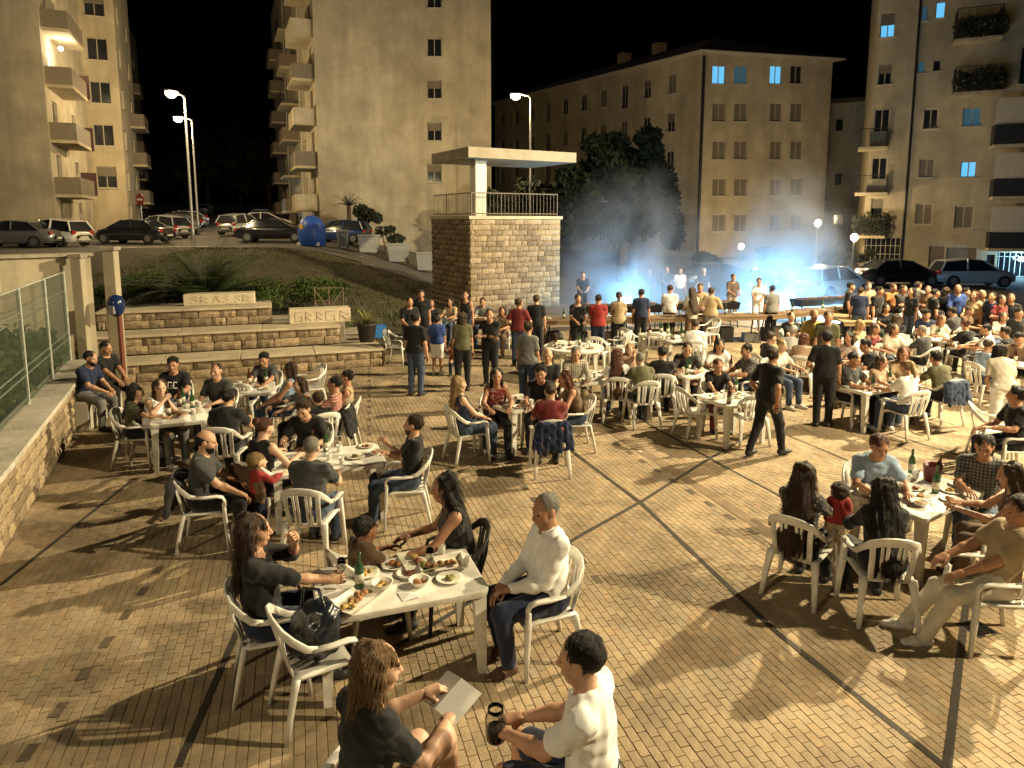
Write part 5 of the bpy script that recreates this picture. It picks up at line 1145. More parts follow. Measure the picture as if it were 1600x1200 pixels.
def place(px, py, heading, sp, cl, label, group=None, base=None, D_hint=None, typ=None):
    """px,py: where the photograph shows the centre of the head; the pose gives its height, the ground plane its distance.
    cl = (top, trousers, hair colour, skin, shoes)"""
    s = sp.get('s', 1.0); zguess = 1.2
    D0 = G(px, py, 1.2 * s if sp.get('kind', 'sit') == 'sit' else 1.58 * s).y if base is None else base[1]
    tr_ = tier(D_hint or D0); key = (repr(sorted(sp.items(), key=lambda q: q[0])), tr_[0]) if tr_[0] != 'n' else None
    if key and key in _tc: meshes, info = _tc[key]
    else:
        geo, info = person_geo(sp, *tr_[1:], fold=.0075 if tr_[0] == 'n' else .006, seed=len(PEOPLE)); meshes = {}
        for k, g_ in geo.items():
            if g_[0] is not None and isinstance(g_[0], str): meshes[k] = g_; continue
            nm = {'shoe_l': 'shoe', 'shoe_r': 'shoe', 'top': 'top'}.get(k, k); meshes[k] = np_mesh(nm, g_[0], g_[1], None, True); meshes[k].materials.append(M_eye)
        if key: _tc[key] = (meshes, info)
    a = R(-heading); ca, sa = math.cos(a), math.sin(a); hd = info['head']
    if base is None:
        w_ = G(px, py, float(hd[2])); bx = w_.x - (ca * hd[0] - sa * hd[1]); by = w_.y - (sa * hd[0] + ca * hd[1])
        bz = 0.0
    else: bx, by = base[:2]; bz = base[2] if len(base) > 2 else 0.0
    t = thing('person', label, 'person', (bx, by, bz), a, group)
    mm = dict(body=SKIN[cl[3]], hair=HAIRM[cl[2]], beard=HAIRM[cl[2]], top=cloth(cl[0]), trousers=cloth(cl[1]), shoe_l=M_shoe[cl[4]], shoe_r=M_shoe[cl[4]])
    nmz = dict(top={'none': 'vest_top', 'long': 'shirt'}.get(sp.get('sleeve', 'short'), 'shirt'), trousers='trousers' if sp.get('legs', 'long') == 'long' else 'shorts', shoe_l='shoe', shoe_r='shoe')
    for k, me in meshes.items():
        if isinstance(me, tuple):
            if tr_[0] == 'f': continue
            if me[0] == 'pt': inst('eye', EYE_ME, t, None, Vector(me[1]), None, (me[2],) * 3)
            else:
                _, HR, hd_, hs = me; o = inst('lips', LIP_ME, t); M4 = Matrix(HR.tolist()).to_4x4(); M4.translation = Vector(HR @ (V3(0, .0925, -.064) * hs) + hd_); o.matrix_local = M4 @ Matrix.Diagonal((.021 * hs, .0125 * hs, .0085 * hs, 1))
            continue
        inst(nmz.get(k, k), me, t, mm[k])
    PEOPLE.append(t); t['_'] = 0; del t['_']
    info2 = dict(info); info2.update(obj=t, base=Vector((bx, by, bz)), a=a, lab=label); return info2
def world(info, p): return info['base'] + Matrix.Rotation(info['a'], 3, 'Z') @ Vector(p)
# ================================================================== plastic chairs
def chair_parts():
    d = {}
    # seat: dished shell with rolled front lip
    V = []; Fs = []; nx, ny = 9, 8
    for j in range(ny):
        for i in range(nx):
            u, v = i / (nx - 1) * 2 - 1, j / (ny - 1); wd = .225 + .02 * v; x = u * wd; y = -.21 + .44 * v
            z = .435 - .018 * (1 - u * u) * math.sin(math.pi * min(1, v * 1.05)) + .012 * v - (.05 * max(0, v - .86) / .14 if v > .86 else 0) + .012 * u ** 4
            V.append((x, y, z))
    for j in range(ny - 1):
        for i in range(nx - 1): a = j * nx + i; Fs.append((a, a + 1, a + nx + 1, a + nx))
    n0 = len(V); V += [(x, y, z - .022) for x, y, z in V]; Fs += [tuple(i + n0 for i in q)[::-1] for q in Fs]
    ring = list(range(nx)) + [j * nx + nx - 1 for j in range(1, ny)] + [(ny - 1) * nx + i for i in range(nx - 2, -1, -1)] + [j * nx for j in range(ny - 2, 0, -1)]
    for t in range(len(ring)): a, b = ring[t], ring[(t + 1) % len(ring)]; Fs.append((a, a + n0, b + n0, b))
    d['seat'] = MB().add(V, Fs).mesh('seat', M_white_plastic, True)
    rail = [(-.262, -.06, .645), (-.258, -.13, .665), (-.238, -.215, .735), (-.19, -.275, .795), (-.10, -.303, .825), (0, -.31, .832), (.10, -.303, .825), (.19, -.275, .795), (.238, -.215, .735), (.258, -.13, .665), (.262, -.06, .645)]
    wr_ = [.045, .05, .055, .07, .085, .09, .085, .07, .055, .05, .045]; sdv = [(.2, .3, 1), (.2, .2, 1), (.1, -.1, 1), (0, -.2, 1), (0, -.22, 1), (0, -.22, 1), (0, -.22, 1), (0, -.2, 1), (-.1, -.1, 1), (-.2, .2, 1), (-.2, .3, 1)]
    d['rail'] = MB().ribbon(rail, wr_, .022, sdv).mesh('backrest', M_white_plastic, True)
    d['slats'] = []
    for x, w_ in ((-.165, .05), (-.088, .028), (-.046, .028), (.046, .028), (.088, .028), (.165, .05)):
        d['slats'].append(MB().ribbon([(x * .92, -.205, .425), (x * .97, -.225, .52), (x * 1.02, -.262, .66), (x * 1.08, -.298 + abs(x) * .12, .80)], w_, .016, (1, 0, 0)).mesh('slat', M_white_plastic, True))
    for sx, nm in ((-1, 'armL'), (1, 'armR')):
        d[nm] = MB().ribbon([(sx * .262, -.08, .648), (sx * .268, .05, .640), (sx * .268, .16, .645), (sx * .262, .215, .628), (sx * .250, .235, .58), (sx * .240, .232, .50)], [.055, .06, .058, .055, .05, .05], .022, [(1, 0, 0)] * 6).mesh('armrest', M_white_plastic, True)
    d['legs'] = []
    for sx in (-1, 1):
        d['legs'].append(MB().ribbon([(sx * .238, .222, .56), (sx * .245, .228, .42), (sx * .262, .245, .2), (sx * .275, .258, 0)], [.062, .066, .052, .040], [.03, .042, .034, .03], (1, 0, 0)).mesh('leg', M_white_plastic, True))
        d['legs'].append(MB().ribbon([(sx * .205, -.195, .44), (sx * .215, -.215, .36), (sx * .235, -.255, .18), (sx * .250, -.29, 0)], [.075, .066, .052, .040], [.045, .04, .034, .03], (1, 0, 0)).mesh('leg', M_white_plastic, True))
    jb = MB()
    for me in [d['rail']] + d['slats']: jb.add([v.co[:] for v in me.vertices], [tuple(p.vertices) for p in me.polygons])
    d['back_far'] = jb.mesh('backrest', M_white_plastic, True); d['back_far'].materials[0] = M_white_plastic
    return d
CH = chair_parts()
M_dark_plastic = mat('dark_plastic', (.02, .02, .02), .5, .1, 5)
def chair(x, y, a, label, group='white plastic armchairs', m=None, z=0):
    t = thing('plastic_chair', label, 'chair', (x, y, z), a, group)
    inst('seat', CH['seat'], t, m); D = y
    if D < 12.5:
        b = inst('backrest', CH['rail'], t, m)
        for s in CH['slats']: inst('slat', s, b, m)
    else: inst('backrest', CH['back_far'], t, m)
    inst('armrest', CH['armL'], t, m); inst('armrest', CH['armR'], t, m)
    for l in CH['legs']: inst('leg', l, t, m)
    return t
# ================================================================== tables
def rrect(lx, ly, r, n=5): return [(sx * (lx / 2 - r) + r * math.cos(a0 + math.pi / 2 * k / n), sy * (ly / 2 - r) + r * math.sin(a0 + math.pi / 2 * k / n)) for sx, sy, a0 in ((1, 1, 0), (-1, 1, math.pi / 2), (-1, -1, math.pi), (1, -1, 1.5 * math.pi)) for k in range(n + 1)]
def table_meshes(lx, ly, round_=False):
    pl = [(lx / 2 * math.cos(2 * math.pi * k / 28), lx / 2 * math.sin(2 * math.pi * k / 28)) for k in range(28)] if round_ else rrect(lx, ly, .07)
    ins = lambda k: [(x * (1 - k / lx * 2), y * (1 - k / ly * 2)) for x, y in pl]
    n = len(pl); rings = [(ins(.012), .720), (pl, .712), (pl, .690), (ins(.006), .662), (ins(.022), .662), (ins(.022), .690)]; V = []; Fs = []
    for q, z in rings: V += [(x, y, z) for x, y in q]
    for i in range(len(rings) - 1):
        for j in range(n): Fs.append((i * n + j, (i + 1) * n + j, (i + 1) * n + (j + 1) % n, i * n + (j + 1) % n))
    Fs += [tuple(range(n)), tuple((len(rings) - 1) * n + j for j in range(n))[::-1]]
    top = MB().add(V, Fs).mesh('table_top', M_white_plastic, False)
    legs = []
    for sx in (-1, 1):
        for sy in (-1, 1):
            k = .62 if round_ else 1; x, y = sx * (lx / 2 - .075) * k, sy * (ly / 2 - .075) * k
            V = []
            for (z, w_, o_) in ((.665, .050, 0), (.0, .030, .018)):
                for ax_, ay in ((-1, -1), (1, -1), (1, 1), (-1, 1)): V.append((x + sx * o_ + ax_ * w_, y + sy * o_ + ay * w_, z))
            legs.append(MB().add(V, [(0, 1, 2, 3), (7, 6, 5, 4), (0, 4, 5, 1), (1, 5, 6, 2), (2, 6, 7, 3), (3, 7, 4, 0)]).mesh('leg', M_white_plastic))
    return top, legs
TM = {'rect': table_meshes(1.32, .80), 'round': table_meshes(1.4, 1.4, True), 'small': table_meshes(.85, .80)}
TABLES = {}
def table(key, px, py, e0, e1, desc, kind='rect'):
    c = G(px, py, .72); a, b = G(*e0, .72), G(*e1, .72); ang = math.atan2(b.y - a.y, b.x - a.x)
    t = thing('plastic_table', 'white plastic ' + desc, 'table', (c.x, c.y, 0), ang, 'white plastic dining tables')
    top, legs = TM[kind]; inst('table_top', top, t)
    for l in legs: inst('leg', l, t)
    TABLES[key] = (c, ang, desc, kind); return t
# ================================================================== things on the tables
def glassy(name, c, rough=.08): return mat(name, c, rough, 0, spec=.7, trans=.55)
M_gbot = glassy('green_glass', (.05, .13, .05)); M_bbot = glassy('brown_glass', (.10, .04, .015)); M_clear = mat('clear_glass', (.9, .9, .88), .03, 0, spec=.6, trans=1.0)
M_label = mat('bottle_label', (.5, .46, .36), .7, .2, 30); M_plate = mat('paper_plate', (.70, .66, .56), .6, .08, 8); M_cup = mat('plastic_cup', (.72, .70, .66), .4, .05, 8)
M_food = [mat('food_a', (.30, .14, .05), .7, .5, 30, .6, 60), mat('food_b', (.42, .26, .08), .7, .5, 30, .6, 60), mat('food_c', (.18, .06, .035), .6, .5, 30, .6, 60), mat('food_d', (.25, .24, .07), .7, .5, 30, .6, 60)]
I_bot = MB().lathe([(.034, 0), (.037, .01), (.037, .15), (.030, .19), (.015, .225), (.0135, .28), (.016, .285), (.016, .295), (0, .296)], 12)
ME_bot = I_bot.mesh('bottle', M_gbot, True); ME_lab = MB().lathe([(.0378, .05), (.0378, .125)], 12).mesh('label', M_label, True)
ME_cup = MB().lathe([(.022, 0), (.034, .085), (.035, .088), (.032, .085), (.021, .005), (0, .005)], 12).mesh('cup', M_cup, True)
ME_plate = MB().lathe([(.06, 0), (.075, .003), (.105, .016), (.112, .018), (.105, .020), (.072, .008), (0, .007)], 18).mesh('plate', M_plate, True)
ME_bowl = MB().lathe([(.05, 0), (.06, .01), (.085, .05), (.088, .052), (.08, .05), (.05, .012), (0, .01)], 16).mesh('bowl', M_plate, True)
ME_tray = MB().add([(-.17, -.11, 0), (.17, -.11, 0), (.17, .11, 0), (-.17, .11, 0), (-.19, -.13, .03), (.19, -.13, .03), (.19, .13, .03), (-.19, .13, .03)], [(0, 1, 2, 3), (0, 4, 5, 1), (1, 5, 6, 2), (2, 6, 7, 3), (3, 7, 4, 0)]).mesh('tray', M_plate)
ME_wine = MB().lathe([(.032, 0), (.030, .003), (.005, .008), (.004, .075), (.018, .09), (.036, .125), (.036, .155), (.029, .195), (.027, .195), (.034, .155), (.033, .125), (.016, .095), (0, .085)], 14).mesh('wine_glass', M_clear, True)
ME_nap = MB().add([(-.08, -.07, 0), (.07, -.08, .006), (.085, .06, .002), (-.06, .08, .010), (0, 0, .02)], [(0, 1, 4), (1, 2, 4), (2, 3, 4), (3, 0, 4)]).mesh('napkin', M_cup)
def lump(k):
    rg = np.random.default_rng(k); mb = MB()
    for _ in range(5):
        a = rg.uniform(0, 6.28); r = rg.uniform(0, .045); s = rg.uniform(.014, .03); x, y = r * math.cos(a), r * math.sin(a)
        mb.lathe([(s * .9, 0), (s * 1.05, s * .3), (s * .8, s * .75), (s * .3, s), (0, s * 1.02)], 7, (x, y, .010 + rg.uniform(0, .006)))
    return mb.mesh('food', M_food[k % 4], True)
ME_food = [lump(k) for k in range(6)]
def item(kind, loc, rz, desc, rg, where, lab=None):
    t = item0(kind, loc, rz, desc, rg, where)
    if lab: t['label'] = lab
    return t
def item0(kind, loc, rz, desc, rg, where):
    grp = kind + 's on the tables'
    if kind in ('bottle', 'brown_bottle'):
        br = kind != 'bottle'; t = thing('bottle', ('brown' if br else 'green') + ' glass bottle on the ' + where, 'bottle', loc, rz, 'bottles on the ' + where)
        inst('glass', ME_bot, t, M_bbot if br else M_gbot); inst('label', ME_lab, t)
    elif kind == 'cup':
        t = inst('plastic_cup', ME_cup, None, None, loc, (0, 0, rz)); props(t, 'white plastic cup on the ' + where, 'cup', 'cups on the ' + where)
    elif kind == 'napkin':
        t = inst('paper_napkin', ME_nap, None, None, loc, (0, 0, rz)); props(t, 'crumpled paper napkin on the ' + where, 'napkin', 'napkins on the ' + where)
    elif kind == 'wine':
        t = inst('wine_glass', ME_wine, None, None, loc, (0, 0, rz)); props(t, 'stemmed wine glass on the ' + where, 'glass', 'glasses on the ' + where)
    else:
        me = {'plate': ME_plate, 'bowl': ME_bowl, 'tray': ME_tray}[kind]; t = thing('food_' + kind, 'pale ' + kind + ' of food on the ' + where, kind, loc, rz, kind + 's on the ' + where)
        inst(kind, me, t); inst('food', ME_food[rg.randrange(6)], t)
        if kind == 'tray':
            inst('food', ME_food[rg.randrange(6)], t, None, (.09, .02, 0)); inst('food', ME_food[rg.randrange(6)], t, None, (-.09, -.01, 0))
    return t
def dress(key, n, seed, kinds=('plate', 'plate', 'cup', 'cup', 'cup', 'bottle', 'brown_bottle', 'napkin', 'bowl'), z=.7205):
    c, ang, desc, kind = TABLES[key]; rg = random.Random(seed); placed = []; M = Matrix.Rotation(ang, 3, 'Z')
    hx, hy = (.56, .32) if kind == 'rect' else (.46, .46) if kind == 'round' else (.34, .3); tries = 0
    while len(placed) < n and tries < 400:
        tries += 1; x, y = rg.uniform(-hx, hx), rg.uniform(-hy, hy); k = kinds[len(placed) % len(kinds)]; r = .11 if k in ('plate', 'bowl') else .045 if k != 'napkin' else .08
        if any((x - p[0]) ** 2 + (y - p[1]) ** 2 < (r + p[2]) ** 2 for p in placed): continue
        placed.append((x, y, r)); w_ = c + M @ Vector((x, y, 0)); item(k, (w_.x, w_.y, z), rg.uniform(0, 6.28), desc, rg, desc)
# ================================================================== the party: tables
table('T1', 622, 905, (502, 959), (753, 914), 'table before the person in the white dress shirt')
table('T2', 512, 716, (440, 738), (581, 722), 'table beside the toddler in red')
table('T3', 285, 642, (262, 660), (277, 612), 'table by the low rubble wall', 'rect')
table('T4', 392, 606, (380, 618), (384, 590), 'table nearest the planter steps', 'small')
table('T5', 808, 628, (791, 640), (850, 627), 'table with the chair hung bag beside it', 'small')
table('T6', 930, 588, (905, 598), (958, 592), 'table beside the person with waist long hair')
table('T7', 896, 541, (850, 545), (945, 541), 'round table with three empty chairs', 'round')
table('T8', 1040, 525, (1003, 528), (1030, 535), 'table crowded with upright bottles near the serving counter')
table('T9', 1092, 578, (1072, 586), (1145, 577), 'table between the queue and the standing waiter')
table('T10', 1143, 621, (1128, 636), (1196, 627), 'table with two empty chairs at its front', 'small')
table('T11', 1360, 600, (1350, 613), (1412, 602), 'table beside the person with the blond ponytail')
table('T12', 1300, 546, (1270, 550), (1325, 548), 'table around the yellow shirt')
table('T13', 1402, 536, (1366, 540), (1420, 546), 'table with two propped menu cards')
table('T14', 1478, 527, (1455, 528), (1500, 524), 'table next to the blue shirted standing person')
table('T15', 1592, 566, (1570, 575), (1600, 580), 'table at the shop side of the plaza')
table('T17', 1434, 768, (1432, 820), (1545, 765), 'table around the wine cooler')
ALLP = []
def P(px, py, h, sp, cl, label, ch=None, grp='people at the plaza party', base=None, z=0):
    top, bot, hair, skin, shoe = cl.split('/')
    i = place(px, py, h, sp, (top, bot, hair, skin, shoe), label, grp, base)
    if ch is None: ch = sp.get('kind', 'sit') == 'sit' and sp.get('seat', .45) == .45
    if ch: chair(i['base'].x, i['base'].y, i['a'], 'white plastic armchair under ' + label, m=M_dark_plastic if ch == 'dark' else None)
    ALLP.append(i); return i
# ---- pose presets
EAT = dict(lean=8, hp=14); LAP = dict(lean=-5, lh=(-.10, .26, .64), rh=(.10, .28, .64), hp=4)
ELB = dict(lean=14, lh=(-.12, .40, .78), rh=(.10, .30, 1.02), rpose='grip', rroll=(1, .2, 0)); FWD = dict(lean=18, hp=16, lh=(-.20, .44, .77), rh=(.18, .46, .77))
SIDE = dict(lean=3, hy=40, lh=(-.16, .36, .76), rh=(.20, .30, .66))
def X(b, **k): d = dict(b); d.update(k); return d
STD = dict(kind='stand'); SRV = dict(kind='stand', lh=(-.12, .32, 1.02), rh=(.12, .34, 1.02), hp=16, lean=3); CRS = dict(kind='stand', lh=(.13, .20, 1.12), rh=(-.13, .23, 1.10), lroll=(0, .6, .8), rroll=(0, .6, .8), hy=-8)
WALK = dict(kind='stand', lf=(-.10, -.24, .12), rf=(.10, .26, .08), lh=(-.24, .12, .92), rh=(.24, -.08, .92)); TALK = dict(kind='stand', lh=(-.22, .14, .98), rh=(.20, .30, 1.15), hy=20)
# ---- foreground group
pw = P(853, 797, 248, dict(s=1.1, lean=1, hp=12, hy=-8, fat=1.28, sleeve='long', hair='buzz', lh=(-.06, .30, .68), rh=(.04, .33, .67), lpose='grip', rpose='relax', lf=(-.12, .34, .075), rf=(.14, .30, .075)), 'white/navy/grey/b/brown', 'person in a white dress shirt sitting with hands clasped')
lw_ = P(398, 828, 70, dict(f=1, s=1.1, lean=-3, hp=4, hy=4, fat=1.25, sleeve='elbow', hair='long', rh=(.10, .50, .80), lh=(-.02, .20, 1.13), lpose='fist', rpose='grip', rroll=(1, .1, .2), lroll=(-.6, 1, .3)), 'black/navy/brown/a/black', 'person in a black top resting chin on fist')
P(571, 828, 50, dict(s=.72, hair='short', lean=6, hp=10, lh=(-.1, .26, .70), rh=(.1, .28, .70)), 'brown/navy/black/d/black', 'dark haired child with back turned at the near table')
P(694, 762, 258, dict(f=1, s=1.08, lean=10, hy=6, hp=8, sleeve='none', hair='verylong', rh=(.20, .40, .72), lh=(-.16, .46, .70)), 'darkgrey/black/black/b/black', 'person with very long dark hair leaning towards the child', ch='dark')
fw_ = P(592, 1042, 44, dict(f=1, s=1.12, lean=8, hp=10, hy=24, sleeve='short', hair='bob', legs='mid', shoe=1, rh=(.12, .42, .80), lh=(-.10, .44, .86), rpose='grip', lpose='grip', rf=(.06, .52, .30), lf=(-.10, .34, .075), rpole=(.2, 1, 1)), 'black/tan/fair/c/white', 'person in a black shirt with brown bob reading a booklet', ch=False)
chair(fw_['base'].x - .02, fw_['base'].y - .02, R(-22), 'white plastic armchair under the booklet reader with the brown bob')
fm_ = P(907, 1030, 292, dict(s=1.1, lean=5, hp=8, hy=-4, sleeve='short', hair='short', legs='short', lh=(-.06, .42, .74), rh=(.12, .40, .72), lpose='grip', rpose='relax', fat=1.1), 'white/navy/black/a/black', 'person in a white tee shirt holding a glass jar', ch=False)
t = thing('wooden_stool', 'dark wooden stool under the person holding the glass jar', 'stool', fm_['base'], fm_['a'])
MB().lathe([(.17, .41), (.18, .43), (.17, .45), (0, .452)], 16).build('seat', M_wood, t)
for k_ in range(4): MB().tube([(.1 * math.cos(k_ * 1.571 + .78), .1 * math.sin(k_ * 1.571 + .78), .42), (.17 * math.cos(k_ * 1.571 + .78), .17 * math.sin(k_ * 1.571 + .78), 0)], .016, 6).build('leg', M_wood, t)
# ---- second table from the front
P(322, 690, 78, dict(lean=6, hp=12, hair='bald', fat=1.15, lh=(-.1, .36, .66), rh=(.14, .36, .62), beard=1), 'darkgrey/black/black/a/black', 'bearded person in a dark polo sitting beside the toddler')
P(402, 722, 48, dict(s=.56, kind='stand', hair='short', lh=(-.10, .30, .66), rh=(.14, .26, .72), sleeve='long'), 'red/navy/blond/c/white', 'toddler in a red top standing at the table', base=None)
P(414, 668, 20, X(EAT, f=1, hair='bun', sleeve='none', rh=(.26, .30, .78), hy=25), 'black/jeans/auburn/c/black', 'person in a black vest top with a hair bun')
P(487, 700, 4, X(EAT, hair='buzz', fat=1.12, lean=10), 'darkgrey/jeans/grey/c/black', 'shaven headed person in a dark grey tee with back turned')
P(474, 640, 188, dict(lean=18, hp=22, hair='thick', fat=1.15, lh=(-.22, .42, .76), rh=(.18, .42, .77)), 'black/black/brown/a/black', 'person in black leaning over the table beside the toddler')
P(646, 664, 262, dict(lean=-4, hy=14, hair='short', beard=1, lh=(.12, .20, .92), rh=(-.10, .24, .90)), 'black/jeans/brown/a/brown', 'bearded person in black sitting arms folded on an outer chair')
# ---- tables by the low wall and steps
P(250, 606, 110, X(ELB, f=1, hair='long', sleeve='none', hy=30), 'white/grey/brown/c/white', 'person in a white vest top propping chin on hand')
P(214, 612, 82, X(EAT, f=1, s=.9, hair='long', sleeve='short'), 'olive_stripe/black/black/a/black', 'person with long black hair sitting nearest the low wall')
P(270, 570, 165, X(EAT, hair='thick', hp=4, rh=(.24, .40, .76)), 'black/jeans/black/b/black', 'person in black tee with white lettering before the planter')
P(338, 580, 188, X(SIDE, hair='buzz', hy=0), 'darkgrey/black/brown/a/black', 'person in a charcoal tee with one elbow out, facing the plaza')
P(357, 622, 358, X(FWD, hair='short', fat=1.1), 'black/black/black/a/black', 'broad person in black with back turned near the planter tables')
P(412, 562, 182, X(EAT, s=.9, hair='thick'), 'darkgrey/navy/black/b/black', 'youngster in a dark polo at the table nearest the steps')
P(452, 577, 262, X(LAP, f=1, hair='bob', sleeve='none', hy=10), 'sky_stripe/jeans/brown/b/white', 'person in a pale blue vest top sitting sideways near the steps')
P(522, 600, 268, X(LAP, f=1, hair='short', sleeve='short', lh=(-.06, .26, .98), lpose='fist'), 'pink_stripe/jeans/black/b/white', 'person in a pale pink shirt with jeans on an outer chair')
P(541, 590, 262, X(LAP, f=1, hair='short', sleeve='none'), 'tan/brown/black/b/white', 'person in tan hidden behind the pale pink shirt')
P(497, 624, 325, X(EAT, s=.75, hair='short'), 'black/navy/brown/c/black', 'child in black with back turned beside the pale pink shirt')
P(468, 602, 230, X(EAT, s=.85, f=1, hair='bob'), 'grey/jeans/brown/c/white', 'small person in grey slumped at the planter side')
# the two on the wall
WSIT = dict(seat=.52, lean=12, hp=8, lf=(-.12, .40, .075), rf=(.14, .34, .075), lh=(-.06, .38, .70), rh=(.12, .40, .70))
LEDGE1 = P(142, 560, 100, X(WSIT, hair='short', beard=1), 'navy/grey/black/a/black', 'person in a navy shirt sitting on the stone ledge', ch=False)
LEDGE2 = P(166, 544, 112, X(WSIT, hair='short', lean=4), 'black/black/black/b/black', 'person in black polo sitting at the end of the stone ledge', ch=False)
# ---- right foreground table
P(1258, 742, 42, X(EAT, f=1, hair='verylong', sleeve='short', lean=5), 'darkgrey_floral/black/brown/b/black', 'person with long brown hair holding the baby in red')
P(1312, 772, 20, dict(s=.42, kind='stand', hair='short', sleeve='long'), 'red/tan/brown/c/white', 'baby in a red top held up at the wine cooler table', base=(G(1312, 772, 1.0).x, G(1312, 772, 1.0).y, .34))
P(1374, 698, 186, X(FWD, hair='short', lean=14, fat=1.15), 'sky/jeans/auburn/b/brown', 'red haired person in a pale blue shirt leaning on the table')
P(1380, 764, 8, X(EAT, f=1, hair='verylong', sleeve='long', fat=1.1), 'black/black/black/b/black', 'person with waist length black hair with back turned')
P(1538, 698, 218, X(EAT, hair='short', fat=1.1, rh=(.1, .40, .78)), 'grey_plaid/jeans/black/b/black', 'person in a grey shirt facing the wine cooler table')
P(1578, 742, 300, X(EAT, f=1, hair='bob', sleeve='none', lh=(-.16, .40, .80)), 'brown/brown/brown/b/brown', 'person in a brown sleeveless top at the wine cooler table')
P(1592, 798, 276, dict(lean=-10, hair='short', lh=(-.12, .30, .66), rh=(.12, .34, .68), lf=(-.12, .55, .075), rf=(.12, .60, .075), hp=10), 'tan/cream/brown/b/white', 'person in pale trousers leaning back with legs stretched')
P(1588, 618, 275, X(SIDE, hair='thick'), 'black/black/black/b/black', 'person in black turned sideways behind the wine cooler group')
# ---- middle tables
P(718, 600, 62, X(LAP, f=1, hair='long', sleeve='none'), 'navy/jeans/blond/c/white', 'blond person in a navy vest top beside the hung bag')
P(776, 588, 172, X(EAT, f=1, hair='long', sleeve='none', hp=2), 'maroon_floral/black/black/b/black', 'person in a maroon vest top facing the plaza')
P(845, 584, 190, X(EAT, hair='thick', hp=4), 'black/black/black/b/black', 'person in black tee with thick hair facing the plaza')
P(882, 592, 262, X(FWD, f=1, hair='long', sleeve='none'), 'brown/jeans/auburn/b/black', 'person with auburn hair in brown bending over the table')
P(860, 612, 356, X(EAT, hair='buzz'), 'maroon/black/brown/a/black', 'cropped haired person in dark red with back turned')
P(856, 556, 185, X(LAP, hair='bald', fat=1.2), 'black/black/grey/a/black', 'balding person in black behind the thick haired one')
P(826, 512, 20, X(STD, f=1, hair='bun'), 'grey/jeans/brown/b/black', 'person in a grey shirt standing with back turned by the round table', )
P(900, 553, 178, X(EAT, hair='short', sleeve='long'), 'cream_plaid/tan/grey/a/brown', 'person in a cream shirt facing the plaza')
P(964, 556, 5, X(EAT, f=1, hair='verylong'), 'white/jeans/auburn/c/white', 'person with waist long auburn hair and back turned')
P(1000, 562, 350, X(FWD, hair='buzz', fat=1.1), 'olive/black/grey/c/black', 'grey cropped person in olive bending over the table')
P(1035, 552, 8, X(EAT, hair='short'), 'black/black/black/a/black', 'person in black tee with back turned between two tables')
P(984, 546, 200, X(EAT, s=.7, f=1, hair='long'), 'peach/jeans/blond/c/white', 'blond child sitting beside the long auburn hair')
P(1074, 545, 190, X(FWD, hair='short', fat=1.1), 'darkgrey/black/brown/a/black', 'person in charcoal eating with head bowed')
P(1124, 540, 184, X(FWD, f=1, hair='long'), 'white/jeans/black/b/white', 'dark haired person in a white blouse bowed over a plate')
P(1166, 548, 262, X(EAT, hair='short'), 'grey_plaid/jeans/black/b/black', 'person in a grey checked shirt sitting sideways')
P(1086, 508, 10, X(EAT, hair='short', sleeve='long', fat=1.1), 'white/grey/brown/a/brown', 'person in a white shirt with back turned near the counter')
P(1122, 572, 182, X(EAT, s=.88, hair='short', hp=8), 'black/maroon/auburn/b/black', 'youngster in black at the table with two empty chairs')
wt = P(1208, 556, 60, X(WALK, hair='short', hy=-20), 'black/black/brown/b/black', 'waiter in black striding past the table with empty chairs')
P(1292, 528, 20, X(STD, hair='thick', lh=(-.2, .18, 1.0)), 'black/black/black/b/black', 'person in black standing with back turned at the right tables')
# right tables
P(1256, 530, 30, X(FWD, f=1, hair='bob', sleeve='long'), 'peach/brown/auburn/b/brown', 'person in a peach shirt bending with back turned')
P(1222, 540, 150, X(EAT, f=1, hair='bun'), 'cream/jeans/blond/c/white', 'blond person in cream beside the striding waiter')
P(1205, 528, 80, X(EAT, hair='short'), 'darkgrey/black/brown/a/black', 'person in charcoal behind the striding waiter')
P(1272, 492, 175, X(STD, hair='bald', fat=1.1), 'yellow/tan/grey/b/brown', 'person in a yellow shirt standing over the tables')
P(1294, 496, 200, X(STD, hair='short'), 'olive/brown/black/b/brown', 'person in olive standing beside the yellow shirt')
P(1236, 495, 170, X(LAP, hair='buzz'), 'black/black/black/a/black', 'person in black sitting behind the yellow shirt')
P(1240, 518, 40, X(EAT, hair='white' and 'short'), 'white/grey/white/c/white', 'white haired person in white near the yellow shirt')
P(1302, 522, 210, X(EAT, f=1, hair='bob'), 'red/jeans/brown/b/white', 'person in a red top under the olive standing person')
P(1325, 528, 230, X(FWD, f=1, hair='long', sleeve='short'), 'white/jeans/black/b/white', 'person in white with long black hair elbows on the table')
P(1352, 540, 290, X(FWD, hair='thick'), 'black/black/black/b/black', 'person in black hunched on a turned chair')
P(1368, 514, 160, X(EAT, f=1, hair='long', sleeve='none'), 'maroon/black/brown/b/black', 'person in a dark red sleeveless top by the menu cards')
P(1345, 508, 150, X(EAT, f=1, hair='bob'), 'tan/brown/blond/b/brown', 'person in tan bent at the table with menu cards')
P(1398, 515, 185, X(EAT, f=1, hair='bob'), 'cream/jeans/brown/b/white', 'person in cream behind the propped menu cards')
P(1440, 517, 330, X(EAT, hair='buzz', fat=1.15), 'darkgrey/black/grey/b/black', 'grey cropped person in charcoal with back turned')
P(1425, 475, 182, X(EAT, hair='short', fat=1.15), 'white/jeans/brown/a/white', 'person in white facing the camera side among the rear tables')
P(1472, 500, 182, X(FWD, f=1, hair='long'), 'cream/brown/auburn/b/brown', 'person in cream with auburn hair bowed over food')
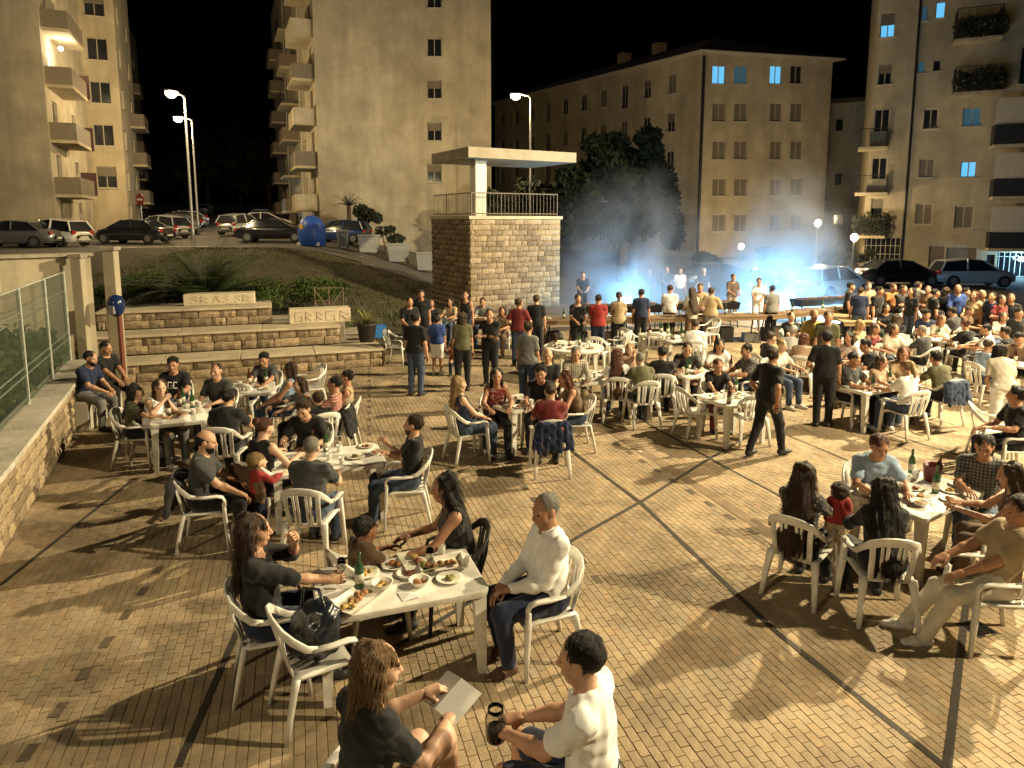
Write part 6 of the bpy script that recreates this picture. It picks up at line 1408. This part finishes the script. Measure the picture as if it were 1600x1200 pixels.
P(1508, 508, 350, X(EAT, f=1, hair='bun'), 'black/black/auburn/b/black', 'person in black with an auburn bun and back turned')
P(1540, 515, 300, X(EAT, hair='short'), 'white/grey/black/b/white', 'person in white leaning sideways by the shop side')
P(1415, 574, 340, X(EAT, f=1, hair='pony'), 'white/jeans/blond/c/white', 'person in white with a blond ponytail and back turned')
P(1462, 560, 345, X(FWD, hair='thick', fat=1.2), 'olive/black/black/b/black', 'broad person in dark olive with back turned')
P(1412, 553, 200, X(EAT, f=1, hair='bob'), 'tan/brown/auburn/b/brown', 'person in tan beside the blond ponytail')
P(1378, 566, 160, X(EAT, f=1, s=.9, hair='bob'), 'peach/jeans/brown/b/white', 'person in peach across from the blond ponytail')
P(1335, 562, 150, X(EAT, hair='short'), 'darkgrey/black/black/b/black', 'person in charcoal at the end of the ponytail table')
P(1545, 540, 80, X(EAT, f=1, hair='short'), 'sky/jeans/brown/b/white', 'person in a pale blue tee reaching for the shop side table')
P(1560, 548, 10, X(STD, f=1, hair='long', lean=24, lh=(-.1, .3, .9), rh=(.1, .35, .9)), 'cream/white/black/b/white', 'person in white trousers bending over the shop side table')
P(1592, 530, 200, X(EAT, hair='thick'), 'brown/black/black/b/black', 'person in brown facing at the shop side table')
P(1570, 520, 320, X(EAT, hair='thick'), 'black/black/black/b/black', 'person in black at the back of the shop side table')
P(1497, 452, 200, X(SRV, hair='bald', fat=1.15, sleeve='elbow', s=1.06), 'blue/darkgrey/grey/b/black', 'bald person in a blue shirt standing among the tables')
P(1435, 446, 60, X(TALK, hair='short'), 'grey/tan/brown/b/white', 'person in a grey tee walking past the parked black saloon')
P(1396, 450, 170, X(SRV, hair='short'), 'orange/jeans/auburn/b/black', 'person in an orange bib by the grill end')
P(1357, 447, 190, X(SRV, hair='short'), 'tan/jeans/auburn/c/black', 'person in tan standing at the very end of the grill')
P(1375, 455, 150, X(STD, hair='thick'), 'black/black/black/b/black', 'person in black between the orange bib and the tan shirt')
P(1462, 458, 100, X(STD, hair='short'), 'black/black/black/b/black', 'person in black standing beside the bald blue shirt')
P(1522, 462, 240, X(STD, f=1, hair='bob'), 'tan/brown/auburn/b/brown', 'person in tan before the silver hatchback')
P(1448, 492, 200, X(EAT, hair='thick'), 'navy/black/black/b/black', 'person in navy sitting among the rear tables')
P(1385, 482, 190, X(EAT, f=1, hair='long'), 'black/black/black/b/black', 'person in black with long hair at the rear wooden table')
P(1568, 495, 200, X(EAT, f=1, hair='bob'), 'white/jeans/brown/b/white', 'person in white at the rear by the shuttered shop')
P(1592, 490, 180, X(STD, hair='thick', s=.95), 'black/black/black/b/black', 'person in black standing by the shuttered shop')
P(1540, 480, 190, X(EAT, hair='short'), 'peach/brown/auburn/b/brown', 'person in peach at the rear beside the silver hatchback')
# ---- denser rear crowd before the parked cars and shops
for (px, py, h, sp, cl, lab) in (
  (1330, 448, 120, X(STD, hair='thick'), 'black/black/black/b/black', 'person in black watching the dazzling work light'), (1344, 455, 20, X(STD, hair='short'), 'navy/jeans/brown/b/black', 'person in navy with back turned behind the grill end'), (1412, 452, 170, X(CRS, hair='short'), 'darkgrey/black/brown/b/black', 'person in charcoal with folded arms before the black saloon'), (1424, 456, 250, X(STD, f=1, hair='long'), 'black/jeans/black/b/black', 'person in black with long hair before the black saloon'),
  (1450, 453, 200, X(TALK, hair='short'), 'brown/black/brown/b/black', 'person in brown gesturing before the black saloon'), (1478, 455, 30, X(STD, f=1, hair='bob'), 'black/black/brown/b/black', 'person in black with a bob beside the bald blue shirt'), (1510, 457, 160, X(STD, hair='thick'), 'darkgrey/navy/black/b/black', 'person in charcoal behind the bald blue shirt'), (1535, 460, 190, X(CRS, hair='buzz', fat=1.2), 'black/black/grey/b/black', 'stout person in black with folded arms by the silver hatchback'),
  (1550, 464, 240, X(STD, hair='short'), 'navy/jeans/black/b/black', 'person in navy beside the silver hatchback'), (1566, 468, 170, X(TALK, f=1, hair='long'), 'maroon/black/black/b/black', 'person in dark red talking by the shuttered shop'), (1580, 466, 210, X(STD, hair='short'), 'black/black/brown/b/black', 'person in black leaving past the shuttered shop'), (1365, 470, 200, X(EAT, hair='thick'), 'black/navy/black/b/black', 'person in black seated right under the orange bib'),
  (1406, 470, 160, X(EAT, f=1, hair='long'), 'darkgrey/black/brown/b/black', 'person in charcoal seated under the folded arms'), (1462, 478, 210, X(EAT, hair='short'), 'black/black/black/b/black', 'person in black seated before the bald blue shirt'), (1515, 486, 150, X(EAT, f=1, hair='bun'), 'brown/black/brown/b/black', 'person in brown with a bun seated at the rear'), (1488, 488, 330, X(EAT, hair='thick'), 'darkgrey/black/black/b/black', 'person in charcoal seated with back turned at the rear'),
  (1555, 484, 200, X(EAT, hair='buzz'), 'black/jeans/black/b/black', 'cropped person in black seated at the rear by the shops'), (1400, 498, 20, X(EAT, f=1, hair='long'), 'black/jeans/brown/b/black', 'person in black with back turned behind the menu cards')):
    P(px, py, h, sp, cl, lab, grp='rear crowd before the shops')
# ---- queue at the serving counter
for (px, py, h, sp, cl, lab) in (
  (838, 468, 5, X(STD, hair='short'), 'black/black/brown/a/black', 'person in black queueing beside the tower corner'),
  (811, 474, 15, X(TALK, hair='short'), 'maroon/jeans/brown/b/black', 'person in a dark red vest at the tower foot'),
  (903, 467, 170, X(SRV, f=1, hair='short'), 'black/black/brown/b/black', 'person in black facing away from the counter with a plate'),
  (935, 468, 5, X(SRV, hair='short'), 'red/navy/black/b/black', 'person in a red tee at the counter'),
  (967, 463, 5, X(SRV, f=1, hair='pony', hem=.04), 'tan/black/brown/c/black', 'person in tan with a ponytail at the counter'),
  (1002, 458, 3, X(STD, hair='short'), 'navy/black/black/b/black', 'person in a navy tee queueing at the counter'),
  (1047, 452, 8, X(SRV, hair='short', fat=1.1), 'white/brown/brown/b/brown', 'person in a white tee with back turned at the counter'),
  (1081, 456, 350, X(SRV, f=1, hair='verylong', hem=.08), 'cream/brown/brown/b/brown', 'person in cream with long brown hair at the counter'),
  (1094, 450, 200, X(SRV, hair='short'), 'tan/brown/auburn/b/brown', 'person in tan facing the plaza at the counter'),
  (1112, 456, 20, X(TALK, hair='short', legs='short'), 'tan/grey/brown/b/white', 'person in tan with shorts ending the queue'),
  (1206, 452, 355, X(STD, hair='short'), 'grey/black/black/a/black', 'person in a grey tee standing alone at the right counter')):
    P(px, py, h, sp, cl, lab, grp='people queueing at the serving counter')
for (px, py, h, sp, cl, lab) in (
  (911, 430, 180, X(SRV, hair='short'), 'navy/black/brown/c/black', 'cook in the thick blue smoke by the tower'),
  (994, 423, 185, X(SRV, hair='short'), 'navy/black/brown/b/black', 'cook in navy at the left of the smoky trio'),
  (1015, 424, 175, X(SRV, hair='short'), 'navy/black/black/b/black', 'cook in navy in the middle of the smoky trio'),
  (1042, 421, 180, X(SRV, hair='bald'), 'black/black/brown/b/black', 'cook in black beside the white shirted cook'),
  (1063, 424, 185, X(STD, hair='short', fat=1.1), 'white/brown/brown/b/black', 'cook in a white shirt standing in front of the black car'),
  (1100, 424, 180, X(STD, hair='short', fat=1.1), 'navy/black/white/c/black', 'white haired cook in a dark apron'),
  (1146, 434, 170, X(SRV, hair='short'), 'brown/tan/brown/b/black', 'cook in brown behind the trays'),
  (1186, 440, 200, X(SRV, f=1, hair='bun'), 'white/white/black/b/white', 'cook in white before the dense smoke')):
    P(px, py, h, sp, cl, lab, grp='cooks behind the counter')
# ---- crowd left of the tower
for (px, py, h, sp, cl, lab) in (
  (650, 498, 20, X(STD, hair='thick', s=1.02), 'black/jeans/black/a/black', 'person in black and jeans standing with back turned at the steps end'),
  (683, 500, 5, X(STD, s=.82, hair='short', legs='short'), 'blue/white/black/b/white', 'child in a blue football shirt and white shorts'),
  (765, 492, 195, X(CRS, hair='short', fat=1.25), 'black/black/brown/b/black', 'stout person in black with folded arms'),
  (640, 472, 160, X(SRV, hair='buzz'), 'black/jeans/black/b/black', 'person in a black polo at the left end of the crowd'),
  (658, 460, 175, X(STD, hair='thick'), 'black/black/black/b/black', 'person in black at the very back of the left crowd'),
  (674, 474, 170, X(EAT, f=1, hair='bob'), 'black/jeans/brown/b/black', 'person in black sitting behind the football shirt'),
  (703, 472, 200, X(EAT, f=1, hair='long'), 'tan_floral/jeans/black/b/black', 'person in tan with long hair in the left crowd'),
  (727, 462, 190, X(STD, f=1, hair='short', sleeve='none'), 'black/jeans/brown/b/black', 'person in a black vest top in front of the tower'),
  (754, 472, 190, X(EAT, hair='short'), 'grey/jeans/brown/b/black', 'person in grey sitting at the tower foot'),
  (722, 496, 350, X(STD, f=1, hair='long'), 'olive/black/brown/b/black', 'person in olive with back turned beside the folded arms'),
  (785, 486, 200, X(EAT, f=1, hair='bob'), 'peach/brown/brown/b/black', 'person in peach sitting under the tower face'),
  (710, 540, 175, X(EAT, s=.62, f=1, hair='bob', seat=.22, lf=(-.1, .25, .05), rf=(.1, .22, .05)), 'red/navy/brown/b/black', 'crouching child in red before the crowd')):
    P(px, py, h, sp, cl, lab, grp='crowd by the tower')
# ---- empty chairs
def echair(px, py, h, label, m=None):
    g_ = G(px, py); return chair(g_.x, g_.y, R(-h), label, m=m)
echair(1085, 682, 75, 'empty white plastic armchair pulled back at the table with two empty chairs, turned sideways')
echair(1168, 690, 355, 'empty white plastic armchair with its back to the plaza beside the striding waiter')
echair(1545, 720, 120, 'empty white plastic armchair behind the grey shirt')
for (px, py, h, lab) in ((868, 585, 350, 'empty armchair before the round table, its back to the plaza'), (932, 578, 20, 'empty armchair at the round table beside the long auburn hair'), (966, 568, 300, 'empty armchair turned away from the round table'), (988, 562, 60, 'empty armchair at the left of the table crowded with bottles'),
   (1022, 570, 5, 'empty armchair with back turned before the table crowded with bottles'), (1105, 545, 250, 'empty tipped looking armchair behind the white blouse'), (620, 568, 100, 'empty white armchair standing at the end of the planter steps'), (485, 640, 240, 'empty white armchair beside the pale blue vest top'), (378, 668, 350, 'empty white armchair at the table nearest the steps'), (1375, 600, 200, 'empty white armchair pushed to the ponytail table')):
    echair(px, py, h, lab)
bc = echair(497, 1108, 58, 'empty white armchair holding the dark shiny bag')

# ---- stone ledge under the two at the wall
back = lambda i: (world(i, (0, -.12, 0)))
a_, b_ = back(LEDGE1), back(LEDGE2)
t = thing('stone_ledge', 'low stone ledge along the rubble wall with two people sitting on it', 'ledge', ((a_ + b_) / 2).to_tuple(), math.atan2(b_.y - a_.y, b_.x - a_.x))
L_ = (b_ - a_).length + .55
for k in range(4): MB().box((-L_ / 2 + L_ * (k + .5) / 4, 0, .255), (L_ / 4 - .012, .38, .51), 0, .02).build('stone', M_cap, t)
# ---- serving counter: trestle tables with trays
M_board = mat('counter_board', (.15, .095, .05), .6, .3, 2.5, .2, 20, stretch=(1, 6, 6))
def trestle(c, ang, L_, label, h=.84, m=None, wd=.72, grp='trestle tables of the serving counter'):
    t = thing('trestle_table', label, 'table', (c[0], c[1], 0), ang, grp)
    for k in range(4): MB().box((0, -wd / 2 + wd * (k + .5) / 4, h - .02), (L_, wd / 4 - .006, .04), 0, .004).build('board', m or M_board, t)
    MB().box((0, -wd / 2 + .03, h - .09), (L_ - .1, .03, .09)).build('apron', m or M_board, t)
    for sx in (-1, 1):
        for sy in (-1, 1): MB().tube([(sx * (L_ / 2 - .22), sy * .12, h - .05), (sx * (L_ / 2 - .18), sy * .30, 0)], .02, 5).build('leg', M_dark_metal, t)
        MB().tube([(sx * (L_ / 2 - .2), -.22, .4), (sx * (L_ / 2 - .2), .22, .4)], .015, 5).build('brace', M_dark_metal, t)
    return t
poly = [Vector((-1.6, 19.6)), Vector((.8, 19.35)), Vector((7.5, 20.5)), Vector((12.4, 23.0))]; rg = random.Random(12)
names = ['at the foot of the tower', 'behind the black clad queue', 'before the red tee', 'before the tan ponytail', 'before the white tee', 'before the cream top with long hair', 'right of the queue end', 'before the lone grey tee', 'at the start of the grill end', 'in the middle of the grill end', 'at the very end under the smoke', 'behind the tan shirt', 'last']
ni = 0
for a_, b_ in zip(poly[:-1], poly[1:]):
    L_ = (b_ - a_).length; n = max(1, round(L_ / 1.95)); ang = math.atan2(b_.y - a_.y, b_.x - a_.x)
    for k in range(n):
        c_ = a_.lerp(b_, (k + .5) / n); ln0 = L_ / n - .03; trestle(c_, ang, ln0, 'brown trestle table of the serving counter ' + names[ni]); nm = 'serving counter ' + names[ni]; ni += 1
        for q in range(3):
            u = -ln0 / 2 + .35 + q * (ln0 - .7) / 2; p_ = c_ + Matrix.Rotation(ang, 2) @ Vector((u, rg.uniform(-.05, .15))); hh = rg.uniform(.26, .46); ct = thing('storage_crate', 'dark storage crate under the ' + nm, 'crate', (p_.x, p_.y, 0), ang + rg.uniform(-.2, .2), 'crates under the ' + nm)
            mm_ = [M_dark_plastic, mat('crate_brown', (.06, .035, .02), .7, .3, 4), mat('crate_grey', (.09, .09, .085), .6, .2, 4)][rg.randrange(3)]
            for (c0, d0) in (((0, 0, .02), (.44, .32, .03)), ((0, -.153, hh / 2 + .01), (.44, .014, hh)), ((0, .153, hh / 2 + .01), (.44, .014, hh)), ((-.213, 0, hh / 2 + .01), (.014, .29, hh)), ((.213, 0, hh / 2 + .01), (.014, .29, hh)), ((0, 0, hh * .75), (.41, .28, hh * .3))): MB().box(c0, d0).build('panel', mm_, ct)
        for q in range(5):
            u = -ln0 / 2 + ln0 * (q + .5) / 5; p_ = c_ + Matrix.Rotation(ang, 2) @ Vector((u, rg.uniform(-.18, .18)))
            item(rg.choice(['tray', 'tray', 'bowl', 'plate', 'tray', 'bottle', 'cup']), (p_.x, p_.y, .8405), ang + rg.uniform(-.3, .3), '', rg, nm)
for (px, py, lab) in ((1325, 492, 'bare wooden trestle table standing before the grill end'), (1352, 500, 'bare wooden trestle table beside the olive standing person')):
    g_ = G(px, py, .74); trestle((g_.x, g_.y), -.1, 1.5, lab, .74, mat('pine_board', (.30, .21, .11), .6, .25, 2.5, .2, 20, stretch=(1, 6, 6)), .7, 'bare wooden tables')
# ---- grills
def grill(c, ang, L_, label):
    t = thing('charcoal_grill', label, 'grill', (c[0], c[1], 0), ang, 'charcoal grills')
    V = []
    for (z, w_) in ((.62, .22), (.86, .34)): V += [(-L_ / 2, -w_, z), (L_ / 2, -w_, z), (L_ / 2, w_, z), (-L_ / 2, w_, z)]
    MB().add(V, [(0, 3, 2, 1), (0, 1, 5, 4), (1, 2, 6, 5), (2, 3, 7, 6), (3, 0, 4, 7)]).build('trough', M_dark_metal, t)
    cb = MB(); r_ = random.Random(3)
    for _ in range(90): cb.box((r_.uniform(-L_ / 2 + .08, L_ / 2 - .08), r_.uniform(-.2, .2), .70), (.06, .05, .05), r_.uniform(0, 3))
    props(cb.build('charcoal', mat('charcoal', (.02, .018, .016), .9, .3, 20), t), kind='stuff')
    for k in range(int(L_ / .12)): MB().tube([(-L_ / 2 + .06 + k * .12, -.33, .865), (-L_ / 2 + .06 + k * .12, .33, .865)], .006, 4).build('grate_bar', M_grey_metal, t)
    for k in range(9): MB().box((-L_ / 2 + .2 + k * (L_ - .4) / 8, r_.uniform(-.15, .15), .89), (.16, .09, .04), r_.uniform(-.4, .4), .015).build('meat', M_food[2 * (k % 2)], t)
    for sx in (-1, 1):
        for sy in (-1, 1): MB().tube([(sx * (L_ / 2 - .1), sy * .2, .64), (sx * (L_ / 2 - .05), sy * .3, 0)], .02, 5).build('leg', M_dark_metal, t)
grill((3.6, 22.6), .1, 2.6, 'long charcoal grill smoking beside the stone tower'); grill((6.6, 23.4), .12, 2.2, 'charcoal grill before the white shirted cook'); grill((11.2, 24.6), .35, 2.6, 'long charcoal grill under the dense right smoke')
# ---- food and drink on the tables
def on1(kind, px, py, lab, z=.7205):
    g_ = G(px, py, z); return item(kind, (g_.x, g_.y, z), random.uniform(0, 6), '', random, 'table before the person in the white dress shirt', lab)
for k_, px, py, lab in (('bottle', 562, 918, 'green glass bottle standing among the dishes of the near table'), ('bowl', 597, 918, 'pale bowl of food right beside the green bottle'), ('bowl', 655, 914, 'pale bowl of food between the green bottle and the white shirt'), ('plate', 702, 905, 'pale plate of food at the table corner by the white shirt'), ('tray', 690, 884, 'pale tray of food by the clear cup near the long haired person'),
    ('tray', 652, 880, 'pale tray of food before the bending long haired person'), ('plate', 616, 884, 'pale plate of food in front of the dark haired child'), ('plate', 572, 897, 'pale plate of scraps behind the green bottle'), ('tray', 556, 940, 'pale tray of food before the person resting chin on fist'), ('cup', 690, 868, 'white cup at the table edge by the long haired person'), ('cup', 728, 885, 'white cup at the table corner by the white shirt'),
    ('cup', 588, 878, 'white cup beside the dark haired child'), ('napkin', 527, 905, 'crumpled paper napkin beside the held wine glass'), ('napkin', 640, 930, 'crumpled paper napkin at the near table edge'), ('wine', 672, 892, 'stemmed wine glass standing in the middle of the near table'), ('plate', 640, 897, 'pale plate of food in the middle of the near table')): on1(k_, px, py, lab)
dress('T2', 13, 2); dress('T3', 16, 3); dress('T4', 10, 4); dress('T5', 12, 5); dress('T6', 15, 6); dress('T7', 16, 7); dress('T8', 12, 8, ('bottle', 'cup', 'brown_bottle', 'cup', 'plate', 'bottle')); dress('T9', 15, 9); dress('T10', 12, 10); dress('T11', 19, 11); dress('T12', 13, 12); dress('T13', 13, 13); dress('T14', 12, 14); dress('T15', 12, 15); dress('T17', 20, 18, ('plate', 'cup', 'plate', 'bowl', 'cup', 'napkin', 'plate', 'bottle'))
# menu cards propped on one table
c_, an_, *_ = TABLES['T13']
for k, dx in enumerate((-.25, .15)):
    t = thing('menu_card', 'white folded menu card propped upright on a crowded table', 'card', (c_.x + dx, c_.y - .1, .722), an_ + .2 * k, 'propped menu cards')
    MB().add([(-.07, -.04, 0), (.07, -.04, 0), (.07, 0, .22), (-.07, 0, .22), (-.07, .04, 0), (.07, .04, 0)], [(0, 1, 2, 3), (3, 2, 5, 4)]).build('card', M_cup, t)
# wine cooler on the right foreground table
g_ = G(1456, 752, .72); t = thing('wine_cooler', 'dark red wine cooler bucket with a bottle neck sticking out', 'wine cooler', (g_.x, g_.y, .7205))
MB().lathe([(.07, 0), (.085, .02), (.1, .19), (.104, .2), (.095, .195), (.075, .02), (0, .02)], 16).build('bucket', mat('dark_red_plastic', (.10, .018, .015), .35, .1, 5), t, True); inst('bottle', ME_bot, t, M_bbot, (.03, 0, .03), (.15, .1, 0))
# booklet in the foreground reader's hands
i_ = fw_; c_ = (world(i_, i_['wl']) + world(i_, i_['wr'])) / 2 + Matrix.Rotation(i_['a'], 3, 'Z') @ Vector((0, .11, .05))
t = thing('booklet', 'open white booklet held by the person with the brown bob', 'booklet', c_, i_['a'])
for sx in (-1, 1): MB().add([(0, -.02, -.12), (sx * .15, .02, -.12), (sx * .15, .06, .10), (0, .02, .10), (0, -.016, -.12), (sx * .15, .024, -.12), (sx * .15, .064, .10), (0, .024, .10)], [(0, 1, 2, 3), (7, 6, 5, 4), (0, 4, 5, 1), (1, 5, 6, 2), (2, 6, 7, 3), (3, 7, 4, 0)]).build('page', M_cup, t, rot=(-1.0, 0, 0))
i_ = fm_; c_ = world(i_, i_['wl']) + Matrix.Rotation(i_['a'], 3, 'Z') @ Vector((.02, .085, -.015))
t = thing('glass_jar', 'big clear glass jar held by the person in the white tee shirt', 'jar', c_)
MB().lathe([(.05, -.06), (.058, -.05), (.06, .08), (.045, .11), (.045, .14), (.041, .14), (.041, .11), (.056, .08), (.054, -.045), (0, -.05)], 16).build('jar', M_clear, t, True); MB().lathe([(.052, -.045), (.053, .02), (0, .021)], 14).build('drink', M_bbot, t, True)
i_ = lw_; c_ = world(i_, i_['wr']) + Matrix.Rotation(i_['a'], 3, 'Z') @ Vector((-.03, .10, -.06))
t = inst('wine_glass', ME_wine, None, None, c_); props(t, 'stemmed wine glass held by the person resting chin on fist', 'glass')
# bags
M_bag = mat('shiny_black_bag', (.014, .018, .026), .28, .2, 6, .3, 14, spec=.6)
def bag(loc, rz, s, label, m=M_bag, up=0):
    t = thing('bag', label, 'bag', loc, rz); v, q = smesh([E((0, 0, .16), (.19, .12, .17), .05), E((.05, .02, .28), (.13, .09, .10), .05), E((-.07, -.02, .08), (.14, .13, .09), .05)], .015, .012, 5)
    o = inst('pouch', np_mesh('pouch', v, q, m), t, None, None, None, (s, s, s)); MB().tube([(-.13 * s, 0, .25 * s), (-.1 * s, .0, .42 * s), (.05 * s, 0, .46 * s), (.15 * s, 0, .28 * s)], .012, 6).build('strap', m, t, True); return t
bag((bc.location.x, bc.location.y - .0, .44), bc.rotation_euler.z + .4, 1.15, 'dark shiny bag resting on the empty near armchair')
g_ = G(735, 668, .45); bag((g_.x, g_.y, .46), .5, .6, 'small dark bag hung beside the blond person', mat('brown_leather', (.06, .03, .018), .5, .2, 6))
g_ = G(590, 530, .45); t = thing('plastic_crate', 'bright blue plastic crate on the planter end beside the potted plant', 'crate', (g_.x, g_.y + .3, .455), .3); m_ = mat('bright_blue', (.03, .16, .45), .5, .1)
for (c0, d0) in (((0, 0, .02), (.34, .26, .03)), ((0, -.125, .18), (.34, .015, .3)), ((0, .125, .18), (.34, .015, .3)), ((-.163, 0, .18), (.015, .23, .3)), ((.163, 0, .18), (.015, .23, .3))): MB().box(c0, d0).build('panel', m_, t)

# shirt collar of the person in white
i_ = pw; hd_ = i_['head']; t_ = i_['obj']; cb = MB()
for k in range(13):
    pass
ring = [(math.sin(a) * .072, -.005 + math.cos(a) * -.062, -.165 + .02 * math.cos(a)) for a in np.linspace(-2.6, 2.6, 15)]
MB().ribbon([Vector(hd_) + Vector(p) for p in ring], .05, .010, [Vector((p[0] * .5, p[1] * .5, 1)) for p in ring]).build('collar', cloth('white'), t_, True)

# small drain grate in the paving
g_ = G(1527, 982); t = thing('drain_grate', 'small dark square drain grate set in the paving', 'drain', (g_.x, g_.y, .006), .3)
for k in range(5): MB().box((-.08 + .04 * k, 0, 0), (.022, .2, .012)).build('bar', M_dark_metal, t)
MB().box((0, 0, -.006), (.24, .24, .006)).build('frame', M_slate, t)
# bits of litter near the tables
rg = random.Random(31); M_lit2 = mat('litter_paper', (.55, .5, .42), .8, .15, 20)
for k in range(26):
    x, y = rg.uniform(-5, 7), rg.uniform(5, 15); s_ = rg.uniform(.015, .04)
    if abs(x) > .7 * y: continue
    o = MB().add([(-s_, -s_ * .7, .004), (s_, -s_ * .5, .008), (s_ * .8, s_ * .8, .004), (-s_ * .7, s_ * .6, .012)], [(0, 1, 2, 3)]).build('paper_scrap', M_lit2); o.location = (x, y, 0); o.rotation_euler = (0, 0, rg.uniform(0, 6)); props(o, 'tiny pale paper scrap dropped on the paving', 'litter', 'paper scraps on the paving')

# white lettering printed on one black tee
for i_ in ALLP:
    if 'white lettering' in i_['lab']:
        hd_ = Vector(i_['head']); o_ = i_['obj']
        for k, pts in enumerate(([(.05, .05), (.0, .06), (-.01, .0), (.0, -.05), (.05, -.05), (.05, 0), (.025, 0)], [(.13, .05), (.08, .05), (.075, 0), (.08, -.05), (.13, -.05)])):
            MB().tube([(-(p[0] - .06), hd_.y + .125, hd_.z - .33 + p[1]) for p in pts], .011, 5).build('print_letter', cloth('white'), o_)

# jackets hung over chair backs
JK = [C((-.17, -.295, .815), (.17, -.295, .815), .038, None, .04), C((-.20, -.24, .78), (.20, -.24, .78), .03, None, .04)]
for x_ in (-.17, -.085, 0, .085, .17): JK += [C((x_, -.335, .80), (x_ * 1.15, -.375, .46 + .05 * math.sin(x_ * 40)), .034, .04, .05)]
JK += [C((-.22, -.30, .76), (-.27, -.36, .50), .04, .035, .03), C((.22, -.30, .76), (.26, -.37, .46), .04, .035, .03)]
jme = np_mesh('jacket', *smesh(JK, .013, .012, 8)); jme.materials.append(cloth('black'))
for i_ in ALLP:
    for key_, col_, lab_ in (('bearded person in a dark polo', 'darkgrey', 'dark jacket hung over the chair of the bearded dark polo'), ('black vest top with a hair bun', 'brown', 'brown jacket hung over the chair of the hair bun'), ('cropped haired person in dark red', 'navy', 'navy jacket hung over the chair of the dark red top'), ('pale pink shirt with jeans', 'black', 'black jacket hung over the chair of the pale pink shirt'), ('broad person in dark olive', 'jeans', 'denim jacket hung over the chair of the dark olive top')):
        if key_ in i_['lab']:
            o_ = inst('jacket', jme, None, cloth(col_), i_['base'], (0, 0, i_['a'])); props(o_, lab_, 'jacket')
